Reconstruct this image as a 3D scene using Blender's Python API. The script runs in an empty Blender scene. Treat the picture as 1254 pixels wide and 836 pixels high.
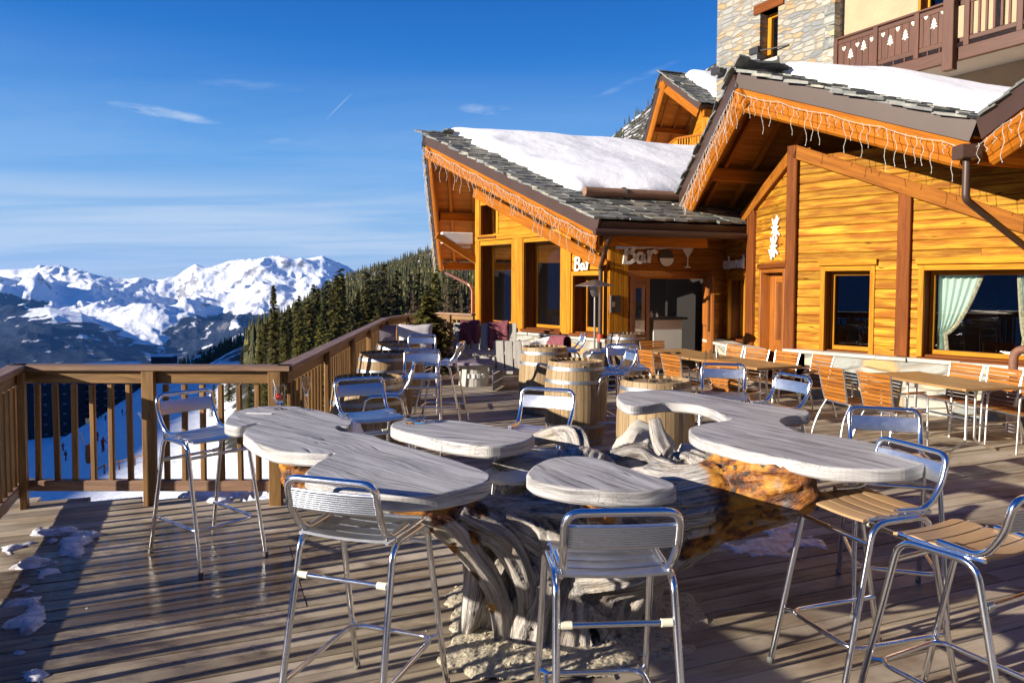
import bpy, math, random
import numpy as np
from mathutils import Vector, Matrix, noise
random.seed(7)
S = bpy.context.scene
COL = S.collection
V = Vector
rad = math.radians
# ------------------------------------------------------------ camera model (1254 px wide photograph)
FPX, HC, ROLL, PPY = 905.0, 1.75, 0.004, 387.7
PIT = math.atan(.045)
_f = V((0, math.cos(PIT), -math.sin(PIT))); _u0 = V((0, math.sin(PIT), math.cos(PIT))); _r0 = V((1, 0, 0))
_r = _r0*math.cos(ROLL) + _u0*math.sin(ROLL); _u = _u0*math.cos(ROLL) - _r0*math.sin(ROLL)
CAM = V((0, 0, HC))
def ray(px, py): return _f + _r*((px-627)/FPX) + _u*((PPY-py)/FPX)
def P(px, py, z=0.0):
    d = ray(px, py); return CAM + d*((z-HC)/d.z)
def PY(px, py, Y):
    d = ray(px, py); return CAM + d*(Y/d.y)
def setup_camera():
    cd = bpy.data.cameras.new('camera'); c = bpy.data.objects.new('camera', cd); COL.objects.link(c)
    m = Matrix((( _r.x, _u.x, -_f.x, 0), (_r.y, _u.y, -_f.y, 0), (_r.z, _u.z, -_f.z, HC), (0, 0, 0, 1)))
    c.matrix_world = m
    cd.sensor_width = 36; cd.lens = 36*FPX/1254; cd.shift_y = -(418-PPY)/1254
    cd.clip_start = .05; cd.clip_end = 40000
    S.camera = c
# ------------------------------------------------------------ tagging
def tag(o, label=None, cat=None, group=None, kind=None):
    if label: o['label'] = label
    if cat: o['category'] = cat
    if group: o['group'] = group
    if kind: o['kind'] = kind
    return o
def thing(name, label, cat, loc=(0, 0, 0), rz=0, group=None):
    o = bpy.data.objects.new(name, None); COL.objects.link(o)
    o.empty_display_size = .1
    o.location = loc; o.rotation_euler = (0, 0, rz)
    return tag(o, label, cat, group)
def copy_tree(o, loc, rz, label, parent=None):
    def rec(a, par):
        c = a.copy(); COL.objects.link(c)
        if par is not None: c.parent = par; 
        for ch in kids.get(a.name, ()): rec(ch, c)
        return c
    kids = {}
    for x in bpy.data.objects:
        if x.parent: kids.setdefault(x.parent.name, []).append(x)
    r = rec(o, parent); r.location = loc; r.rotation_euler = (0, 0, rz); r['label'] = label
    return r
# ------------------------------------------------------------ mesh builder
class MB:
    def __init__(s, M=None):
        s.v = []; s.f = []; s.uv = []; s.rn = []; s.mi = []; s.M = M; s.rnd = None; s.m = 0
    def _r(s): return random.random() if s.rnd is None else s.rnd
    def raw(s, vs, fs, uvs=None, r=None):
        b = len(s.v); r = s._r() if r is None else r
        for p in vs:
            p = V(p)
            if s.M is not None: p = s.M @ p
            s.v.append(tuple(p)); s.rn.append(r)
        for i, f in enumerate(fs):
            s.f.append([b+j for j in f]); s.mi.append(s.m)
            if uvs is None: s.uv.append([(vs[j][0]+r*7, vs[j][1]+vs[j][2]+r*5) for j in f])
            else: s.uv.append([(a+r*7, c+r*5) for a, c in uvs[i]])
    def box(s, c, sz, R=None, bev=0.0, taper=1.0):
        """box centre c, size sz, R a 3x3 rotation; bev chamfers the long edges; uv runs along the longest side"""
        c = V(c); hx, hy, hz = sz[0]/2, sz[1]/2, sz[2]/2
        ax = max(range(3), key=lambda i: sz[i]); o1, o2 = [i for i in range(3) if i != ax]
        h = (hx, hy, hz); b = min(bev, h[o1]*.9, h[o2]*.9)
        if b > 0: prof = [(-h[o1]+b, -h[o2]), (h[o1]-b, -h[o2]), (h[o1], -h[o2]+b), (h[o1], h[o2]-b), (h[o1]-b, h[o2]), (-h[o1]+b, h[o2]), (-h[o1], h[o2]-b), (-h[o1], -h[o2]+b)]
        else: prof = [(-h[o1], -h[o2]), (h[o1], -h[o2]), (h[o1], h[o2]), (-h[o1], h[o2])]
        n = len(prof); vs = []; 
        for k, t in ((-1, 1.0), (1, taper)):
            for a, d in prof:
                p = [0, 0, 0]; p[ax] = k*h[ax]; p[o1] = a*t; p[o2] = d*t
                p = V(p); vs.append(c + (R @ p if R is not None else p))
        L = 2*h[ax]; per = [0]
        for i in range(n):
            a, d = prof[i], prof[(i+1) % n]; per.append(per[-1]+math.hypot(a[0]-d[0], a[1]-d[1]))
        fs = []; uv = []
        flip = (ax == 1)
        for i in range(n):
            j = (i+1) % n
            f = [i, j, n+j, n+i]; u = [(0, per[i]), (0, per[i+1]), (L, per[i+1]), (L, per[i])]
            if flip: f.reverse(); u.reverse()
            fs.append(f); uv.append(u)
        e0 = list(range(n))[::-1]; e1 = list(range(n, 2*n)); 
        if flip: e0.reverse(); e1.reverse()
        for e in (e0, e1):
            fs.append(e); uv.append([(prof[k % n][0]*.3, prof[k % n][1]) for k in e])
        s.raw(vs, fs, uv)
    def beam(s, a, b, w, h, up=(0, 0, 1), bev=0.0, ext=0.0):
        """beam from a to b, w wide (horizontal), h tall"""
        a, b = V(a), V(b); d = (b-a); L = d.length; d.normalize()
        up = V(up); sd = d.cross(up)
        if sd.length < 1e-4: sd = d.cross(V((0, 1, 0)))
        sd.normalize(); up = sd.cross(d)
        R = Matrix((d, sd, up)).transposed()
        if R.determinant() < 0: R = Matrix((d, -sd, up)).transposed()
        s.box((a+b)/2, (L+2*ext, w, h), R, bev)
    def tube(s, pts, r, n=10, cap=True, closed=False):
        pts = [V(p) for p in pts]; N = len(pts)
        rs = r if isinstance(r, (list, tuple)) else [r]*N
        vs = []; fs = []; uv = []
        t0 = (pts[1]-pts[0]).normalized(); nrm = t0.orthogonal().normalized(); L = [0]
        for i in range(N):
            if closed: t = (pts[(i+1) % N]-pts[i-1]).normalized()
            elif i == 0: t = t0
            elif i == N-1: t = (pts[i]-pts[i-1]).normalized()
            else: t = (pts[i+1]-pts[i-1]).normalized()
            nrm = (nrm - t*nrm.dot(t)); 
            if nrm.length < 1e-6: nrm = t.orthogonal()
            nrm.normalize(); bn = t.cross(nrm)
            for k in range(n):
                a = 2*math.pi*k/n; vs.append(pts[i] + (nrm*math.cos(a)+bn*math.sin(a))*rs[i])
            if i: L.append(L[-1]+(pts[i]-pts[i-1]).length)
        M = N if closed else N-1
        for i in range(M):
            i2 = (i+1) % N
            for k in range(n):
                k2 = (k+1) % n
                fs.append([i*n+k, i*n+k2, i2*n+k2, i2*n+k])
                c = 2*math.pi*rs[i]; l2 = L[i2] if i2 > i else L[i]+.05
                uv.append([(L[i], k/n*c), (L[i], (k+1)/n*c), (l2, (k+1)/n*c), (l2, k/n*c)])
        if cap and not closed:
            fs.append(list(range(n))[::-1]); uv.append([(0, k*.01) for k in range(n)])
            fs.append([(N-1)*n+k for k in range(n)]); uv.append([(0, k*.01) for k in range(n)])
        s.raw(vs, fs, uv)
    def lathe(s, prof, c=(0, 0, 0), n=32, arc=None):
        """prof list of (r, z)"""
        c = V(c); vs = []; fs = []; uv = []
        for r, z in prof:
            for k in range(n):
                a = 2*math.pi*k/n; vs.append(c+V((r*math.cos(a), r*math.sin(a), z)))
        l = 0
        for i in range(len(prof)-1):
            dl = math.hypot(prof[i+1][0]-prof[i][0], prof[i+1][1]-prof[i][1])
            for k in range(n):
                k2 = (k+1) % n; fs.append([i*n+k, i*n+k2, (i+1)*n+k2, (i+1)*n+k])
                R = max(prof[i][0], .05); a0, a1 = 2*math.pi*k/n*R, 2*math.pi*(k+1)/n*R
                uv.append([(l, a0), (l, a1), (l+dl, a1), (l+dl, a0)])
            l += dl
        s.raw(vs, fs, uv)
    def prism(s, poly, z0, z1, ang=0.0, cham=0.0):
        """closed polygon (x, y) list extruded from z0 to z1, uv rotated by ang (grain direction)"""
        n = len(poly); A = sum(poly[i][0]*poly[(i+1) % n][1]-poly[(i+1) % n][0]*poly[i][1] for i in range(n))
        if A < 0: poly = poly[::-1]
        ca, sa = math.cos(ang), math.sin(ang)
        rings = [(0, z0), (0, z1)]
        if cham: rings = [(cham, z0), (0, z0+cham), (0, z1-cham), (cham*.35, z1-cham*.3), (cham, z1)]
        P2 = [V((p[0], p[1])) for p in poly]; nm = []
        for i in range(n):
            t = (P2[(i+1) % n]-P2[i-1]); t = t.normalized() if t.length > 1e-9 else V((1, 0)); nm.append(V((-t.y, t.x)))
        vs = []
        for ins, z in rings:
            for i in range(n):
                q = P2[i]+nm[i]*ins; vs.append((q.x, q.y, z))
        def u(p): return (p[0]*ca+p[1]*sa, -p[0]*sa+p[1]*ca)
        fs = []; uv = []; l = [0]
        for i in range(n): l.append(l[-1]+(P2[(i+1) % n]-P2[i]).length)
        for k in range(len(rings)-1):
            for i in range(n):
                j = (i+1) % n; a = [k*n+i, k*n+j, (k+1)*n+j, (k+1)*n+i]; fs.append(a)
                uv.append([(l[i], vs[a[0]][2]), (l[i+1], vs[a[1]][2]), (l[i+1], vs[a[2]][2]), (l[i], vs[a[3]][2])])
        top = [(len(rings)-1)*n+i for i in range(n)]; bot = [i for i in range(n)][::-1]
        fs += [top, bot]; uv += [[u(vs[i]) for i in top], [u(vs[i]) for i in bot]]
        s.raw(vs, fs, uv)
    def build(s, name, mat, parent=None, smooth=False, sharp=None):
        me = bpy.data.meshes.new(name); me.from_pydata(s.v, [], s.f)
        uvl = me.uv_layers.new(name='UVMap')
        flat = np.array([c for f in s.uv for p in f for c in p], dtype=np.float32); uvl.data.foreach_set('uv', flat)
        at = me.attributes.new('rnd', 'FLOAT', 'POINT'); at.data.foreach_set('value', np.array(s.rn, dtype=np.float32))
        for m in (mat if isinstance(mat, (list, tuple)) else [mat]): me.materials.append(m)
        me.polygons.foreach_set('material_index', s.mi)
        if smooth:
            me.polygons.foreach_set('use_smooth', [True]*len(me.polygons))
            me.validate(); me.set_sharp_from_angle(angle=rad(sharp or 40))
        else: me.validate()
        me.update()
        o = bpy.data.objects.new(name, me); COL.objects.link(o)
        if parent is not None: o.parent = parent
        return o
def fillet(pts, r, n=6):
    pts = [V(p) for p in pts]; out = [pts[0]]
    for i in range(1, len(pts)-1):
        a, b, c = pts[i-1], pts[i], pts[i+1]
        d1, d2 = (a-b), (c-b); l = min(r[i] if isinstance(r, dict) and i in r else (r if not isinstance(r, dict) else .03), d1.length*.49, d2.length*.49)
        p1, p2 = b+d1.normalized()*l, b+d2.normalized()*l
        for k in range(n+1):
            t = k/n; out.append(p1*(1-t)**2+b*2*t*(1-t)+p2*t*t)
    out.append(pts[-1]); return out
def spline(pts, n=6, closed=False):
    """Catmull-Rom through points (2D or 3D)"""
    pts = [V(p) for p in pts]; N = len(pts); out = []
    M = N if closed else N-1
    for i in range(M):
        g = (lambda k: pts[k % N]) if closed else (lambda k: pts[max(0, min(N-1, k))])
        p0, p1, p2, p3 = g(i-1), g(i), g(i+1), g(i+2)
        for k in range(n):
            t = k/n; out.append(.5*((2*p1)+(p2-p0)*t+(2*p0-5*p1+4*p2-p3)*t*t+(-p0+3*p1-3*p2+p3)*t**3))
    if not closed: out.append(pts[-1])
    return out
# ------------------------------------------------------------ materials
def nt(name):
    m = bpy.data.materials.new(name); m.use_nodes = True; t = m.node_tree
    b = t.nodes['Principled BSDF']; return m, t, b
def N_(t, typ, **kw):
    n = t.nodes.new(typ)
    for k, v in kw.items():
        if k.startswith('i_'):
            k = k[2:]; k = int(k) if k.isdigit() else k.replace('_', ' ')
            n.inputs[k].default_value = v
        else: setattr(n, k, v)
    return n
def L_(t, a, b): t.links.new(a, b)
def ramp(t, fac, stops, interp='LINEAR'):
    r = t.nodes.new('ShaderNodeValToRGB'); r.color_ramp.interpolation = interp
    e = r.color_ramp.elements
    while len(e) < len(stops): e.new(.5)
    for i, (p, c) in enumerate(stops):
        e[i].position = p; e[i].color = (c[0], c[1], c[2], 1) if not isinstance(c, (int, float)) else (c, c, c, 1)
    L_(t, fac, r.inputs[0]); return r.outputs[0]
def mixc(t, f, a, b, mode='MIX'):
    m = t.nodes.new('ShaderNodeMix'); m.data_type = 'RGBA'; m.blend_type = mode
    for k_, s_, v in ((0, m.inputs[0], f), (1, m.inputs[6], a), (2, m.inputs[7], b)):
        if hasattr(v, 'links'): L_(t, v, s_)
        elif isinstance(v, (int, float)): s_.default_value = v if k_ == 0 else (v, v, v, 1)
        else: s_.default_value = (*v, 1)
    return m.outputs[2]
def mth(t, op, a, b=None, clamp=False):
    m = t.nodes.new('ShaderNodeMath'); m.operation = op; m.use_clamp = clamp
    for i, v in enumerate((a, b)):
        if v is None: continue
        if hasattr(v, 'links'): L_(t, v, m.inputs[i])
        else: m.inputs[i].default_value = v
    return m.outputs[0]
def vecmap(t, src, scale, off=None):
    m = t.nodes.new('ShaderNodeMapping'); L_(t, src, m.inputs[0]); m.inputs['Scale'].default_value = scale
    if off is not None: L_(t, off, m.inputs['Location'])
    return m.outputs[0]
def noise_(t, vec, scale=1, detail=4, rough=.55, dist=0.0):
    n = N_(t, 'ShaderNodeTexNoise'); L_(t, vec, n.inputs['Vector'])
    n.inputs['Scale'].default_value = scale; n.inputs['Detail'].default_value = detail
    n.inputs['Roughness'].default_value = rough; n.inputs['Distortion'].default_value = dist
    return n.outputs[0]
def bump(t, b, h, st=.3, dist=.01):
    n = N_(t, 'ShaderNodeBump'); n.inputs['Strength'].default_value = st; n.inputs['Distance'].default_value = dist
    L_(t, h, n.inputs['Height']); L_(t, n.outputs[0], b.inputs['Normal']); return n
def attr(t, name):
    n = N_(t, 'ShaderNodeAttribute'); n.attribute_name = name; return n
def plain(name, c, rough=.6, metal=0.0, nz=0.0, scale=8.0, spec=None, bmp=0.0):
    m, t, b = nt(name); b.inputs['Roughness'].default_value = rough; b.inputs['Metallic'].default_value = metal
    if spec is not None: b.inputs['Specular IOR Level'].default_value = spec
    b.inputs['Base Color'].default_value = (*c, 1)
    if nz or bmp:
        tc = N_(t, 'ShaderNodeTexCoord'); n = noise_(t, tc.outputs['Object'], scale, 5)
        if nz:
            col = ramp(t, n, [(.3, [x*(1-nz) for x in c]), (.7, [min(1, x*(1+nz)) for x in c])])
            L_(t, col, b.inputs['Base Color'])
        if bmp: bump(t, b, n, bmp, .01)
    return m
def wood(name, light, dark, rough=.6, gs=1.0, knots=.5, var=.25, bmp=.25, grey=None, stain=None, spec=.4, mot=(.7, 1.6), kn=(.045, .13)):
    """wood with the grain along the UV u axis; every board has its own tone (rnd)"""
    m, t, b = nt(name)
    uv = N_(t, 'ShaderNodeUVMap'); uv = uv.outputs[0]
    rn = attr(t, 'rnd').outputs['Fac']
    tc = N_(t, 'ShaderNodeTexCoord').outputs['Object']
    warp = noise_(t, vecmap(t, uv, (1.2, 5, 1)), 1.3, 2)
    cb = N_(t, 'ShaderNodeCombineXYZ'); L_(t, mth(t, 'MULTIPLY', warp, .12), cb.inputs[1]); L_(t, mth(t, 'MULTIPLY', rn, 9), cb.inputs[2])
    va = N_(t, 'ShaderNodeVectorMath', operation='ADD'); L_(t, uv, va.inputs[0]); L_(t, cb.outputs[0], va.inputs[1])
    g1 = noise_(t, vecmap(t, va.outputs[0], (1.6*gs, 26*gs, 1)), 1, 4, .6)
    g2 = noise_(t, vecmap(t, va.outputs[0], (5*gs, 160*gs, 1)), 1, 3, .7)
    g = mth(t, 'ADD', mth(t, 'MULTIPLY', g1, .7), mth(t, 'MULTIPLY', g2, .3))
    c = ramp(t, g, [(.32, dark), (.52, [(a+d)/2*1.05 for a, d in zip(light, dark)]), (.66, light)])
    big = noise_(t, vecmap(t, uv, (*mot, 1)), 1.5, 4)
    if grey: c = mixc(t, ramp(t, big, [(.42, 0.0), (.62, 1.0)]), c, grey)
    if knots:
        vo = N_(t, 'ShaderNodeTexVoronoi'); L_(t, vecmap(t, va.outputs[0], (1.5, 7, 1)), vo.inputs['Vector']); vo.inputs['Scale'].default_value = 1.6
        k = ramp(t, vo.outputs['Distance'], [(kn[0], 1.0), (kn[1], 0.0)])
        c = mixc(t, mth(t, 'MULTIPLY', k, knots), c, [x*.32 for x in dark])
    tone = mth(t, 'ADD', mth(t, 'MULTIPLY', rn, 2*var), 1-var)
    c = mixc(t, 1.0, c, tone, 'MULTIPLY')
    if stain:
        sn = noise_(t, tc, stain[1], 5, .6)
        c = mixc(t, ramp(t, sn, [(.5, 0.0), (.64, stain[2])]), c, stain[0])
    L_(t, c, b.inputs['Base Color'])
    b.inputs['Roughness'].default_value = rough; b.inputs['Specular IOR Level'].default_value = spec
    bump(t, b, g, bmp, .006)
    return m
M = {}
M['deck'] = wood('deck_wood', (.47, .385, .27), (.12, .092, .06), .8, .7, .5, .30, .8, grey=(.40, .34, .27), stain=((.12, .08, .055), .9, .7), spec=.25)
def tune_deck():
    t = M['deck'].node_tree; b = t.nodes['Principled BSDF']
    tc = N_(t, 'ShaderNodeTexCoord').outputs['Object']
    n = noise_(t, tc, .7, 4, .6); w = ramp(t, n, [(.44, .85), (.62, .5)]); 
    mp = N_(t, 'ShaderNodeVectorMath', operation='DISTANCE'); L_(t, tc, mp.inputs[0]); mp.inputs[1].default_value = (-2.0, 4.3, 0)
    nn = noise_(t, vecmap(t, tc, (1.3, 2.6, 1)), 1.2, 5, .65)
    wet = mth(t, 'ADD', mth(t, 'MULTIPLY', mp.outputs['Value'], .42), mth(t, 'MULTIPLY', mth(t, 'SUBTRACT', nn, .5), 1.5)); wet = ramp(t, wet, [(.28, 1.0), (.5, 0.0)])
    src = b.inputs['Base Color'].links[0].from_socket; L_(t, mixc(t, wet, src, mixc(t, 1.0, src, (.42, .38, .36), 'MULTIPLY')), b.inputs['Base Color'])
    L_(t, mixc(t, wet, w, .16), b.inputs['Roughness'])
tune_deck()
M['rail'] = wood('rail_wood', (.27, .145, .040), (.085, .038, .010), .6, 1.0, .5, .2, .3)
M['rail_cap'] = wood('rail_cap_wood', (.27, .165, .105), (.11, .06, .036), .55, 1.0, .4, .15, .3)
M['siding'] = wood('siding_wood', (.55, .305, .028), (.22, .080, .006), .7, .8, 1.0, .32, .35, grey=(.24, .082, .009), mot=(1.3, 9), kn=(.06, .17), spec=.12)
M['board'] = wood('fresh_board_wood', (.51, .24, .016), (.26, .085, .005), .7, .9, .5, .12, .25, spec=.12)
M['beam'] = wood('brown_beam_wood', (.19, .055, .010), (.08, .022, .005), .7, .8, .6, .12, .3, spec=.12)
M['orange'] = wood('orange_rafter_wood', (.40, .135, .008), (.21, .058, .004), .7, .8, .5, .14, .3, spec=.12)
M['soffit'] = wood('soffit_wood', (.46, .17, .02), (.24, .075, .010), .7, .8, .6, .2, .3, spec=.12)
M['door'] = wood('door_wood', (.34, .12, .018), (.18, .05, .008), .4, .9, .3, .1, .2)
M['balcony'] = wood('balcony_wood', (.105, .035, .016), (.05, .017, .008), .5, .9, .3, .15, .3)
M['barrel'] = wood('oak_stave_wood', (.36, .26, .14), (.19, .125, .06), .6, 1.0, .35, .16, .3, stain=((.22, .12, .05), 2.5, .5))
M['barrel_dark'] = wood('dark_stave_wood', (.16, .11, .07), (.07, .045, .03), .45, 1.0, .2, .2, .3)
M['teak'] = wood('teak_slat_wood', (.38, .145, .018), (.18, .055, .008), .5, 1.2, .2, .22, .2)
M['teaktop'] = wood('teak_top_wood', (.36, .215, .085), (.22, .12, .045), .45, 1.2, .2, .12, .2)
M['seatwood'] = wood('bent_slat_wood', (.40, .26, .14), (.28, .17, .09), .35, 1.5, 0, .05, .1)
M['pallet'] = wood('whitewashed_wood', (.46, .44, .40), (.28, .26, .24), .7, 1.0, .3, .12, .3)
def weathered(name):
    m, t, b = nt(name)
    uv = N_(t, 'ShaderNodeUVMap').outputs[0]; rn = attr(t, 'rnd').outputs['Fac']
    tc = N_(t, 'ShaderNodeTexCoord').outputs['Object']
    warp = noise_(t, vecmap(t, uv, (.8, 2, 1)), 1.5, 2)
    cb = N_(t, 'ShaderNodeCombineXYZ'); L_(t, mth(t, 'MULTIPLY', warp, .2), cb.inputs[1]); L_(t, mth(t, 'MULTIPLY', rn, 9), cb.inputs[2])
    va = N_(t, 'ShaderNodeVectorMath', operation='ADD'); L_(t, uv, va.inputs[0]); L_(t, cb.outputs[0], va.inputs[1])
    g1 = noise_(t, vecmap(t, va.outputs[0], (1.1, 17, 1)), 1, 5, .7)
    g2 = noise_(t, vecmap(t, va.outputs[0], (4, 120, 1)), 1, 3, .7)
    g = mth(t, 'ADD', mth(t, 'MULTIPLY', g1, .55), mth(t, 'MULTIPLY', g2, .45))
    c = ramp(t, g, [(.36, (.08, .076, .076)), (.46, (.25, .244, .25)), (.60, (.52, .51, .51))])
    big = noise_(t, tc, 2.2, 4); c = mixc(t, ramp(t, big, [(.4, 0.0), (.7, .6)]), c, (.48, .46, .43))
    vo = N_(t, 'ShaderNodeTexVoronoi', feature='DISTANCE_TO_EDGE'); vo.inputs['Scale'].default_value = 1
    nz = noise_(t, tc, 9, 3); mx = mixc(t, .07, tc, N_(t, 'ShaderNodeTexNoise').outputs[1])
    wv = N_(t, 'ShaderNodeTexNoise'); wv.inputs['Scale'].default_value = 7; L_(t, tc, wv.inputs['Vector'])
    wa = N_(t, 'ShaderNodeVectorMath', operation='MULTIPLY_ADD'); L_(t, wv.outputs[1], wa.inputs[0]); wa.inputs[1].default_value = (.13, .13, .13); L_(t, tc, wa.inputs[2])
    L_(t, vecmap(t, wa.outputs[0], (27, 27, 24)), vo.inputs['Vector'])
    geo = N_(t, 'ShaderNodeNewGeometry'); sp = N_(t, 'ShaderNodeSeparateXYZ'); L_(t, geo.outputs['Normal'], sp.inputs[0])
    side = ramp(t, mth(t, 'ABSOLUTE', sp.outputs[2]), [(.5, 1.0), (.95, 0.0)])
    cr = ramp(t, vo.outputs['Distance'], [(0.0, .8), (.022, 0.0)])
    msk = ramp(t, noise_(t, tc, 3.1, 2), [(.50, 0.0), (.60, 1.0)])
    crk = mth(t, 'MULTIPLY', mth(t, 'MULTIPLY', cr, side), msk)
    lc = noise_(t, vecmap(t, va.outputs[0], (.7, 13, 1)), 1, 2, .4)
    lcr = ramp(t, mth(t, 'ABSOLUTE', mth(t, 'SUBTRACT', lc, .5)), [(0.0, 1.0), (.010, 0.0)])
    lcr = mth(t, 'MULTIPLY', mth(t, 'MULTIPLY', lcr, mth(t, 'SUBTRACT', 1.0, side)), ramp(t, noise_(t, tc, 1.9, 2), [(.47, 0.0), (.55, 1.0)]))
    su = N_(t, 'ShaderNodeSeparateXYZ'); L_(t, va.outputs[0], su.inputs[0]); fr = mth(t, 'FRACT', mth(t, 'DIVIDE', su.outputs[1], .17))
    jn = mth(t, 'MULTIPLY', mth(t, 'LESS_THAN', fr, .022), mth(t, 'SUBTRACT', 1.0, side))
    ck = mth(t, 'MAXIMUM', mth(t, 'MAXIMUM', crk, lcr), mth(t, 'MULTIPLY', jn, .7))
    c = mixc(t, mth(t, 'MULTIPLY', ck, .85), c, (.06, .05, .045))
    L_(t, c, b.inputs['Base Color']); b.inputs['Roughness'].default_value = .62
    h = mth(t, 'SUBTRACT', g, mth(t, 'MULTIPLY', ck, .9)); bump(t, b, h, .5, .008)
    return m
M['weathered'] = weathered('weathered_table_wood')
def alu(name, rough=.16, c=(.84, .85, .87)):
    m, t, b = nt(name); b.inputs['Metallic'].default_value = 1; b.inputs['Base Color'].default_value = (*c, 1)
    tc = N_(t, 'ShaderNodeTexCoord').outputs['Object']; n = noise_(t, tc, 30, 4)
    L_(t, ramp(t, n, [(.3, rough*.92), (.7, rough*1.12)]), b.inputs['Roughness']); return m
M['alu'] = alu('polished_aluminium', .15)
M['alu_satin'] = alu('satin_aluminium', .34, (.60, .63, .68))
M['alu_frame'] = alu('brushed_aluminium_frame', .35, (.72, .73, .74))
M['steel_hoop'] = alu('galvanised_hoop', .5, (.34, .37, .41))
M['tape'] = plain('cream_tape', (.70, .68, .52), .5)
M['rubber'] = plain('grey_rubber', (.12, .12, .12), .8)
M['blanket'] = plain('burgundy_fleece', (.16, .045, .06), .95, nz=.35, scale=25, bmp=.4)
M['cushion'] = plain('grey_cushion_cloth', (.44, .42, .43), .9, nz=.1, scale=12, bmp=.2)
M['cushion_dark'] = plain('mauve_grey_cloth', (.20, .17, .21), .9, nz=.1, scale=12)
M['brown_metal'] = plain('brown_painted_metal', (.050, .027, .020), .45, nz=.12, scale=3)
M['copper'] = plain('copper_pipe', (.45, .2, .13), .35, .8)
M['white'] = plain('white_painted_board', (.80, .80, .78), .5)
M['white_dull'] = plain('off_white_plastic', (.72, .71, .68), .5, nz=.05)
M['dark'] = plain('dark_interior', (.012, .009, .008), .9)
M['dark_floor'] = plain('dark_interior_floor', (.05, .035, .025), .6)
M['black'] = plain('black_metal', (.02, .02, .022), .4)
M['red'] = plain('red_painted_metal', (.45, .05, .02), .5)
M['heater'] = plain('steel_heater', (.35, .34, .33), .35, .9)
M['wire'] = plain('white_light_cable', (.46, .44, .40), .5)
M['curtain'] = plain('pale_mint_curtain', (.42, .52, .46), .9, nz=.05, scale=3)
M['trim'] = plain('patterned_curtain_trim', (.34, .30, .20), .9, nz=.6, scale=30)
M['counter'] = plain('white_counter_panel', (.86, .90, .86), .45)
M['plaster'] = plain('sand_plaster', (.38, .275, .17), .9, nz=.08, scale=2, bmp=0)
def add_plaster():
    t = M['plaster'].node_tree; b = t.nodes['Principled BSDF']; tc = N_(t, 'ShaderNodeTexCoord').outputs['Object']
    bump(t, b, noise_(t, tc, 11, 3), .7, .03)
add_plaster()
M['slab'] = plain('pale_concrete_slab', (.60, .57, .54), .85, nz=.06, scale=2)
def snow(name, sp=.6):
    m, t, b = nt(name); tc = N_(t, 'ShaderNodeTexCoord').outputs['Object']
    b.inputs['Base Color'].default_value = (.86, .88, .92, 1); b.inputs['Roughness'].default_value = .55
    b.inputs['Subsurface Weight'].default_value = 0
    bump(t, b, mth(t, 'ADD', noise_(t, tc, 1.4, 3, .5), mth(t, 'MULTIPLY', noise_(t, tc, 24, 5, .7), .14)), .5, .12)
    return m
M['snow'] = snow('roof_snow')
def icy(name):
    m, t, b = nt(name); tc = N_(t, 'ShaderNodeTexCoord').outputs['Object']
    n = noise_(t, tc, 9, 6, .7); L_(t, ramp(t, n, [(.35, (.35, .28, .26)), (.5, (.62, .62, .66)), (.7, (.86, .88, .92))]), b.inputs['Base Color'])
    L_(t, ramp(t, n, [(.4, .12), (.7, .5)]), b.inputs['Roughness']); bump(t, b, n, .8, .03); return m
M['ice'] = icy('melting_snow_crust')
def slate(name):
    m, t, b = nt(name); rn = attr(t, 'rnd').outputs['Fac']; tc = N_(t, 'ShaderNodeTexCoord').outputs['Object']
    n = noise_(t, tc, 6, 6, .65)
    c = ramp(t, n, [(.3, (.07, .075, .075)), (.55, (.17, .18, .175)), (.75, (.30, .30, .27))])
    c = mixc(t, 1.0, c, ramp(t, rn, [(0, (.5, .5, .5)), (.6, (1.0, 1.0, .95)), (1, (1.5, 1.35, 1.1))]), 'MULTIPLY')
    L_(t, c, b.inputs['Base Color']); b.inputs['Roughness'].default_value = .6; bump(t, b, n, .6, .02); return m
M['slate'] = slate('rough_slate')
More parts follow.
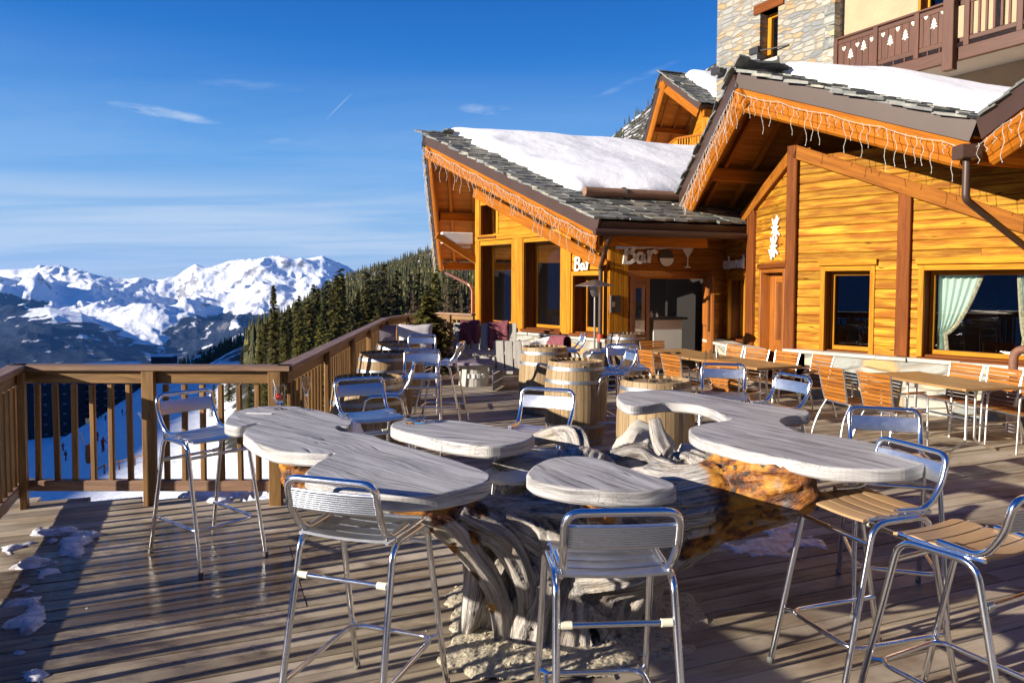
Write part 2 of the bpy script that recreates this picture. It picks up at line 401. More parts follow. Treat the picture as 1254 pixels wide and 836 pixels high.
def stonewall(name, sx=2.6, sz=7.0, tint=(1, 1, 1), mort=.045):
    """rubble wall: UV u along the wall, v up"""
    m, t, b = nt(name); uv = N_(t, 'ShaderNodeUVMap').outputs[0]
    wv = N_(t, 'ShaderNodeTexNoise'); wv.inputs['Scale'].default_value = 2.3; L_(t, uv, wv.inputs['Vector'])
    wa = N_(t, 'ShaderNodeVectorMath', operation='MULTIPLY_ADD'); L_(t, wv.outputs[1], wa.inputs[0]); wa.inputs[1].default_value = (.12, .07, 0); L_(t, uv, wa.inputs[2])
    v = vecmap(t, wa.outputs[0], (sx, sz, 1))
    v1 = N_(t, 'ShaderNodeTexVoronoi', feature='F1'); v1.inputs['Scale'].default_value = 1; L_(t, v, v1.inputs['Vector']); v1.inputs['Randomness'].default_value = .72
    v2 = N_(t, 'ShaderNodeTexVoronoi', feature='DISTANCE_TO_EDGE'); v2.inputs['Scale'].default_value = 1; L_(t, v, v2.inputs['Vector']); v2.inputs['Randomness'].default_value = .72
    sep = N_(t, 'ShaderNodeSeparateColor'); L_(t, v1.outputs['Color'], sep.inputs[0])
    c = ramp(t, sep.outputs[0], [(0, (.30, .33, .34)), (.3, (.44, .46, .45)), (.55, (.58, .57, .50)), (.78, (.64, .56, .42)), (.93, (.62, .45, .24)), (1, (.66, .38, .13))])
    c = mixc(t, 1.0, c, tint, 'MULTIPLY')
    n = noise_(t, vecmap(t, uv, (6, 14, 1)), 2, 5, .6); c = mixc(t, .35, c, ramp(t, n, [(.3, .35), (.7, 1.0)]), 'MULTIPLY')
    edge = ramp(t, v2.outputs['Distance'], [(mort*.5, 1.0), (mort*1.6, 0.0)])
    c = mixc(t, mth(t, 'MULTIPLY', edge, .75), c, (.22, .19, .15))
    L_(t, c, b.inputs['Base Color']); b.inputs['Roughness'].default_value = .85
    h = mth(t, 'ADD', ramp(t, v2.outputs['Distance'], [(0, 0.0), (.12, 1.0)]), mth(t, 'MULTIPLY', n, .4)); bump(t, b, h, .9, .03)
    return m
M['stone'] = stonewall('rubble_stone_wall', 2.6, 7.5, (.55, .55, .55), .06)
M['ledge'] = stonewall('ledge_stone', 1.6, 5.0, (.72, .71, .66), .03)
M['boulder'] = plain('pale_boulder', (.46, .43, .37), .85, nz=.22, scale=5, bmp=.8)
M['gravel'] = plain('cream_gravel', (.42, .37, .27), .9, nz=.35, scale=40, bmp=1.0)
def glass(name, refl=1.0, rough=0.0):
    m = bpy.data.materials.new(name); m.use_nodes = True; t = m.node_tree; t.nodes.clear()
    o = N_(t, 'ShaderNodeOutputMaterial'); mx = N_(t, 'ShaderNodeMixShader'); tr = N_(t, 'ShaderNodeBsdfTransparent'); gl = N_(t, 'ShaderNodeBsdfGlossy')
    gl.inputs['Roughness'].default_value = rough; tr.inputs[0].default_value = (.86, .90, .90, 1)
    fr = N_(t, 'ShaderNodeFresnel'); fr.inputs[0].default_value = 1.9
    L_(t, mth(t, 'MULTIPLY', fr.outputs[0], refl, True), mx.inputs[0]); L_(t, tr.outputs[0], mx.inputs[1]); L_(t, gl.outputs[0], mx.inputs[2]); L_(t, mx.outputs[0], o.inputs[0])
    return m
M['glass'] = glass('window_glass', 1.05)
M['tableglass'] = glass('drinking_glass', 1.3)

M['rake'] = wood('rake_beam_wood', (.30, .11, .010), (.14, .042, .006), .7, .8, .6, .14, .3, spec=.12)
# ------------------------------------------------------------ deck and railings
ZR = 1.10                                             # top of the hand rail
cL = P(22, 446, ZR); cR = P(349, 447, ZR); cB = P(472, 389, ZR); cE = P(522, 381.5, ZR); cL.z = cR.z = cB.z = cE.z = 0
lefd = V((.385, -.923, 0)).normalized(); cN = cL + lefd*11
cF = P(580, 384, ZR); cF.z = 0
cF2 = cF + V((3, 1.2, 0))
DECK = [(cN.x-.1, cN.y), (cL.x-.12, cL.y+.1), (cR.x-.08, cR.y+.12), (cB.x-.1, cB.y), (cE.x-.1, cE.y+.1), (cF.x, cF.y+.1), (cF2.x, cF2.y), (13, 19), (16, -5), (cN.x, -6)]
def deck():
    d = V((.927, .375)); nrm = V((-.375, .927)); w = .145; mb = MB(); r = random.Random(3)
    poly = [V(p) for p in DECK]
    lo = min(p.dot(nrm) for p in poly); hi = max(p.dot(nrm) for p in poly)
    k0 = int(lo/w)-1; k1 = int(hi/w)+1
    for k in range(k0, k1+1):
        c = k*w+w/2; xs = []
        for i in range(len(poly)):
            a, b = poly[i], poly[(i+1) % len(poly)]; da, db = a.dot(nrm)-c, b.dot(nrm)-c
            if (da < 0) != (db < 0): q = a+(b-a)*(da/(da-db)); xs.append(q.dot(d))
        xs.sort()
        for j in range(0, len(xs)-1, 2):
            a, b = xs[j]+r.uniform(-.03, .03), xs[j+1]+r.uniform(-.03, .03)
            cuts = [a]; q = math.floor(a/3.9)*3.9 + .45 + (1.95 if (k//7) % 2 else 0)
            while q < b:
                if q > a+.25 and q < b-.25: cuts.append(q)
                q += 3.9
            cuts.append(b)
            for s0, s1 in zip(cuts[:-1], cuts[1:]):
                m = (s0+s1)/2; q = d*m+nrm*c
                R = Matrix(((d.x, nrm.x, 0), (d.y, nrm.y, 0), (0, 0, 1)))
                mb.box((q.x, q.y, -.017+r.uniform(-.0025, .0015)), (s1-s0-.006, w-.007, .034), R, .004)
    o = mb.build('deck', M['deck']); tag(o, kind='structure')
    # one solid dark slab below the gaps
    mb = MB(); mb.prism([(p[0], p[1]) for p in [(V(q)*.999) for q in DECK]], -.16, -.045)
    tag(mb.build('deck_underlay', M['dark_floor']), kind='structure')
    mb = MB()
    for a, b in ((cN, cL), (cL, cR), (cR, cB), (cB, cE)):
        n = (b-a).normalized().cross(V((0, 0, 1))); q = -n*.13
        mb.beam(a+q+V((0, 0, -.22)), b+q+V((0, 0, -.22)), .05, .36)
    tag(mb.build('deck_edge', M['rail']), kind='structure')
deck()
def railing(name, label, a, b, inner, posts, sp=.149, cap=.13, group=None, r0=0, ext=(0, 0)):
    """a, b on the deck; inner = unit vector towards the deck"""
    t = thing(name, label, 'railing', a, 0, group)
    a0 = V((0, 0, 0)); L = (b-a).length; d = (b-a).normalized(); inner = V(inner)
    mb = MB(); mb.beam(a0+V((0, 0, ZR-.022))-d*ext[0], d*(L+ext[1])+V((0, 0, ZR-.022)), cap, .044, bev=.006); mb.build('hand_rail', M['rail_cap'], t)
    mb = MB(); mb.beam(a0+V((0, 0, ZR-.095)), d*L+V((0, 0, ZR-.095)), .045, .10, bev=.004); mb.build('upper_rail', M['rail'], t)
    mb = MB(); mb.beam(a0+V((0, 0, .145)), d*L+V((0, 0, .145)), .07, .085, bev=.006); mb.build('lower_rail', M['rail_cap'], t)
    r = random.Random(r0)
    ps = []
    for q in posts:
        mb = MB(); c = d*(q*L)+inner*.052; R = Matrix((d, V((0, 0, 1)).cross(d), V((0, 0, 1)))).transposed()
        mb.box(c+V((0, 0, (ZR-.045)/2)), (.10, .05, ZR-.046), R, .006)
        mb.build('post', M['rail'], t); ps.append(q*L)
    n = int(L/sp); 
    for k in range(1, n+1):
        q = k*L/(n+.5)
        if min([abs(q-x) for x in ps]+[9]) < .05: continue
        mb = MB(); c = d*q+V((0, 0, .565)); mb.rnd = r.random()
        R = Matrix((d, V((0, 0, 1)).cross(d), V((0, 0, 1)))).transposed()
        mb.box(c, (.043, .036, .76), R @ Matrix.Rotation(rad(r.uniform(-.6, .6)), 3, 'Y'), .008); mb.build('baluster', M['rail'], t)
    return t
railing('wooden_railing', 'wooden balustrade on the left edge of the deck, running out of frame', cN, cL, (.92, .38, 0), [.2, .5, .8, .985], r0=1, ext=(0, .05))
railing('wooden_railing', 'straight front balustrade behind the lone aluminium stool, overlooking the ski piste', cL, cR, (0, -1, 0), [.5, .97], r0=2, ext=(.05, .05))
railing('wooden_railing', 'long balustrade running back beside the row of barrels', cR, cB, (1, 0, 0), [.2, .42, .64, .86, .985], r0=3, ext=(.04, .04))
railing('wooden_railing', 'short far balustrade behind the heap of grey cushions', cB, cE, (.6, -.8, 0), [.5], r0=4, ext=(.04, 0))
railing('wooden_railing', 'distant low balustrade between the fir bush and the chalet corner', cE, cF, (0, -1, 0), [.5], r0=5)
# ------------------------------------------------------------ aluminium bar stools
def make_stool(mats, label):
    t = thing('bar_stool', label, 'bar stool', (0, 0, 0), 0, 'aluminium bar stools around the terrace')
    seatm, = mats
    R = .0128
    def side(s):
        p = [(s*.212, .315, .004), (s*.193, .155, .735), (s*.191, -.125, .742), (s*.208, -.285, .004)]
        return fillet(p, {1: .065, 2: .065}, 8)
    for s in (-1, 1):
        mb = MB(); mb.tube(side(s), R, 12); o = mb.build('leg_frame', M['alu'], t, True)
        for q in (side(s)[0], side(s)[-1]): mb = MB(); mb.tube([q+V((0, 0, -.003)), q+V((0, 0, .022))], .0142, 12); mb.build('foot_cap', M['rubber'], o, True)
    # back frame: hooks onto the seat rails, rises and leans back
    pb = [(-.172, .02, .768), (-.172, -.135, .762), (-.180, -.205, .86), (-.180, -.235, .985), (.180, -.235, .985), (.180, -.205, .86), (.172, -.135, .762), (.172, .02, .768)]
    mb = MB(); mb.tube(fillet(pb, {1: .05, 2: .05, 3: .052, 4: .052, 5: .05, 6: .05}, 7), .0135, 12); mb.build('back_frame', M['alu'], t, True)
    # ribbed back panel
    mb = MB(); prof = []
    z0, z1 = .868, .942
    def yb(z): return -.205-.03*(z-.86)/.125
    nr = 9
    for k in range(nr):
        za, zb = z0+(z1-z0)*k/nr, z0+(z1-z0)*(k+1)/nr
        prof += [(za+.0008, yb(za)-.004), (za+.002, yb(za)-.0075), (zb-.002, yb(zb)-.0075), (zb-.0008, yb(zb)-.004)]
    prof += [(z1+.003, yb(z1)-.002), (z1+.003, yb(z1)+.007), (z1, yb(z1)+.009), (z0, yb(z0)+.009), (z0-.003, yb(z0)+.007), (z0-.003, yb(z0)-.002)]
    n = len(prof); vs = []
    NX = 9
    for i in range(NX):
        x = -.168+.336*i/(NX-1); cv = -.012*(1-(x/.168)**2)
        vs += [(x, y+cv, z) for z, y in prof]
    fs = []
    for i in range(NX-1):
        for k in range(n): fs.append([i*n+k, (i+1)*n+k, (i+1)*n+(k+1) % n, i*n+(k+1) % n])
    fs += [list(range(n)), [(NX-1)*n+k for k in range(n)][::-1]]
    mb.raw(vs, fs); mb.build('backrest_panel', M['alu_satin'], t, True, 25)
    # seat slats, side to side
    ys = [(-.150, -.085), (-.078, -.012), (-.005, .061), (.068, .134), (.141, .192)]
    def zs(y): return .757+.25*(y-.02)**2-.004 - (0 if y < .14 else (y-.14)*.25)
    for (ya, yb_) in ys:
        mb = MB(); vs = []; NX = 7; pr = []
        for q in (0, .5, 1): y = ya+(yb_-ya)*q; pr.append((y, zs(y)+(.003 if q == .5 else 0)+.004))
        pr += [(yb_, zs(yb_)-.006), (ya, zs(ya)-.006)]
        n = len(pr)
        for i in range(NX):
            x = -.178+.356*i/(NX-1); dz = -.008*(1-(x/.178)**2)
            vs += [(x, y, z+dz) for y, z in pr]
        fs = []
        for i in range(NX-1):
            for k in range(n): fs.append([i*n+k, i*n+(k+1) % n, (i+1)*n+(k+1) % n, (i+1)*n+k])
        fs += [list(range(n))[::-1], [(NX-1)*n+k for k in range(n)]]
        uvs = [[(vs[j][0], vs[j][1]) for j in f] for f in fs]
        mb.raw(vs, fs, uvs); mb.build('seat_slat', seatm, t, True, 30)
    for s in (-1, 1):
        mb = MB(); mb.tube([(s*.178, -.15, .754), (s*.178, .02, .747), (s*.178, .17, .752)], .008, 8)
        for y in (-.1, -.02, .06, .13): mb.lathe([(.0001, .004), (.005, .003), (.007, 0)], (s*.186, y, .758), 8)
        mb.build('seat_rail', M['alu'], t, True)
    def at(z, s, fr):     # point on a leg at height z
        a, b = ((s*.212, .315, .004), (s*.193, .155, .735)) if fr else ((s*.208, -.285, .004), (s*.191, -.125, .742))
        k = (z-a[2])/(b[2]-a[2]); return V(a).lerp(V(b), k)
    for z, fr in ((.655, 1), (.60, 0)):
        a, b = at(z, -1, fr), at(z, 1, fr); mb = MB(); mb.tube([a, b], .0098, 10); o = mb.build('crossbar', M['alu'], t, True)
        if not fr:
            for k in (0, 1):
                e = (a, b)[k]; dd = (b-a).normalized()*(1 if k == 0 else -1)
                mb = MB(); mb.tube([e+dd*.014, e+dd*.05], .0135, 10); mb.build('tape_wrap', M['tape'], o, True)
    fr = [at(.235, -1, 0)+V((.012, 0, 0)), V((-.188, .05, .235)), V((-.185, .235, .235)), V((.185, .235, .235)), V((.188, .05, .235)), at(.235, 1, 0)+V((-.012, 0, 0))]
    mb = MB(); mb.tube(fillet(fr, {1: .03, 2: .06, 3: .06, 4: .03}, 7), .0105, 10)
    mb.tube([at(.24, -1, 1), V((-.165, .225, .235))], .009, 8); mb.tube([at(.24, 1, 1), V((.165, .225, .235))], .009, 8)
    mb.build('foot_rest', M['alu'], t, True)
    return t
STOOLS = [  # x, y, heading, wood?, label
 (-.618, 3.047, -18, 0, 'polished bar stool in the left foreground, ribbed back before the big left tabletop'),
 (.356, 2.686, 4, 0, 'polished bar stool in the centre foreground with cream tape on its rear crossbar'),
 (1.66, 3.40, 108, 1, 'bar stool with tan seat slats pulled up under the right end of the curved tabletop'),
 (1.84, 2.90, 27, 1, 'bar stool with tan wooden seat slats cut off by the right edge of the photo'),
 (2.21, 4.26, 163, 1, 'bar stool seen back-on just beyond the right tip of the curved tabletop'),
 (-2.06, 4.92, -128, 0, 'lone bar stool standing before the front balustrade, left of the tabletops'),
 (-1.08, 5.62, -149, 0, 'bar stool behind the big left tabletop, in front of the nearest rail-side barrel'),
 (.17, 5.04, 159, 0, 'bar stool with a glaring white backrest behind the small back-centre tabletop'),
 (1.15, 8.55, 98, 0, 'bar stool standing between the two pale open-deck barrels and the barrel with ashtrays'),
 (1.95, 6.75, 166, 0, 'bar stool with blue-lit backrest right behind the far lobe of the curved tabletop'),
 (2.12, 6.05, 112, 0, 'bar stool turned sideways beside the blue-backed one, in front of the slatted armchairs'),
 (-1.30, 10.6, -175, 0, 'bar stool with white-lit backrest, farthest of the cluster beside the rail barrels'),
 (-1.00, 8.1, -176, 0, 'bar stool with pale blue backrest in the middle of the cluster beside the rail barrels'),
 (-1.17, 6.85, 97, 0, 'bar stool turned side-on with its seat against the second rail-side barrel'),
 (-.90, 9.5, 82, 0, 'bar stool seen edge-on at the right side of the cluster, before the low lounge table'),
 (.85, 11.3, 95, 0, 'bar stool left of the patio heater pole, its bright back tube curving upward'),
 (1.38, 11.2, 80, 0, 'bar stool right of the patio heater pole beside the red pipe foot'),
 (1.42, 8.95, -170, 0, 'bar stool behind the low round barrel, its seat in shade'),
]
protoA = make_stool((M['alu_satin'],), STOOLS[0][4]); protoB = make_stool((M['seatwood'],), STOOLS[2][4])
usedA = usedB = False
for x, y, a, w, lab in STOOLS:
    x *= .955; y *= .955
    if w: o = protoB if not usedB else copy_tree(protoB, (x, y, 0), rad(a), lab); usedB = True
    else: o = protoA if not usedA else copy_tree(protoA, (x, y, 0), rad(a), lab); usedA = True
    o.location = (x, y, 0); o.rotation_euler = (0, 0, rad(a)); o['label'] = lab; o.scale = (1.04, 1.04, 1.04)

# ------------------------------------------------------------ slatted armchairs and dining tables
def make_chair():
    t = thing('armchair', 'x', 'armchair', (0, 0, 0), 0, 'slatted wood and aluminium armchairs')
    # origin: centre of the seat on the floor, faces +y
    back = [(-.215, .425), (-.235, .50), (-.262, .62), (-.285, .74), (-.315, .86)]      # y, z of the back line
    for s in (-1, 1):
        mb = MB(); mb.tube(spline([(s*.235, -.265, .30), (s*.245, -.30, .22), (s*.262, -.335, .10), (s*.272, -.355, .004)], 4), .0115, 8)
        mb.tube([(s*.225, -.19, .43), (s*.236, -.262, .31)], .0115, 8); mb.build('leg', M['alu_frame'], t, True)
        mb = MB(); mb.tube(fillet([(s*.262, .225, .004), (s*.262, .20, .635), (s*.262, .05, .655), (s*.225, -.265, .655)], {1: .05, 2: .03}, 5), .0115, 8); mb.build('leg', M['alu_frame'], t, True)
        mb = MB(); mb.box((s*.258, .04, .665), (.042, .26, .014), None, .004); mb.build('armrest', M['teak'], t)
    mb = MB()
    for s in (-1, 1):
        mb.tube(spline([(s*.205*(1.0+.18*k/4), y-.004, z) for k, (y, z) in enumerate(back)], 4), .011, 8)
        mb.tube([(s*.262, .205, .435), (s*.235, .0, .428), (s*.215, -.215, .428)], .0105, 8)
    mb.tube([(-.262, .205, .435), (.262, .205, .435)], .0105, 8); mb.tube([(-.215, -.215, .428), (.215, -.215, .428)], .0105, 8)
    mb.tube([(-.262, .21, .26), (-.23, -.28, .26)], .008, 6); mb.tube([(.262, .21, .26), (.23, -.28, .26)], .008, 6)
    mb.build('frame', M['alu_frame'], t, True)
    mb = MB()
    for k in range(9):
        z = .465+k*.047; y = np.interp(z, [b[1] for b in back], [b[0] for b in back]); w = .20*(1+.18*(z-.425)/.435)
        mb.box((0, y, z), (2*w, .014, .039), Matrix.Rotation(rad(14), 3, 'X'), .003)
    mb.build('backrest', M['teak'], t)
    mb = MB()
    for k in range(7): mb.box((0, -.175+k*.06, .438-.010*math.sin(k/6*math.pi)), (.455, .050, .014), None, .003)
    mb.build('seat', M['teak'], t)
    return t
def make_table(L, W, H):
    t = thing('dining_table', 'x', 'table', (0, 0, 0), 0, 'slatted dining tables by the wall')
    mb = MB(); n = 9
    for k in range(n): mb.box((-W/2+.03+(W-.06)*(k+.5)/n, 0, H-.012), ((W-.06)/n-.006, L-.1, .022), None, .003)
    for s in (-1, 1): mb.box((0, s*(L/2-.026), H-.014), (W, .05, .03), None, .004); mb.box((s*(W/2-.014), 0, H-.016), (.028, L-.104, .03), None, .004)
    mb.build('tabletop', M['teaktop'], t)
    for s in (-1, 1):
        for q in (-1, 1):
            mb = MB(); mb.tube(fillet([(q*.06, s*(L/2-.30), H-.03), (q*.06, s*(L/2-.30), .12), (q*(W/2-.06), s*(L/2-.27), .008)], {1: .05}, 4), .014, 8)
            mb.build('leg', M['alu_frame'], t, True)
    mb = MB(); mb.tube([(0, -(L/2-.3), .36), (0, L/2-.3, .36)], .012, 8); mb.beam((0, -L/2+.12, H-.04), (0, L/2-.12, H-.04), .05, .03); mb.build('stretcher', M['alu_frame'], t)
    return t
FS = .94
TABLES = [((4.72, 8.10), 15, 'slatted dining table at the right, nearest the big curtained window'),
          ((3.05, 9.75), 27, 'slatted dining table before the small dark window, glass condiments on its far end'),
          ((2.45, 10.5), 22, 'slatted dining table in front of the open bar doors')]
tb = make_table(1.45, .78, .76); chair = make_chair()
def put(o, x, y, a, lab): o.location = (x, y, 0); o.rotation_euler = (0, 0, rad(a)); o['label'] = lab; o.scale = (FS, FS, FS)
TABLES[1] = ((3.10, 9.9), 24, TABLES[1][2]); TABLES[2] = ((2.62, 11.1), 18, TABLES[2][2])
for i, ((x, y), a, lab) in enumerate(TABLES):
    o = tb if i == 0 else copy_tree(tb, (0, 0, 0), 0, lab); put(o, x, y, a, lab)
def rel(ti, lx, ly):
    (x, y), a, _ = TABLES[ti]; c, s = math.cos(rad(a)), math.sin(rad(a)); return x+lx*c-ly*s, y+lx*s+ly*c
CH = [  # table, local x, local y, local heading, label
 (0, -.62, -.02, -86, 'nearer of the two armchairs on the left side of the right dining table'),
 (0, -.66, .58, -92, 'farther of the two armchairs on the left side of the right dining table'),
 (0, .58, -.42, 84, 'armchair at the near right corner of the right table, beside the white post'),
 (0, .60, .50, 92, 'armchair between the right table and the ledge, farthest along that side'),
 (0, .62, .02, 88, 'armchair with its back to the ledge, middle of the wall side of the right table'),
 (1, -.55, -.48, -72, 'armchair at the near left corner of the middle table, behind the curved bar top'),
 (1, .66, -.42, 78, 'armchair turned to the middle table with its dark slatted back seen from the side'),
 (1, .60, .10, 90, 'armchair backed against the ledge under the small dark window'),
 (1, .55, .62, 95, 'armchair backed against the ledge beside the brown wall post'),
 (1, -.62, .35, -92, 'armchair with pale orange slats directly behind the blue-backed bar stool'),
 (2, -.62, -.30, -80, 'armchair with warm orange back slats left of the table before the open bar doors'),
 (2, .60, .05, 88, 'armchair right of the table before the bar doors, back against the stone step'),
 (2, .05, .85, 178, 'dark armchair in shade behind the table before the open bar doors'),
]
for i, (ti, lx, ly, a, lab) in enumerate(CH):
    x, y = rel(ti, lx, ly); o = chair if i == 0 else copy_tree(chair, (0, 0, 0), 0, lab)
    put(o, x, y, TABLES[ti][1]+a, lab)

# ------------------------------------------------------------ barrels
def make_barrel(mat, H=.9, rt=.30, rm=.348):
    t = thing('wine_barrel', 'x', 'barrel', (0, 0, 0), 0, 'wine barrels used as tables')
    mb = MB(); n = 26
    def rr(z): return rm-(rm-rt)*((z-H/2)/(H/2))**2
    for k in range(n):
        a0, a1 = 2*math.pi*k/n+.006, 2*math.pi*(k+1)/n-.006; vs = []; fs = []; uv = []; m = 12
        for j in range(m+1):
            z = H*j/m; R = rr(z)
            for a in (a0, (a0+a1)/2, a1): vs.append((R*math.cos(a), R*math.sin(a), z))
            if True: vs.append(((R-.025)*math.cos((a0+a1)/2), (R-.025)*math.sin((a0+a1)/2), z))
        for j in range(m):
            for q in range(3):
                q2 = q+1 if q < 2 else 3
                if q == 2: f = [j*4+2, j*4+3, j*4+7, j*4+6]
                else: f = [j*4+q, j*4+q+1, j*4+q+5, j*4+q+4]
                fs.append(f); uv.append([(vs[x][2], (x % 4)*.03) for x in f])
            f = [j*4+3, j*4, j*4+4, j*4+7]; fs.append(f); uv.append([(vs[x][2], (x % 4)*.03) for x in f])
        fs.append([m*4, m*4+1, m*4+2, m*4+3]); uv.append([(0, 0)]*4)
        mb.raw(vs, fs, uv)
    mb.build('staves', mat, t)
    mb = MB()
    for k in range(6):
        w = 2*(rt-.022)/6; x = -(rt-.022)+w*(k+.5); hl = math.sqrt(max(.001, (rt-.022)**2-x*x)); mb.box((x, 0, H-.04), (w-.003, 2*hl, .02))
    mb.build('barrel_head', mat, t)
    for z in (.05, .21, H-.21, H-.07):
        h = .036; mb = MB(); mb.lathe([(rr(z-h/2)+.001, z-h/2), (rr(z-h/2)+.0045, z-h/2), (rr(z+h/2)+.0045, z+h/2), (rr(z+h/2)+.001, z+h/2)], n=40)
        mb.build('hoop', M['steel_hoop'], t, True, 30)
    return t
bq = P(451, 457, .9)
BARRELS = [(P(451, 457, .93), 'nearest of the wine barrels along the balustrade, its top rim in shade'),
           (P(471, 431, .9), 'second wine barrel along the balustrade, striped by the shadows of the balusters'),
           (P(488, 418.5, .9), 'third wine barrel along the balustrade, just before the grey cushions'),
           (P(667, 424, .9), 'pale oak barrel with the shadow of a stool, left of the two in the open'),
           (P(705, 441, .9), 'pale oak barrel with a dark bung hole, right of the two standing in the open'),
           (P(803, 464, .9), 'pale oak barrel with ashtrays, close behind the far lobe of the curved tabletop')]
b0 = make_barrel(M['barrel'])
for i, (p, lab) in enumerate(BARRELS):
    o = b0 if i == 0 else copy_tree(b0, (0, 0, 0), 0, lab); o.location = (p.x, p.y, 0); o.rotation_euler = (0, 0, i*1.1); o['label'] = lab
bd = make_barrel(M['barrel_dark'], .92); bd.location = (P(767, 408, .92).x, P(767, 408, .92).y, 0); bd['label'] = 'dark weathered barrel standing beside the bar door under the drinks sign'
# ------------------------------------------------------------ driftwood stump with four tabletops
ZT = .96; TH = .064
def zpoly(pts, x0, y0, sc): return [(x0+a/sc, y0+b/sc) for a, b in pts]
LEFT = zpoly([(12, 165), (22, 143), (60, 128), (120, 120), (200, 122), (260, 132), (310, 146), (338, 157), (335, 170), (305, 172), (312, 184), (380, 192), (450, 215), (560, 245), (640, 270), (690, 290), (699, 303), (688, 316), (640, 332), (560, 347), (470, 352), (380, 346), (300, 333), (240, 310), (218, 296), (224, 284), (250, 264), (291, 243), (270, 245), (200, 241), (140, 234), (92, 217), (66, 200), (58, 188), (70, 176), (97, 164), (60, 172), (30, 172)], 270, 440, 2.112)
MID = zpoly([(28, 520), (45, 485), (85, 448), (180, 405), (300, 388), (430, 388), (530, 402), (700, 455), (850, 505), (980, 545), (1055, 575), (1073, 598), (1040, 612), (900, 628), (750, 636), (600, 634), (400, 617), (200, 590), (80, 555)], 640, 490, 5.7)
BACK = zpoly([(328, 632), (345, 612), (400, 601), (470, 598), (560, 600), (700, 607), (850, 630), (980, 655), (1050, 672), (1062, 684), (1030, 705), (960, 722), (880, 732), (800, 734), (650, 717), (500, 687), (400, 662), (345, 645)], 400, 370, 4.18)
R1 = zpoly([(70, 215), (85, 192), (160, 178), (300, 175), (450, 182), (560, 198), (700, 223), (850, 248), (1000, 268), (1100, 283), (1160, 294), (1167, 308), (1100, 314), (1045, 323), (1010, 343), (1022, 368), (1062, 390), (1120, 412)], 740, 440, 4.646)
R2 = zpoly([(200, 199), (300, 219), (380, 239), (418, 256), (423, 267), (400, 276), (330, 283), (230, 282), (140, 272)], 934, 440, 2.1125)
R3 = zpoly([(1000, 560), (800, 517), (650, 478), (520, 440), (484, 405), (490, 385), (560, 365), (650, 352), (712, 340), (700, 325), (620, 290), (540, 262), (450, 250), (350, 246), (250, 258), (150, 262), (90, 240)], 740, 440, 4.646)
stump = thing('driftwood_bar_table', 'huge silvery driftwood stump with golden burls carrying four thick weathered tabletops', 'bar table', (.2, 3.75, 0))
O_ = V((.2, 3.75, 0))
def tabletop(poly, lab, ang):
    pts = [P(a, b, ZT)-O_ for a, b in poly]; pts = spline([(p.x, p.y, 0) for p in pts], 6, True)
    r = random.Random(5); pl = []
    for p in pts:
        k = noise.noise(p*9)*.006; pl.append((p.x+k, p.y+k))
    mb = MB(); mb.prism(pl, ZT-TH, ZT, ang, .010); o = mb.build('tabletop', M['weathered'], stump); o['label'] = lab
gd = lambda x0, y0, x1, y1: math.atan2((P(x1, y1, ZT)-P(x0, y0, ZT)).y, (P(x1, y1, ZT)-P(x0, y0, ZT)).x)
tabletop(LEFT, 'big wavy left tabletop with three lobes', gd(350, 530, 560, 590))
tabletop(MID, 'half-round front centre tabletop', gd(690, 565, 780, 600))
tabletop(BACK, 'narrow back centre tabletop', gd(500, 530, 620, 545))
tabletop(R1+R2+R3, 'long curved right tabletop with a round bite', gd(850, 500, 1000, 530))
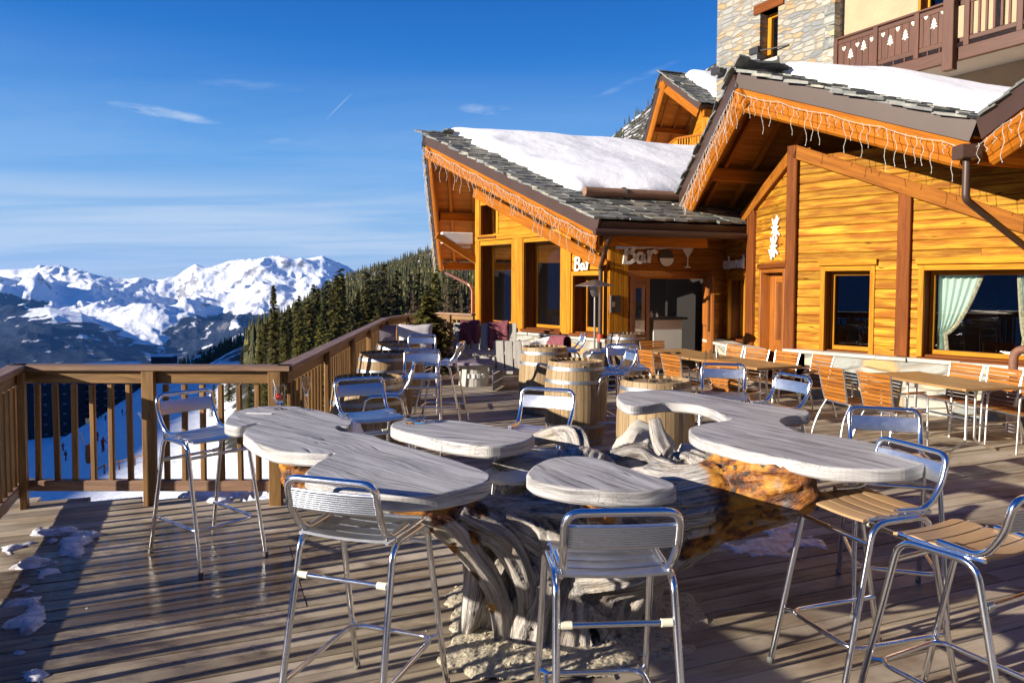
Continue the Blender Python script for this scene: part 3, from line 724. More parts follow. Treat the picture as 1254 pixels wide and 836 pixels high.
def stump_mesh():
    mb = MB(); SMP = []
    def T(pts, n=5):
        c = [PY(a, b, Y+(.15 if Y < 3.6 else 0))-O_ for a, b, Y, r in pts]; rs = [q[3] for q in pts]
        cc = spline(c, n); rr = []
        for i in range(len(pts)-1):
            for k in range(n): rr.append(rs[i]+(rs[i+1]-rs[i])*k/n)
        rr.append(rs[-1]); cc = [V((p.x, p.y, max(p.z, -.02))) for p in cc]
        mb.tube(cc, rr, 14)
        nrm = (cc[1]-cc[0]).orthogonal().normalized(); L = 0; tid = len(SMP)
        for i in range(len(cc)-1):
            tt = (cc[i+1]-cc[i]); l = tt.length; tt = tt.normalized(); nrm = (nrm-tt*nrm.dot(tt)).normalized(); bn = tt.cross(nrm); m = max(1, int(l/.03))
            for k in range(m): SMP.append((cc[i].lerp(cc[i+1], k/m), tt, nrm.copy(), bn, L+l*k/m, rr[i], (tid*.37) % 5))
            L += l
    T([(700, 800, 3.80, .36), (698, 740, 3.80, .32), (700, 680, 3.82, .28), (710, 620, 3.9, .28), (725, 580, 4.05, .22)])
    T([(655, 800, 3.62, .15), (660, 740, 3.62, .15), (672, 680, 3.66, .16), (700, 630, 3.75, .17)])
    T([(590, 800, 3.80, .13), (600, 740, 3.76, .14), (625, 685, 3.72, .15), (670, 640, 3.75, .17)])
    T([(760, 790, 3.85, .16), (770, 720, 3.8, .17), (790, 660, 3.8, .18), (830, 610, 3.9, .20)])
    T([(610, 800, 3.75, .10), (625, 730, 3.75, .12), (650, 660, 3.7, .16), (690, 620, 3.8, .2)])
    # golden-lipped left arm sweeping out under the big left top
    T([(700, 650, 3.65, .20), (640, 645, 3.55, .16), (585, 640, 3.48, .13), (530, 632, 3.4, .085), (480, 624, 3.35, .06), (430, 610, 3.35, .055), (385, 594, 3.45, .07), (362, 586, 3.55, .07)])
    T([(452, 624, 3.2, .035), (490, 630, 3.17, .042), (532, 641, 3.18, .05), (568, 668, 3.25, .055), (598, 705, 3.34, .055), (612, 745, 3.40, .055), (614, 795, 3.44, .05)])
    T([(520, 614, 3.28, .05), (575, 648, 3.4, .07), (585, 690, 3.5, .06), (578, 745, 3.6, .05), (570, 780, 3.62, .04)])
    T([(560, 632, 3.32, .06), (615, 662, 3.34, .065), (642, 712, 3.36, .05), (645, 760, 3.40, .05), (642, 805, 3.42, .05)])
    T([(610, 640, 3.42, .08), (670, 680, 3.45, .07), (690, 730, 3.48, .07), (690, 790, 3.5, .07)])
    T([(366, 592, 3.75, .075), (372, 600, 3.6, .07), (392, 606, 3.45, .06)])
    T([(352, 572, 3.72, .06), (372, 585, 3.6, .085), (400, 575, 3.55, .06)])
    # right arm with the golden burl
    T([(745, 640, 3.8, .22), (800, 622, 3.75, .22), (850, 614, 3.6, .19), (895, 602, 3.45, .155), (940, 598, 3.3, .15), (975, 596, 3.22, .13), (996, 590, 3.2, .085)])
    T([(700, 700, 3.7, .16), (770, 690, 3.6, .15), (830, 668, 3.5, .11), (880, 645, 3.4, .085), (930, 630, 3.3, .08), (965, 620, 3.25, .07)])
    T([(870, 585, 3.55, .09), (890, 572, 3.5, .08), (905, 575, 3.45, .07)])
    T([(840, 640, 3.62, .13), (800, 690, 3.68, .11), (765, 740, 3.72, .10), (745, 795, 3.72, .11)])
    T([(735, 640, 3.3, .10), (735, 622, 3.1, .085), (735, 612, 2.95, .07)])
    T([(690, 640, 3.5, .12), (715, 660, 3.45, .10), (728, 700, 3.5, .09), (716, 760, 3.55, .09), (712, 800, 3.55, .10)])
    # root plate on top
    T([(655, 540, 4.35, .045), (680, 532, 4.3, .05), (702, 536, 4.2, .07), (712, 560, 4.1, .085), (718, 595, 4.0, .12)])
    T([(800, 512, 4.5, .035), (806, 535, 4.4, .045), (818, 560, 4.25, .05), (838, 575, 4.1, .08)])
    T([(735, 570, 4.1, .04), (760, 555, 4.1, .04), (785, 552, 4.08, .042), (800, 566, 4.05, .045), (818, 575, 4.0, .05), (822, 590, 3.95, .06)])
    T([(795, 560, 4.1, .03), (790, 548, 4.1, .022), (796, 538, 4.1, .014)])
    T([(822, 548, 4.15, .018), (815, 556, 4.12, .028), (812, 568, 4.1, .035)])
    T([(838, 560, 4.2, .06), (858, 575, 4.1, .09), (868, 592, 4.0, .12), (840, 610, 3.9, .16)])
    T([(610, 590, 3.95, .10), (640, 580, 4.0, .11), (670, 585, 4.05, .12), (700, 600, 4.0, .14)])
    T([(640, 562, 4.2, .06), (625, 556, 4.35, .045), (600, 550, 4.5, .03)])
    me = bpy.data.meshes.new('tmp'); me.from_pydata(mb.v, [], mb.f); o = bpy.data.objects.new('tmp', me); COL.objects.link(o)
    md = o.modifiers.new('r', 'REMESH'); md.mode = 'VOXEL'; md.voxel_size = .0110
    sm = o.modifiers.new('s', 'SMOOTH'); sm.iterations = 9; sm.factor = .6
    dg = bpy.context.evaluated_depsgraph_get(); ev = o.evaluated_get(dg); m2 = bpy.data.meshes.new_from_object(ev)
    bpy.data.objects.remove(o); m2.name = 'stump'
    n = len(m2.vertices); co = np.empty(n*3, np.float32); m2.vertices.foreach_get('co', co); co = co.reshape(-1, 3)
    nr = np.empty(n*3, np.float32); m2.vertices.foreach_get('normal', nr); nr = nr.reshape(-1, 3)
    from mathutils import kdtree
    kd = kdtree.KDTree(len(SMP)); [kd.insert(p_[0], k_) for k_, p_ in enumerate(SMP)]; kd.balance(); flow = np.zeros((n, 3), np.float32)
    gold = np.zeros(n, np.float32); dark = np.zeros(n, np.float32)
    G = [(PY(a, b, Y+(.15 if Y < 3.6 else 0))-O_, r*.86) for a, b, Y, r in [(372, 590, 3.6, .26), (400, 600, 3.4, .15), (445, 605, 3.22, .14), (500, 614, 3.2, .11), (540, 632, 3.2, .07), (575, 655, 3.28, .055), (590, 680, 3.36, .05), (602, 715, 3.42, .045), (470, 618, 3.32, .12), (505, 612, 3.36, .14), (545, 618, 3.36, .13), (580, 634, 3.36, .09), (525, 655, 3.16, .05), (552, 672, 3.2, .05), (582, 706, 3.3, .045), (598, 745, 3.36, .045),
         (735, 610, 2.98, .16), (735, 630, 3.2, .10), (930, 595, 3.3, .21), (985, 590, 3.2, .18), (890, 600, 3.42, .19), (905, 635, 3.35, .17), (860, 650, 3.4, .12), (885, 572, 3.48, .12), (690, 640, 3.42, .03), (840, 670, 3.42, .07)]]
    for i in range(n):
        p = V(co[i]); q = V((p.x, p.y, p.z))
        w = noise.noise_vector(q*3.0)
        a = math.atan2(p.y, p.x); 
        best = None
        for co_, ix, ds in kd.find_n(q, 8):
            e_ = ds-SMP[ix][5]
            if best is None or e_ < best[0]: best = (e_, ix)
        sp_ = SMP[best[1]]; dd_ = q-sp_[0]; fa_, fb_, fs_ = dd_.dot(sp_[2]), dd_.dot(sp_[3]), sp_[4]+dd_.dot(sp_[1])
        tw = .5*math.sin(fs_*2.2+sp_[6]); ct, st_ = math.cos(tw), math.sin(tw)
        ex = V((fa_*ct-fb_*st_, fa_*st_+fb_*ct, fs_+sp_[6]))+w*.018
        flow[i] = (ex.x, ex.y, ex.z)
        # grooves follow the trunk: low frequency along z near the base, along x further out on the arms
        out = min(1, max(0, (abs(p.x)-.45)/.4)); 
        g1 = noise.noise(V((ex.x*17, ex.y*17, ex.z*1.3+7)))
        g2 = noise.noise(V((ex.x*46, ex.y*46, ex.z*2.6+1)))
        lump = noise.noise(q*4.2+V((9, 1, 4)))
        d = (.5-abs(g1)*2.2)*.020 + g2*.008 + lump*.008
        gg = 0
        for c, r in G:
            dd = (p-c).length
            if dd < r*1.25: gg = max(gg, min(1, max(0, (r*1.15-dd+noise.noise(q*11)*.045)/(r*.22))))
        if gg > 0:
            vo = noise.noise(q*26+V((3, 3, 3))); 
            if vo < -.34: d -= .008; dark[i] = min(1, (-.34-vo)*9)
            d += noise.noise(q*9)*.012
        gold[i] = gg
        dark[i] = max(dark[i], max(0, min(1, (abs(g1)-.40)*8))*.55, max(0, min(1, (-.36-g2)*7))*.5)
        co[i] += nr[i]*d
    m2.vertices.foreach_set('co', co.ravel())
    for nm, arr in (('gold', gold), ('crack', dark)):
        at = m2.attributes.new(nm, 'FLOAT', 'POINT'); at.data.foreach_set('value', arr)
    at = m2.attributes.new('flow', 'FLOAT_VECTOR', 'POINT'); at.data.foreach_set('vector', flow.ravel())
    m2.polygons.foreach_set('use_smooth', [True]*len(m2.polygons)); m2.update()
    m, t, b = nt('driftwood'); tc = N_(t, 'ShaderNodeTexCoord').outputs['Object']
    fl = attr(t, 'flow').outputs['Vector']
    g = noise_(t, vecmap(t, fl, (30, 30, 1.6)), 1, 6, .7, .3); gf = noise_(t, vecmap(t, fl, (150, 150, 7)), 1, 3, .6)
    gg = mth(t, 'ADD', mth(t, 'MULTIPLY', g, .6), mth(t, 'MULTIPLY', gf, .4))
    grey = ramp(t, gg, [(.37, (.045, .038, .034)), (.44, (.20, .18, .16)), (.52, (.36, .335, .31)), (.62, (.54, .51, .475))])
    warm = noise_(t, tc, 3.5, 4); grey = mixc(t, ramp(t, warm, [(.48, 0.0), (.7, .55)]), grey, (.36, .28, .18))
    gn = noise_(t, tc, 7, 5, .65)
    gold_c = ramp(t, gn, [(.38, (.02, .007, .003)), (.46, (.16, .045, .005)), (.54, (.38, .15, .010)), (.70, (.50, .27, .04))])
    c = mixc(t, attr(t, 'gold').outputs['Fac'], grey, gold_c)
    c = mixc(t, attr(t, 'crack').outputs['Fac'], c, (.05, .03, .02))
    L_(t, c, b.inputs['Base Color']); L_(t, mth(t, 'SUBTRACT', .7, mth(t, 'MULTIPLY', attr(t, 'gold').outputs['Fac'], .18)), b.inputs['Roughness'])
    bump(t, b, mth(t, 'ADD', gg, mth(t, 'MULTIPLY', gn, .3)), .95, .02)
    m2.materials.clear(); m2.materials.append(m)
    o = bpy.data.objects.new('stump', m2); COL.objects.link(o); o.parent = stump
    print('stump verts', n)
stump_mesh()
def rock(name, label, c, sz, seed, mat='boulder', rot=0, sub=4, rough=.3, cuts=9):
    import bmesh
    bm = bmesh.new(); bmesh.ops.create_icosphere(bm, subdivisions=sub, radius=1); r = random.Random(seed)
    pl = []
    for k in range(cuts):
        n = V((r.gauss(0, 1), r.gauss(0, 1), r.gauss(0, .8))).normalized(); pl.append((n, r.uniform(.55, .85)))
    for v in bm.verts:
        p = v.co.copy()
        for n, d in pl:
            k = p.dot(n)
            if k > d: p -= n*(k-d)*.92
        p += p.normalized()*(noise.noise(p*2.2+V((seed, 0, 0)))*rough*.4+noise.noise(p*7+V((seed, 0, 0)))*rough*.12)
        v.co = V((p.x*sz[0], p.y*sz[1], p.z*sz[2]))
    me = bpy.data.meshes.new(name); bm.to_mesh(me); bm.free(); me.materials.append(M[mat])
    me.polygons.foreach_set('use_smooth', [True]*len(me.polygons)); me.set_sharp_from_angle(angle=rad(28))
    o = bpy.data.objects.new(name, me); COL.objects.link(o); o.location = c; o.rotation_euler = (0, 0, rot)
    return tag(o, label, 'rock')
q = PY(778, 538, 4.75); rock('boulder', 'large pale flat-topped boulder between the tabletops in front of the round barrel', (q.x, q.y, q.z-.19), (.32, .28, .30), 4, rot=.4)
q = PY(800, 576, 4.1); rock('stone', 'fist-like pale stone wedged under a looping root, right of its smaller neighbour', q, (.10, .08, .075), 11, sub=3)
q = PY(756, 566, 4.2); rock('stone', 'smaller pale stone wedged in the roots just left of the fist-like one', q, (.075, .06, .06), 12, sub=3)
q = PY(846, 553, 4.5); rock('stone', 'thin pale stone lying against the boulder under the far edge of the curved tabletop', q, (.12, .09, .05), 13, sub=3)
q = PY(680, 562, 4.5); rock('stone', 'pale stone showing behind the half-round tabletop beside the arched root', q, (.16, .10, .06), 15, sub=3)
def blob_sheet(name, outline, z, mat, h, label=None, kind=None, seed=0, cat=None, freq=6, thr=-.1, res=.035, chips=0):
    """irregular low mound over an outline (list of x, y): grid with a noisy, thinning border"""
    xs = [p[0] for p in outline]; ys = [p[1] for p in outline]
    def inside(x, y):
        c = False; j = len(outline)-1
        for i in range(len(outline)):
            a, b = outline[i], outline[j]
            if (a[1] > y) != (b[1] > y) and x < (b[0]-a[0])*(y-a[1])/(b[1]-a[1])+a[0]: c = not c
            j = i
        return c
    def dist(x, y):
        d = 9
        for i in range(len(outline)):
            a, b = V(outline[i-1]), V(outline[i]); p = V((x, y)); ab = b-a; k = max(0, min(1, (p-a).dot(ab)/max(ab.dot(ab), 1e-9))); d = min(d, (p-a-ab*k).length)
        return d
    nx = int((max(xs)-min(xs))/res)+2; ny = int((max(ys)-min(ys))/res)+2; idx = {}; vs = []; fs = []
    for i in range(nx):
        for j in range(ny):
            x, y = min(xs)+i*res, min(ys)+j*res
            s = noise.noise(V((x*freq, y*freq, seed)))+.5*noise.noise(V((x*freq*2.7, y*freq*2.7, seed)))
            f = s+min(1, dist(x, y)*4)*(1 if inside(x, y) else -1)-thr-.45
            if f > -.5:
                k = (min(1, f*2.0)**.6 if f > 0 else max(-1, f*6)); idx[i, j] = len(vs)
                vs.append((x, y, z+(h*k*(.55+.9*abs(noise.noise(V((x*13, y*13, seed+3)))))+h*.25*noise.noise(V((x*45, y*45, 2))) if k > 0 else -.03*abs(k))))
    for i in range(nx):
        for j in range(ny):
            q = [(i, j), (i+1, j), (i+1, j+1), (i, j+1)]
            if all(a in idx for a in q) and any(vs[idx[a]][2] > z-.004 for a in q): fs.append([idx[a] for a in q])
    mb = MB(); mb.raw([(v[0], v[1], v[2]+(abs(noise.noise(V((v[0]*55, v[1]*55, 2))))*.007 if chips else 0)) for v in vs], fs); rc = random.Random(seed)
    for _ in range(chips):
        p = rc.choice(vs); s_ = rc.uniform(.004, .013); mb.box((p[0]+rc.gauss(0, .035), p[1]+rc.gauss(0, .035), p[2]+s_*.4), (s_*1.5, s_, s_*.8), Matrix.Rotation(rc.uniform(0, 3), 3, V((rc.gauss(0, 1), rc.gauss(0, 1), 1))), s_*.2)
    o = mb.build(name, M[mat], None, not chips, 60)
    return tag(o, label, cat, None, kind)
go = [(540, 728), (640, 712), (720, 742), (800, 735), (848, 742), (862, 756), (810, 784), (740, 812), (650, 832), (586, 824), (556, 782)]
g = blob_sheet('gravel_bed', [(P(a, b).x, P(a, b).y) for a, b in go], .004, 'gravel', .014, kind='stuff', seed=2, thr=-.8, res=.014, freq=4, chips=260)
# ------------------------------------------------------------ chalets
class Wall:
    """vertical plane: origin o (x, y), unit direction d, outward normal n (towards the viewer side)"""
    def __init__(s, o, d, out):
        s.o = V((o[0], o[1], 0)); s.d = V((d[0], d[1], 0)).normalized(); n = V((-s.d.y, s.d.x, 0))
        s.n = n if n.dot(V((*out, 0))) > 0 else -n
        s.R = Matrix((s.d, s.n, V((0, 0, 1)))).transposed()
        if s.R.determinant() < 0: s.R = Matrix((-s.d, s.n, V((0, 0, 1)))).transposed()
    def off(s, k): return Wall((s.o+s.n*k).to_2d(), s.d.to_2d(), s.n.to_2d())
    def hit(s, px, py):
        r = ray(px, py); k = (s.o-CAM).dot(s.n)/r.dot(s.n); p = CAM+r*k; return (p-s.o).dot(s.d), p.z
    def pt(s, u, z, k=0.0): return s.o+s.d*u+s.n*k+V((0, 0, z))
    def rect(s, x0, x1, y0, y1):
        """pixel box to (u0, u1, z0, z1); y0 upper, y1 lower, read at the left side"""
        u0, za = s.hit(x0, y0); u1, _ = s.hit(x1, y0); _, zb = s.hit(x0, y1); return (min(u0, u1), max(u0, u1), zb, za)
    def bx(s, mb, u0, u1, z0, z1, k0, k1, bev=0.0):
        mb.box(s.pt((u0+u1)/2, (z0+z1)/2, (k0+k1)/2), (abs(u1-u0), abs(k1-k0), abs(z1-z0)), s.R, bev)
def siding(w, t, u0, u1, z0, top, ops, mat='siding', rh=.135, name='wall', bev=.011, step=.12):
    """log-profile boards laid on the plane; top(u) gives the wall top, ops are openings (u0, u1, z0, z1)"""
    mb = MB(); r = random.Random(int(u1*100)+3); z = z0
    zmax = max(top(u0+(u1-u0)*k/20) for k in range(21))
    while z < zmax:
        zc = z+rh/2; N = int((u1-u0)/.02)
        # interval where the wall top is above this row
        us = [u0+(u1-u0)*k/N for k in range(N+1)]; ok = [u for u in us if top(u) > zc]
        if not ok: break
        segs = [(ok[0], ok[-1])]
        for a, b, c, d in ops:
            if zc > c and zc < d:
                ns = []
                for s0, s1 in segs:
                    if b <= s0 or a >= s1: ns.append((s0, s1)); continue
                    if a > s0: ns.append((s0, a))
                    if b < s1: ns.append((b, s1))
                segs = ns
        for s0, s1 in segs:
            cuts = [s0]
            if s1-s0 > 2.6: cuts.append(s0+(s1-s0)*r.uniform(.3, .7))
            cuts.append(s1)
            for a, b in zip(cuts[:-1], cuts[1:]):
                if b-a > .01: w.bx(mb, a, b-.002, z+.002, z+rh-.002, -.06, r.uniform(-.003, .004), bev)
        z += rh
    return mb.build(name, M[mat], t)
def window(w, t, r, depth=.16, fr=.065, mat='board', reveal='beam', sill=True, lintel=None, mull=None, name='window', trim=.07):
    """recessed window: casing on the wall face, dark reveal, inner frame, glass"""
    u0, u1, z0, z1 = r; mb = MB()
    c = trim
    w.bx(mb, u0-c, u0, z0-c*.3, z1+c, -.05, .018, .004); w.bx(mb, u1, u1+c, z0-c*.3, z1+c, -.05, .018, .004)
    w.bx(mb, u0+.001, u1-.001, z1, z1+c, -.05, .016, .004)
    f = mb.build(name, M[mat], t)
    mb = MB(); d = -depth
    w.bx(mb, u0-.02, u0+.003, z0, z1, d-.08, -.052); w.bx(mb, u1-.003, u1+.02, z0, z1, d-.08, -.052); w.bx(mb, u0+.004, u1-.004, z1-.003, z1+.02, d-.08, -.052); w.bx(mb, u0+.004, u1-.004, z0-.03, z0+.002, d-.08, -.052)
    mb.build('reveal', M[reveal], f)
    mb = MB(); q = fr
    w.bx(mb, u0+.004, u0+q, z0+.003, z1-.003, d-.05, d, .006); w.bx(mb, u1-q, u1-.004, z0+.003, z1-.003, d-.05, d, .006)
    w.bx(mb, u0+q, u1-q, z1-q, z1-.004, d-.05, d-.002, .006); w.bx(mb, u0+q, u1-q, z0+.003, z0+q, d-.05, d-.002, .006)
    if mull:
        for m in mull: um = u0+(u1-u0)*m; w.bx(mb, um-.03, um+.03, z0+q, z1-q, d-.045, d-.004, .004)
    mb.build('frame', M['board'], f)
    mb = MB(); a, b, c_, e = w.pt(u0+q, z0+q, d-.03), w.pt(u1-q, z0+q, d-.03), w.pt(u1-q, z1-q, d-.03), w.pt(u0+q, z1-q, d-.03)
    mb.raw([a, b, c_, e], [[0, 1, 2, 3]]); mb.build('pane', M['glass'], f)
    if sill:
        mb = MB(); w.bx(mb, u0-.05, u1+.05, z0-.075, z0-.025, -.08, .07, .008); mb.build('sill', M['beam'], f)
    if lintel:
        mb = MB(); w.bx(mb, u0-lintel, u1+lintel, z1+c+.012, z1+c+.10, -.02, .05, .006); mb.build('lintel', M['board'], f)
    return f
RH = V((.936, .350, 0)).normalized()      # the ridges all run this way
def roof(t, AP, EA, EB, Lr, snow=True, sa=(.8, None, 0, .72), thick=.10, purl=(0, .5, .97), inset=(1.0, 1.0), sc=1.0, seed=1, plen=1.7, slate_mx=None, snow_h=.26):
    """prow gable roof. AP apex, EA end of the rake towards the right wall, EB end of the left rake; points are the top of the roof deck"""
    for side, E in (('a', EA), ('b', EB)):
        up = V((0, 0, 1)); k = E-AP; n = RH.cross(k); n = n if n.z > 0 else -n; n.normalize()
        # deck with boarded underside
        mb = MB(); kd = k.normalized(); Lk = k.length; nb = int(Lk/.14)
        for i in range(nb):
            a = AP+kd*(Lk*(i+.5)/nb); mb.beam(a-n*.04+RH*.02, a+RH*Lr-n*.04, Lk/nb-.004, .03, n, .003)
        mb.build('soffit', M['soffit'], t)
        mb = MB(); a, b, c, d = AP-n*.02, E-n*.02, E+RH*Lr-n*.02, AP+RH*Lr-n*.02
        mb.raw([a, b, c, d, a+n*.13, b+n*.13, c+n*.13, d+n*.13], [[0, 1, 2, 3], [7, 6, 5, 4], [0, 1, 5, 4], [1, 2, 6, 5], [2, 3, 7, 6], [3, 0, 4, 7]]); mb.build('roof_deck', M['brown_metal'], t)
        # rafters just under the soffit
        for s_ in (.45, 1.05, 1.65):
            if s_*sc < plen*sc+.3:
                mb = MB(); mb.beam(AP+RH*s_*sc-n*(.055+.05)+kd*.05, E+RH*s_*sc-n*(.055+.05)-kd*.1, .07, .10, n, .004); mb.build('rafter', M['orange'], t)
        # purlins running out to the rake
        for q in purl:
            if side == 'b' and q == 0: continue
            a = AP+k*q-up*(.155+.10*sc)+RH*.16
            if q == 0: a = a-up*.06
            mb = MB(); mb.beam(a, a+RH*(plen+.5), .17*sc, .21*sc, (0, 0, 1), .01); mb.build('purlin', M['orange'], t)
        # fascias on the rake
        o = -RH*.0
        mb = MB(); mb.beam(AP+n*.03-RH*.035, E+n*.03-RH*.035, .045, .25*sc, n, .003, ext=.0); mb.build('fascia', M['brown_metal'], t)
        mb = MB(); mb.beam(AP-n*(.10*sc+.10)-RH*.005, E-n*(.10*sc+.10)-RH*.005, .05, .22*sc, n, .01); mb.build('barge_board', M['orange'], t)
        mb = MB(); mb.beam(AP-n*(.29*sc+.06)+RH*.03, E-n*(.29*sc+.06)+RH*.03, .10, .13*sc, n, .035); mb.build('barge_log', M['orange'], t)
        # slates
        r = random.Random(seed+(side == 'b')); mb = MB(); rows = int(Lk/(.21*sc)); 
        smx = Lr if slate_mx is None else slate_mx
        for i in range(rows+1):
            q = Lk-(i+.2)*.21*sc
            s_ = -.09+r.uniform(-.06, .03)
            while s_ < smx:
                w_ = r.uniform(.22, .55)*sc; l_ = r.uniform(.28, .40)*sc; th = r.uniform(.022, .05)
                c0 = AP+kd*(q-l_/2+r.uniform(-.03, .05))+RH*(s_+w_/2)+n*(.150+r.uniform(0, .014))
                kx = (kd+n*r.uniform(.05, .11)).normalized(); rx = (RH+kd*r.uniform(-.09, .09)).normalized(); nx = rx.cross(kx); nx = nx if nx.z > 0 else -nx
                mb.rnd = r.random(); pl = []
                for (fx, fy) in ((-.5, -.5), (.0, -.52), (.5, -.48), (.52, .1), (.46, .5), (.05, .54), (-.48, .47), (-.52, 0)): pl.append(rx*w_*(fx+r.uniform(-.06, .06))+kx*l_*(fy+r.uniform(-.06, .06)))
                m = len(pl); vs = [c0+p-nx*th/2 for p in pl]+[c0+p*.97+nx*th/2 for p in pl]
                fs = [list(range(m))[::-1], [m+j for j in range(m)]]+[[j, (j+1) % m, m+(j+1) % m, m+j] for j in range(m)]
                mb.raw(vs, fs); s_ += w_*.94
        mb.rnd = None; mb.build('slates', M['slate'], t)
        if snow and side == 'a':
            s0, s1, q0, q1 = sa; s1 = s1 or Lr; q0 *= Lk; q1 *= Lk; res = .07; NX = int((s1-s0)/res); NY = int((q1-q0)/res); vs = []; fs = []
            for i in range(NX+1):
                for j in range(NY+1):
                    s_ = s0+(s1-s0)*i/NX; q = q0+(q1-q0)*j/NY
                    e1 = (s_-s0)+noise.noise(V((q*1.3, 3, seed)))*.35+noise.noise(V((q*5, 3, seed)))*.12+noise.noise(V((q*13, 3, seed)))*.05; e2 = (q1-q)+noise.noise(V((s_*1.1, 8, seed)))*.12; e3 = (q-q0)+.12
                    e = min(e1, e2, e3*1.5, s1+.3-s_); h = snow_h*(1-math.exp(-max(e, 0)*5.5))
                    h += (noise.noise(V((s_*.55, q*.7, seed)))*.08+noise.noise(V((s_*1.8, q*2.0, seed)))*.012)*min(1, max(e, 0)*2)
                    if e <= 0: h = -.03; 
                    vs.append(AP+RH*(s_+(-e1 if e1 < 0 else 0)*.8)+kd*q+n*(.20+h))
            for i in range(NX):
                for j in range(NY): a = i*(NY+1)+j; fs.append([a, a+NY+1, a+NY+2, a+1])
            for ring, rev in (([j for j in range(NY+1)], 0), ([NX*(NY+1)+j for j in range(NY+1)], 1), ([i*(NY+1) for i in range(NX+1)], 1), ([i*(NY+1)+NY for i in range(NX+1)], 0)):
                b = len(vs); vs += [vs[x]-n*.16 for x in ring]
                for j in range(len(ring)-1):
                    f = [ring[j], ring[j+1], b+j+1, b+j]; fs.append(f if not rev else f[::-1])
            mb = MB(); mb.raw(vs, fs); mb.build('snow_cover', M['snow'], t, True, 80)
def lights(name, label, a, b, n_, out, sp=.085, lens=(.10, .42), seed=1, r_=.003, group='icicle light chains along the eaves'):
    """a cable from a to b with hanging icicle strands and tiny bulbs"""
    t = thing(name, label, 'string lights', a, 0, group); r = random.Random(seed); b = b-a; L = b.length; d = b.normalized(); out = V(out)
    mb = MB(); pts = []; N = int(L/.05)
    for i in range(N+1): q = L*i/N; pts.append(d*q+out*.035+V((0, 0, -.02-.035*abs(math.sin(q*4.1))+r.uniform(-.006, .006))))
    mb.tube(pts, r_*1.15, 5); mb.build('cable', M['wire'], t)
    N = min(98, int(L/sp))
    for i in range(N):
        st = MB()
        q = L*(i+.5)/N+r.uniform(-.02, .02); ln = r.choice([lens[0], lens[0]*1.5, (lens[0]+lens[1])/2, lens[1]*.85, lens[1]])*r.uniform(.8, 1.15)
        p = d*q+out*.04+V((0, 0, -.03)); pp = [p]; m = 6; ph = r.uniform(0, 6)
        for k in range(1, m+1): pp.append(p+V((math.sin(ph+k*1.3)*.02, math.cos(ph+k*1.1)*.014, -ln*k/m))+d*math.sin(ph+k*1.7)*.017)
        rr = []; pts = []
        for k in range(m):
            pts += [pp[k], pp[k].lerp(pp[k+1], .8), pp[k].lerp(pp[k+1], .86)]; rr += [r_, r_, r_*2.0]
        pts.append(pp[m]); rr.append(r_*2); st.tube(pts, rr, 5)
        st.build('light_strand', M['wire'], t)
    return t
def lin(u0, z0, u1, z1): return lambda u: z0+(z1-z0)*(u-u0)/(u1-u0)

# ============ right chalet
dA = V((.647, -.763)); dB = V((-.035, 1.0)).normalized()
C = PY(972, 300, 11.6).to_2d(); WA = Wall(C, dA, (-1, -1)); WB = Wall(C, dB, (-1, 0))
RC = thing('chalet_restaurant', 'sunlit honey coloured chalet restaurant with prow gable, curtained windows and snowy slate roof', 'chalet', (0, 0, 0))
AP = PY(905, 99, 11.1); 
def vplane(pt, d, px, py):
    w = Wall(pt.to_2d(), d, (-1, -1)); u, z = w.hit(px, py); return w.pt(u, z)
EA = vplane(AP, dA, 1194, 164); EB = vplane(AP, dB, 826, 266)
# the two walls
u1, z1 = WA.hit(1254, 268); u_, z_ = WA.hit(980, 182); topA = lambda u: min(z_+(z1-z_)*(u-u_)/(u1-u_), 9) if u < u1+.4 else z_+(z1-z_)*(u1+.4-u_)/(u1-u_)+(u-u1-.4)*.35
w1 = WA.rect(1011, 1066, 332, 428); w2 = WA.rect(1132, 1262, 331, 434.5)
_, zled = WA.hit(1060, 432)
siding(WA, RC, 0.0, 7.0, zled-.02, topA, [(w1[0]-.06, w1[1]+.06, w1[2]-.02, w1[3]+.06), (w2[0]-.06, w2[1]+.06, w2[2]-.02, w2[3]+.06)])
window(WA, RC, w1, lintel=.10, depth=.17)['label'] = 'small dark window'
fw = window(WA, RC, w2, lintel=.10, depth=.20); fw['label'] = 'big window with tied-back mint curtains'
ub, zb = WB.hit(892, 290); topB = lin(0, z_, ub, zb)
wb = WB.rect(893, 912, 343, 414); db = WB.rect(933, 961, 333, 440); db = (db[0], db[1], 0.12, db[3])
siding(WB, RC, 0.0, 4.4, .1, topB, [(wb[0]-.06, wb[1]+.06, wb[2]-.02, wb[3]+.06), (db[0]-.05, db[1]+.05, 0, db[3]+.05)])
window(WB, RC, wb, lintel=.08, depth=.22)['label'] = 'narrow window with patterned curtain, beside the bar'
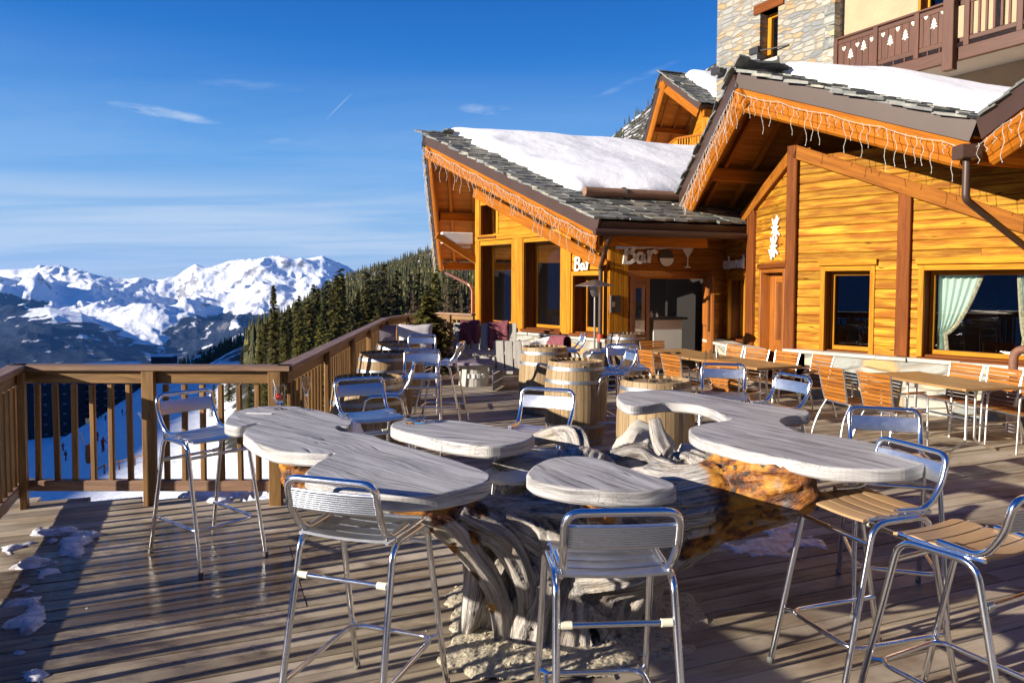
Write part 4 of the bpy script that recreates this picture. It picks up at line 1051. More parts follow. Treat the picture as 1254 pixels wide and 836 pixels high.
def door_leaf(w, t, r, d, glass=(.25, .75, .38, .92), mat='door', k=-.14):
    u0, u1, z0, z1 = r; mb = MB(); W_, H_ = u1-u0, z1-z0; g = (u0+W_*glass[0], u0+W_*glass[1], z0+H_*glass[2], z0+H_*glass[3])
    w.bx(mb, u0, g[0], z0, z1, k-.05, k, .004); w.bx(mb, g[1], u1, z0, z1, k-.05, k, .004); w.bx(mb, g[0], g[1], z0, g[2], k-.048, k-.004); w.bx(mb, g[0], g[1], g[3], z1, k-.048, k-.004)
    w.bx(mb, g[0]+.02, g[1]-.02, z0+.12, g[2]-.10, k-.01, k+.008, .0038)
    o = mb.build('door', M[mat], t); mb = MB(); mb.raw([w.pt(g[0], g[2], k-.025), w.pt(g[1], g[2], k-.025), w.pt(g[1], g[3], k-.025), w.pt(g[0], g[3], k-.025)], [[0, 1, 2, 3]]); mb.build('pane', M['glass'], o)
    mb = MB(); mb.tube([w.pt(u0+.05, z0+H_*.48, k), w.pt(u0+.05, z0+H_*.48, k+.05), w.pt(u0+.15, z0+H_*.48, k+.05)], .01, 8); mb.build('handle', M['heater'], o)
    return o
door_leaf(WB, RC, (db[0]+.03, db[1]-.03, db[2], db[3]-.03), 0)
mb = MB()
for a, b in ((db[0]-.05, db[0]+.02), (db[1]-.02, db[1]+.05)): WB.bx(mb, a, b, db[2], db[3]+.04, -.2, .03, .005)
WB.bx(mb, db[0]+.021, db[1]-.021, db[3]-.02, db[3]+.04, -.2, .028, .0038); mb.build('door_frame', M['door'], RC)
mb = MB(); WB.bx(mb, db[0]-.12, db[1]+.10, db[3]+.055, db[3]+.14, -.02, .05, .006); mb.build('door_lintel', M['beam'], RC)
# posts and rake boards on the walls
def post(w, x0, x1, zb, zt, k=.06, t=RC, mat='beam', y=350):
    a, _ = w.hit(x0, y); b, _ = w.hit(x1, y); mb = MB(); w.bx(mb, a, b, zb, zt, -.05, k, .008); mb.build('post', M[mat], t)
post(WA, 1099, 1115, zled, topA(WA.hit(1107, 300)[0])-.05)
mb = MB(); q = WA.pt(-.02, 0, -.01); mb.box(q+V((0, 0, (zled+z_)/2)), (.17, .17, z_-zled+.1), WA.R, .012); mb.build('corner_post', M['beam'], RC)
post(WB, 917, 925, .3, topB(WB.hit(921, 300)[0])-.05)
for w, tp, ue in ((WA, topA, u1+.4), (WB, topB, 4.3)):
    mb = MB(); mb.beam(w.pt(.02, tp(.02)-.07, .03), w.pt(ue, tp(ue)-.07, .03), .09, .2, (0, 0, 1), .006); mb.build('rake_beam', M['rake'], RC)
mb = MB(); a = WA.pt(0, 0); mb.raw([WA.pt(-0.1, 0, -.25), WA.pt(7, 0, -.25), WA.pt(7, 3.2, -3.4), WA.pt(-.1, 3.2, -3.4)], [[0, 1, 2, 3]])
# the dark room behind the windows
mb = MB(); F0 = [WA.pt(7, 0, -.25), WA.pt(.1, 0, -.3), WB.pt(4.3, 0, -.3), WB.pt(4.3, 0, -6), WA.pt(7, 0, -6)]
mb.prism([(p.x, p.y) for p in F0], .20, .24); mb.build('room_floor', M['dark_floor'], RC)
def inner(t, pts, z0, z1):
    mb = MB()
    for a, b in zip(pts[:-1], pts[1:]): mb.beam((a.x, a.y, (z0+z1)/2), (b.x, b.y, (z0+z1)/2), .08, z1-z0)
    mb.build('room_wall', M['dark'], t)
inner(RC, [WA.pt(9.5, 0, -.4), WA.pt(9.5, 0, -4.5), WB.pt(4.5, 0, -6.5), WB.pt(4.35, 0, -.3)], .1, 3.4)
roof(RC, AP, EA, EB, 7.0, sa=(.75, 5.0, -.03, .97), seed=4, snow_h=.24)
def curtain(w, u0, u1, z0, z1, k, gather, lab, trim_right=True):
    """tied-back curtain: full width at the top, gathered to `gather` of it near the bottom"""
    t = thing('curtain', lab, 'curtain', w.pt(u0, z0, k), 0); O = w.pt(u0, z0, k); vs = []; NU, NZ = 40, 24; uu = []
    for j in range(NZ+1):
        f = j/NZ; wd = (gather+(1-gather)*max(0, (f-.22)/.78)**.62) if f > .22 else gather*(1+.25*(.22-f)/.22)
        for i in range(NU+1):
            g = i/NU; u = u0+(u1-u0)*g*wd if trim_right else u1-(u1-u0)*g*wd
            vs.append(w.pt(u, z0+(z1-z0)*f, k+.022*math.sin(g*34+f*2))-O)
    fs = [[j*(NU+1)+i, j*(NU+1)+i+1, (j+1)*(NU+1)+i+1, (j+1)*(NU+1)+i] for j in range(NZ) for i in range(NU)]
    mb = MB(); mb.raw(vs, fs); mb.build('cloth', M['curtain'], t, True, 80)
    mb = MB(); pts = [vs[j*(NU+1)+NU]+w.n*.012 for j in range(NZ+1)]; mb.tube(pts, .028, 6); mb.build('trim', M['trim'], t)
    return t
curtain(WA, w2[0]+.07, w2[0]+.60, w2[2]+.06, w2[3]-.05, -.34, .20, 'pale mint curtain tied back at the left side of the big window')
uc = WA.hit(1236, 380)[0]
curtain(WA, uc-.0, w2[1]-.05, w2[2]+.06, w2[3]-.05, -.34, .45, 'pale mint curtain hanging at the right side of the big window', False)
curtain(WB, wb[0]+.08, wb[0]+.45, wb[2]+.06, wb[3]-.05, -.34, .7, 'narrow curtain with patterned edge in the window beside the bar')
# plinth of stone with a slab top
mb = MB(); WA.bx(mb, -.05, 7, .0, zled-.09, -.10, .16); mb.rnd = 0
def stone_block(w, t, u0, u1, z0, z1, k0, k1, name='plinth', mat='ledge'):
    vs = [w.pt(u0, z0, k1), w.pt(u1, z0, k1), w.pt(u1, z1, k1), w.pt(u0, z1, k1), w.pt(u0, z0, k0), w.pt(u1, z0, k0), w.pt(u1, z1, k0), w.pt(u0, z1, k0)]
    D = abs(k1-k0); uv = [[(u0, z0), (u1, z0), (u1, z1), (u0, z1)], [(u0, z1), (u1, z1), (u1, z1+D), (u0, z1+D)], [(u0, z0), (u0, z1), (u0-D, z1), (u0-D, z0)], [(u1, z0), (u1, z1), (u1+D, z1), (u1+D, z0)]]
    mb = MB(); mb.raw(vs, [[0, 1, 2, 3], [3, 2, 6, 7], [0, 3, 7, 4], [1, 2, 6, 5]], uv, 0.0); return mb.build(name, M[mat], t)
stone_block(WA, RC, .3, 7, 0, zled-.07, -.1, .15)
def slabs(w, t, u0, u1, z, k0, k1, seed, th=.05):
    r = random.Random(seed); u = u0; mb = MB()
    while u < u1:
        l = min(r.uniform(.4, .8), u1-u+.01); w.bx(mb, u, u+l-.008, z-th, z+r.uniform(-.006, .004), k0, k1+r.uniform(-.02, .03), .012); u += l
    mb.build('coping', M['boulder'], t)
slabs(WA, RC, -.05, 7, zled-.015, -.05, .17, 5)
# stone step in front of the side wall
sa_, sz_ = WB.off(.42).hit(925, 425); sb_, _ = WB.off(.42).hit(872, 417)
ST = thing('stone_step', 'stone block bench with slab top under the narrow window beside the bar', 'stone bench', (0, 0, 0))
stone_block(WB, ST, 1.0, 3.3, 0, .60, .03, .42, 'masonry'); slabs(WB, ST, .97, 3.32, .66, .03, .46, 9, .06)
# carved edelweiss and the white letters on the side wall
def petals(w, t, u, z, R, k, n=9, seed=0):
    r = random.Random(seed); mb = MB()
    for i in range(n):
        a = 2*math.pi*i/n+.2; L = R*(1 if i % 2 else .72); c, s_ = math.cos(a), math.sin(a)
        p = [(0, -.012), (L*.5, -.022), (L*.85, -.014), (L, 0), (L*.85, .014), (L*.5, .022), (0, .012)]
        P_ = [(u+x*c-y*s_, z+x*s_+y*c) for x, y in p]; m = len(p)
        vs = [w.pt(a_, b_, k+.001*i) for a_, b_ in P_]+[w.pt(a_, b_, k+.016+.001*i) for a_, b_ in P_]
        mb.raw(vs, [[m+j for j in range(m)], list(range(m))[::-1]]+[[j, (j+1) % m, m+(j+1) % m, m+j] for j in range(m)])
    mb.build('petals', M['white'], t)
    mb = MB(); mb.lathe([(.001, .012), (.018, .008), (.022, 0)], (0, 0, 0), 10); 
    for i, v in enumerate(mb.v): mb.v[i] = tuple(w.pt(u+v[0], z+v[1], k+.02+v[2]))
    mb.build('flower_head', M['tape'], t)
ED = thing('edelweiss_ornament', 'white carved edelweiss, two flowers stacked, on the side wall by the corner post', 'wall ornament', (0, 0, 0))
for px, py, R in ((951.5, 280, .20), (949.5, 303, .20)):
    u, z = WB.hit(px, py); petals(WB, ED, u, z, R*1.15, .02)
ua, za = WB.hit(947, 314); ubb, zbb = WB.hit(953, 268)
for q0, q1 in (((ua, za-.04), (ua+.12, za+.12)), ((ua-.1, za-.02), (ua, za+.14)), ((ubb, zbb+.06), (ubb-.02, zbb-.10))):
    mb = MB(); mb.beam(WB.pt(*q0, .024), WB.pt(*q1, .024), .03, .014); mb.build('stem', M['white'], ED)
# strokes: flat letters made of thick ribbons
def stroke(w, mb, pts, wd, k0, k1, us, zs, u, z):
    """pts in letter units -> (u, z) plane; ribbon of width wd"""
    c = [V(p) for p in (spline([(a, b, 0) for a, b in pts], 5) if len(pts) > 2 else [(a, b, 0) for a, b in pts])]; n = len(c); L = []; R_ = []
    for i in range(n):
        t_ = (c[min(i+1, n-1)]-c[max(i-1, 0)]).normalized(); nn = V((-t_.y, t_.x, 0))*wd/2; L.append(c[i]+nn); R_.append(c[i]-nn)
    vs = []
    for k in (k0, k1):
        for p in L+R_: vs.append(w.pt(u+p.x*us, z+p.y*zs, k))
    fs = []; m = 2*n
    for i in range(n-1):
        fs += [[i, i+1, n+i+1, n+i], [m+i, m+n+i, m+n+i+1, m+i+1], [i, m+i, m+i+1, i+1], [n+i, n+i+1, m+n+i+1, m+n+i]]
    fs += [[0, n, m+n, m], [n-1, m+n-1, m+2*n-1, 2*n-1]]
    mb.raw(vs, fs)
B_ = [[(.05, 0), (.12, .5), (.16, 1.0)], [(.0, .86), (.25, 1.0), (.50, .92), (.50, .70), (.30, .55), (.14, .52)], [(.2, .54), (.50, .48), (.56, .22), (.34, .02), (-.02, .04)]]
A_ = [[(.98, .46), (.80, .50), (.68, .30), (.76, .06), (.92, .10), (1.02, .42)], [(1.02, .46), (1.02, .15), (1.16, .08)]]
Rr = [[(1.20, .60), (1.32, .52), (1.28, .02)], [(1.31, .34), (1.40, .56), (1.56, .64), (1.68, .52)]]
def barsign(w, label, x0, x1, yt, yb, mat, k=.03, wd=.15, nm='bar_sign'):
    u0, zb = w.hit(x0, yb); u1, _ = w.hit(x1, yb); _, zt = w.hit(x0, yt); us = (u1-u0)/1.8*(1 if u1 > u0 else 1); zs = zt-zb
    t = thing(nm, label, 'sign', (0, 0, 0))
    for nmn, L in (('letter', B_), ('letter', A_), ('letter', Rr)):
        mb = MB()
        for s_ in L: stroke(w, mb, s_, wd, k, k+.025, us, zs, u0, zb)
        mb.build(nmn, M[mat], t)
    return t
RS = thing('restaurant_sign', 'white wooden letters over the narrow window beside the bar', 'sign', (0, 0, 0))
GL = {'R': [[(.1, 0), (.1, 1)], [(.1, 1), (.6, .95), (.6, .6), (.12, .52)], [(.2, .5), (.6, 0)]], 'e': [[(.1, .3), (.5, .34), (.45, .6), (.15, .5), (.12, .15), (.5, .05)]],
      's': [[(.5, .55), (.15, .5), (.45, .25), (.4, .02), (.1, .08)]], 't': [[(.3, 1), (.3, .1), (.5, .02)], [(.08, .65), (.55, .65)]], 'a': [[(.5, .5), (.15, .5), (.12, .1), (.48, .15)], [(.52, .6), (.52, 0)]],
      'u': [[(.12, .6), (.14, .1), (.48, .08)], [(.52, .6), (.52, 0)]], 'r': [[(.15, 0), (.15, .6)], [(.15, .4), (.5, .6)]], 'n': [[(.12, 0), (.12, .6)], [(.12, .45), (.45, .58), (.5, 0)]]}
u0, zb_ = WB.hit(915.5, 327.5); u1_, _ = WB.hit(886, 327.5); zt_ = zb_+.24; n = 10; us_ = (u1_-u0)/n
for i, ch in enumerate('Restaurant'):
    mb = MB()
    for s_ in GL[ch]: stroke(WB, mb, s_, .17, .03, .06, -us_, zt_-zb_, u1_-us_*i, zb_)
    mb.build('letter', M['white'], RS)
lights('icicle_lights', 'tangled icicle light chain down the steep left eave of the right chalet', AP-RH*.08-V((0, 0, .13)), EB-RH*.08-V((0, 0, .13)), 0, -RH*.5, .062, (.18, .55), 3)
lights('icicle_lights', 'icicle light chain draped along the long right eave above the restaurant wall', AP-RH*.08-V((0, 0, .14)), EA-RH*.08-V((0, 0, .14)), 0, -RH*.5, .115, (.12, .48), 4)
# gutter box, pipe at the right
DP = thing('downpipe', 'dark brown downpipe with square hopper between the two eaves at the right', 'drainpipe', EA); O2 = EA
mb = MB(); hp = EA-RH*.12+V((0, 0, -.10)); mb.box(hp-O2+V((0, 0, -.12)), (.22, .22, .16), None, .01); mb.build('hopper', M['brown_metal'], DP)
pz = hp-O2+V((0, 0, -.2)); q1 = vplane(EA-RH*.12, dA, 1199, 243)-O2; q2 = WA.pt(*WA.hit(1262, 306), .07)-O2
mb = MB(); mb.tube(fillet([pz, V((pz.x, pz.y, q1.z)), q2, q2+V((.3, -.35, -.3))], .06, 6), .042, 14); mb.build('pipe', M['brown_metal'], DP, True)
# ============ third gable at the right edge
TC = thing('chalet_wing', 'roof wing of a neighbouring gable cut off by the right edge of the photo', 'chalet', (0, 0, 0))
A3 = EA+V((.12, -4.2, 1.25)); roof(TC, A3, A3+V((3.2, -3.4, -1.2)), EA+V((.02, -.12, -.0)), 5.0, snow=False, seed=8)
lights('icicle_lights', 'few icicle strands on the eave at the right edge of the photo', A3-RH*.08-V((0, 0, .14)), EA+V((-.06, -.1, -.14)), 0, -RH*.5, .14, (.15, .5), 6)

# ============ left chalet with the bar
LC = thing('chalet_bar', 'orange timber bar chalet with tall dark windows, snowy slate roof and open double doors', 'chalet', (0, 0, 0))
CLp = PY(583, 300, 17.46).to_2d(); dL = V((.608, -.794)); WL = Wall(CLp, dL, (-1, -1)); WLB = Wall(CLp, dB, (-1, 0))
APL = PY(523, 172, 17.05); EAL = vplane(APL, dL, 735, 279); EBL = vplane(APL, dB, 537, 318)
uE = WL.hit(745, 350)[0]; q0 = WL.hit(583, 245); q1 = WL.hit(745, 322)
slope = (EAL.z-APL.z)/(EAL-APL).to_2d().length
zr = WL.hit(583, 232)[1]; topL = lambda u: zr+slope*u
t1 = WL.rect(589, 627, 301, 396); t2 = WL.rect(642, 687, 297, 401); t3 = WL.rect(702, 739, 337.5, 406); t4 = WL.rect(589, 608, 252, 289)
zsl = WL.hit(650, 405)[1]
ops = [(a-.05, b+.05, c-.02, d+.05) for a, b, c, d in (t1, t2, t3, t4)]
siding(WL, LC, 0, uE, zsl, topL, ops, 'board', .16)
for r_, lab in ((t1, 'tall dark window at the chalet corner'), (t2, 'tall dark window in the middle'), (t3, 'shorter window behind the patio heater'), (t4, 'small square window under the gable')):
    window(WL, LC, r_, depth=.30, lintel=None, trim=.09, fr=.07 if r_ is not t3 else .09)['label'] = lab
for x0, x1 in ((583, 588), (629, 641), (689, 700)):
    a, _ = WL.hit(x0, 350); b, _ = WL.hit(x1, 350); mb = MB(); WL.bx(mb, a, b, zsl-.3 if x0 != 689 else zsl, (topL(a) if x0 < 600 else t2[3]+.15), -.05, .035, .006); mb.build('post', M['board'], LC)
mb = MB(); WL.bx(mb, 0, WL.hit(690, 300)[0], t1[3]+.11, t1[3]+.24, -.04, .045, .006); mb.build('cross_beam', M['board'], LC)
mb = MB(); mb.beam(WL.pt(0, topL(0)-.08, .03), WL.pt(uE, topL(uE)-.08, .03), .09, .22, (0, 0, 1), .006); mb.build('rake_beam', M['orange'], LC)
siding(WLB, LC, 0, 5.0, .2, lin(0, zr, 5, zr-1.9), [], 'board', .16)
stone_block(WL, LC, -.02, uE+.05, 0, zsl-.09, -.1, .12); slabs(WL, LC, -.05, uE+.08, zsl-.03, -.05, .16, 12)
roof(LC, APL, EAL, EBL, 9.0, sa=(.60, 8.8, -.03, .73), seed=11, plen=1.6, snow_h=.20)
# snow guard log with iron hooks
kL = (EAL-APL); nL = RH.cross(kL); nL = nL if nL.z > 0 else -nL; nL.normalize()
g0 = APL+kL*.79+nL*.28+RH*.55; g1 = g0+RH*2.9
SG = thing('snow_guard', 'round log snow guard held by black hooks below the snow on the bar roof', 'snow guard', g0)
mb = MB(); mb.tube([V((0, 0, 0)), (g1-g0)*.5, g1-g0], .085, 14); mb.build('log', M['rail_cap'], SG, True)
for s_ in (.28, .83):
    c = (g1-g0)*s_; mb = MB(); mb.tube([c+kL.normalized()*.10+nL*(.1*math.cos(a)) if False else c+kL.normalized()*(.1*math.cos(a))+nL*(.1*math.sin(a)) for a in [x*math.pi/8 for x in range(-1, 12)]], .014, 6); mb.build('hook', M['black'], SG)
# bar front
cW = WL.pt(uE, 0); WR = Wall(cW.to_2d(), RH.to_2d(), (.3, -1)); uR = WR.hit(888, 350)[0]
du0, du1 = WR.hit(771, 350)[0], WR.hit(868, 350)[0]; dz = WR.hit(800, 338)[1]
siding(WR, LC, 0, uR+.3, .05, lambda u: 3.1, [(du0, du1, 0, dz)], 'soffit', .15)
mb = MB()
for i in range(4):
    a = .01+i*(du0-.05)/4; WR.bx(mb, a, a+(du0-.05)/4-.006, .05, WR.hit(755, 300)[1], .005, .03, .005)
mb.build('upright_boards', M['board'], LC)
uO0, uO1 = WR.hit(797, 350)[0], WR.hit(846, 350)[0]
mb = MB(); WR.bx(mb, du0-.0, du0+.06, .04, dz, -.12, .02, .004); WR.bx(mb, du1-.06, du1, .04, dz, -.12, .02, .004); WR.bx(mb, du0-.05, du1+.05, dz-.01, dz+.10, -.12, .035, .004); mb.build('door_frame', M['door'], LC)
door_leaf(WR, LC, (du0+.065, uO0, .05, dz-.012), 0, glass=(.22, .80, .42, .88), k=-.03)['label'] = 'closed left door leaf'
# open leaf swings outwards on its right hinge
hing = WR.pt(du1-.07, 0, .0); wd_ = V((WR.d*-.42 + WR.n*.90)).normalized(); WO = Wall(hing.to_2d(), wd_.to_2d(), (-1, -1))
door_leaf(WO, LC, (.0, .62, .05, dz-.012), 0, glass=(.22, .80, .42, .88), k=.0)['label'] = 'right door leaf standing open'
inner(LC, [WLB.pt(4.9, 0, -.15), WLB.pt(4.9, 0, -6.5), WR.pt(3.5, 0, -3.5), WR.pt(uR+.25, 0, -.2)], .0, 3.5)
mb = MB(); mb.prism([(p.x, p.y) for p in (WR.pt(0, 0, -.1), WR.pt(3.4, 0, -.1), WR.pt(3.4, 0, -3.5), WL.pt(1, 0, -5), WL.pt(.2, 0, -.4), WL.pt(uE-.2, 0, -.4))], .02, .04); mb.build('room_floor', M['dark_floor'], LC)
BC = thing('bar_counter', 'white panelled bar counter with dark top seen through the open doors', 'counter', WR.pt(1.3, 0, -1.0)); o_ = WR.pt(1.3, 0, -1.0)
w_ = Wall((0, 0), WR.d.to_2d(), WR.n.to_2d())
for a, b in ((-.6, .12), (.30, 1.0)): mb = MB(); w_.bx(mb, a, b, .05, 1.0, -.05, 0, .004); mb.build('panel', M['counter'], BC)
mb = MB(); w_.bx(mb, .12, .30, .05, 1.0, -.06, -.02); mb.build('shadow_strip', M['black'], BC)  # shadow streak on the counter front, set in as a black strip
mb = MB(); w_.bx(mb, -.7, 1.1, 1.0, 1.05, -.5, .06, .01); mb.build('counter_top', M['black'], BC)
for i, (a, h, m_) in enumerate(((-.35, .24, 'black'), (-.22, .28, 'copper'), (.05, .2, 'black'), (.32, .12, 'white'), (.45, .1, 'white_dull'))):
    mb = MB(); mb.lathe([(.001, 0), (.035, 0), (.036, h*.6), (.014, h*.75), (.013, h), (.001, h)], (0, 0, 0), 12)
    o = mb.build('bottle' if m_ != 'white' and m_ != 'white_dull' else 'cup', M[m_], None, True); o.location = o_+w_.pt(a, 1.052, -.12)
    tag(o, ['short black bottle at the left end of the bar counter', 'reddish bottle on the bar counter beside a black one', 'black bottle in the middle of the bar counter', 'white cup on the bar counter', 'pale small cup at the right on the bar counter'][i], 'bottle' if i < 3 else 'cup')
barsign(WL, 'small white brushy lettering reading Bar on the sunlit orange boards', 705.5, 727, 315.5, 331, 'white', nm='bar_sign')
LS = barsign(WR, 'large grey and white lettering reading Bar over the doors, half in shadow', 762, 805, 298, 322, 'white_dull', wd=.17)
gs = thing('cup_sign', 'round black disc with a pale bowl beside the large lettering over the doors', 'sign', (0, 0, 0))
u, z = WR.hit(815, 315.5); mb = MB(); n = 28; R_ = .165
vs = [WR.pt(u+R_*math.cos(2*math.pi*i/n), z+R_*math.sin(2*math.pi*i/n), k) for k in (.02, .035) for i in range(n)]
mb.raw(vs, [[n+i for i in range(n)], [i for i in range(n)][::-1]]+[[i, (i+1) % n, n+(i+1) % n, n+i] for i in range(n)]); mb.build('disc', M['black'], gs)
pl = [(R_*.95*math.cos(a), R_*.95*math.sin(a)) for a in [math.pi+math.pi*i/14 for i in range(15)]]; m = len(pl)
vs = [WR.pt(u+a, z+b-.01, k) for k in (.036, .05) for a, b in pl]; mb = MB(); mb.raw(vs, [[m+i for i in range(m)], list(range(m))[::-1]]+[[i, (i+1) % m, m+(i+1) % m, m+i] for i in range(m)]); mb.build('bowl', M['white_dull'], gs)
cg = thing('cocktail_sign', 'pale cutout of a cocktail glass at the right end over the doors', 'sign', (0, 0, 0))
u, z = WR.hit(841, 328); mb = MB(); hh = .42
pl = [(-.07, 0), (.07, 0), (.07, .02), (.012, .03), (.012, .2), (.10, .33), (.13, .40), (-.13, .40), (-.10, .33), (-.012, .2), (-.012, .03), (-.07, .02)]; m = len(pl)
vs = [WR.pt(u+a, z+b, k) for k in (.02, .035) for a, b in pl]; mb.raw(vs, [[m+i for i in range(m)], list(range(m))[::-1]]+[[i, (i+1) % m, m+(i+1) % m, m+i] for i in range(m)]); mb.build('glass_shape', M['white_dull'], cg)
for x in (776, 797, 824, 849):
    u, z = WR.off(.55).hit(x, 298); mb = MB(); WR.bx(mb, u-.09, u+.09, z-.08, z+.09, .0, .55, .005); mb.build('joist_end', M['white_dull'], LC)
# gutter and downpipe at the bar eave
GP = thing('downpipe', 'brown gutter and downpipe with red foot at the corner of the bar front', 'drainpipe', EAL)
a = EAL-V((0, 0, .10))-RH*.0; mb = MB(); e0 = kL.normalized()*.06-V((0, 0, .05)); 
mb.tube([e0-RH*.15, e0+RH*4.2], .06, 12); mb.build('gutter', M['brown_metal'], GP, True)
pp = WL.pt(WL.hit(741, 350)[0], 0, .12)-EAL; mb = MB(); mb.tube(fillet([e0+RH*.12, V((e0.x, e0.y, e0.z-.12))+RH*.12, V((pp.x, pp.y, e0.z-.55)), V((pp.x, pp.y, .75-EAL.z))], .08, 5), .042, 12); mb.build('pipe', M['brown_metal'], GP, True)
mb = MB(); mb.tube([V((pp.x, pp.y, .66-EAL.z)), V((pp.x, pp.y, .80-EAL.z))], .058, 12); mb.build('collar', M['red'], GP, True)
mb = MB(); mb.tube([V((pp.x, pp.y, .0-EAL.z)), V((pp.x, pp.y, .66-EAL.z))], .05, 12); mb.build('foot_pipe', M['black'], GP, True)
lights('icicle_lights', 'dense icicle light chain along the right eave of the bar roof', APL-RH*.08-V((0, 0, .13)), EAL-RH*.08-V((0, 0, .13)), 0, -RH*.5, .085, (.14, .5), 7, .0038)
lights('icicle_lights', 'icicle light chain hanging down the left edge of the bar roof against the sky', APL-RH*.08-V((0, 0, .13)), EBL-RH*.08-V((0, 0, .13)), 0, -RH*.5, .07, (.14, .4), 8, .0038)
# braces, white box, copper pipe at the corner
mb = MB(); p0 = WL.pt(0, zr-.95, -.05); mb.beam(p0+V((0, 0, -.75)), p0-RH*1.0+V((0, 0, -.15)), .12, .14, (0, 0, 1), .01); mb.build('brace', M['orange'], LC)
AB = thing('awning_cassette', 'white box of a rolled awning fixed at the left corner of the bar chalet', 'awning box', WL.pt(-.1, WL.hit(583, 292)[1], .1))
mb = MB(); mb.box(-RH*.33, (.72, .2, .26), Matrix((RH, V((0, 0, 1)).cross(RH), V((0, 0, 1)))).transposed(), .02); mb.build('cassette', M['white_dull'], AB)
mb = MB(); mb.tube([V((0, 0, -.2)), -RH*.35+V((0, 0, -.2))], .03, 8); mb.build('roller', M['white_dull'], AB)
CP = thing('copper_pipe', 'thin copper rainwater pipe at the left corner of the bar chalet', 'drainpipe', WL.pt(-.06, 0, .06))
pa = PY(546, 334, 18.6)-CP.location; pb_ = PY(574, 348, 17.5)-CP.location
mb = MB(); mb.tube(fillet([pa, pb_, V((0, 0, pb_.z-.12)), V((0, 0, .1))], .12, 5), .035, 10); mb.build('pipe', M['copper'], CP, True)
mb = MB(); q = WR.pt(WR.hit(752, 370)[0], WR.hit(752, 372)[1], .05); 
tag(mb.build('x', M['black']), None) if False else None
MBX = thing('menu_case', 'small black framed menu case on the boards left of the bar doors', 'menu case', q)
mb = MB(); w_.bx(mb, -.11, .11, -.16, .16, -.02, .02, .006); mb.build('case', M['black'], MBX)
mb = MB(); w_.bx(mb, -.12, -.09, -.165, .165, -.015, .026, .004); w_.bx(mb, -.085, -.02, -.05, .04, .02, .023); mb.build('frame', M['heater'], MBX)
# ============ hotel behind: stone tower, plaster front, carved balcony
HT = thing('hotel', 'tall hotel with rubble stone tower, sand plaster front and carved brown balcony', 'hotel', (0, 0, 0))
HW = Wall(PY(878, 50, 24).to_2d(), (.48, -.876), (-1, -.5))
def facing(w, t, u0, u1, z0, z1, k0, k1, mat, name, ops=()):
    """masonry wall face as cells around openings; UV = (u, z)"""
    us = sorted({u0, u1, *[o[0] for o in ops], *[o[1] for o in ops]}); zs = sorted({z0, z1, *[o[2] for o in ops], *[o[3] for o in ops]}); mb = MB()
    for a, b in zip(us[:-1], us[1:]):
        for c, d in zip(zs[:-1], zs[1:]):
            if any(a >= o[0]-1e-6 and b <= o[1]+1e-6 and c >= o[2]-1e-6 and d <= o[3]+1e-6 for o in ops): continue
            mb.raw([w.pt(a, c, k1), w.pt(b, c, k1), w.pt(b, d, k1), w.pt(a, d, k1)], [[0, 1, 2, 3]], [[(a, c), (b, c), (b, d), (a, d)]], 0.0)
    for o in ops:
        a, b, c, d = o; D = k1-k0
        for q in ([(a, c), (a, d)], [(b, d), (b, c)], [(a, d), (b, d)], [(b, c), (a, c)]):
            (x0, y0), (x1, y1) = q; mb.raw([w.pt(x0, y0, k1), w.pt(x1, y1, k1), w.pt(x1, y1, k0), w.pt(x0, y0, k0)], [[0, 1, 2, 3]], [[(x0, y0), (x1, y1), (x1+D, y1), (x0+D, y0)]], 0.0)
    for (a, b) in ((u0, u0), (u1, u1)):
        mb.raw([w.pt(a, z0, k1), w.pt(a, z1, k1), w.pt(a, z1, k0), w.pt(a, z0, k0)], [[0, 1, 2, 3]], [[(a, z0), (a, z1), (a+k1-k0, z1), (a+k1-k0, z0)]], 0.0)
    mb.raw([w.pt(u0, z1, k1), w.pt(u1, z1, k1), w.pt(u1, z1, k0), w.pt(u0, z1, k0)], [[0, 1, 2, 3]], None, 0.0)
    return mb.build(name, M[mat], t)
uT = HW.hit(1021, 50)[0]; tw = HW.rect(931, 953, 17, 77)
facing(HW, HT, 0, uT, 0, 14, -6, 0, 'stone', 'tower_wall', [])
bpy.data.objects.remove(bpy.data.objects['tower_wall'])
facing(HW, HT, 0, uT, 0, 14, -.45, 0, 'stone', 'tower_wall', [tw])
mb = MB(); mb.raw([HW.pt(0, 0, -.44), HW.pt(0, 14, -.44), HW.pt(0, 14, -6), HW.pt(0, 0, -6)], [[0, 1, 2, 3]], [[(0, 0), (0, 14), (5.6, 14), (5.6, 0)]], 0.0); mb.build('side_wall', M['stone'], HT)
mb = MB(); HW.bx(mb, tw[0]-.22, tw[1]+.22, tw[3]-.0, tw[3]+.28, -.44, .05, .015); mb.build('lintel', M['beam'], HT)
mb = MB(); HW.bx(mb, tw[0]-.10, tw[1]+.08, tw[2]-.10, tw[2]+.0, -.44, .10, .01); mb.build('sill', M['boulder'], HT)
mb = MB(); HW.bx(mb, tw[0]+.02, tw[0]+.16, tw[2], tw[3]-.01, -.42, -.30, .01); HW.bx(mb, tw[1]-.14, tw[1]-.01, tw[2], tw[3]-.01, -.42, -.30, .01); HW.bx(mb, tw[0]+.16, tw[1]-.14, tw[3]-.14, tw[3]-.01, -.42, -.30, .01); mb.build('window_frame', M['board'], HT)
mb = MB(); mb.raw([HW.pt(tw[0], tw[2], -.40), HW.pt(tw[1], tw[2], -.40), HW.pt(tw[1], tw[3], -.40), HW.pt(tw[0], tw[3], -.40)], [[0, 1, 2, 3]]); mb.build('pane', M['glass'], HT)
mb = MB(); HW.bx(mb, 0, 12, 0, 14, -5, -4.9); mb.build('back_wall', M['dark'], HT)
FLT = thing('floodlight', 'small black floodlight on a bracket beside the tower window', 'floodlight', HW.pt(*HW.hit(932, 64), .25))
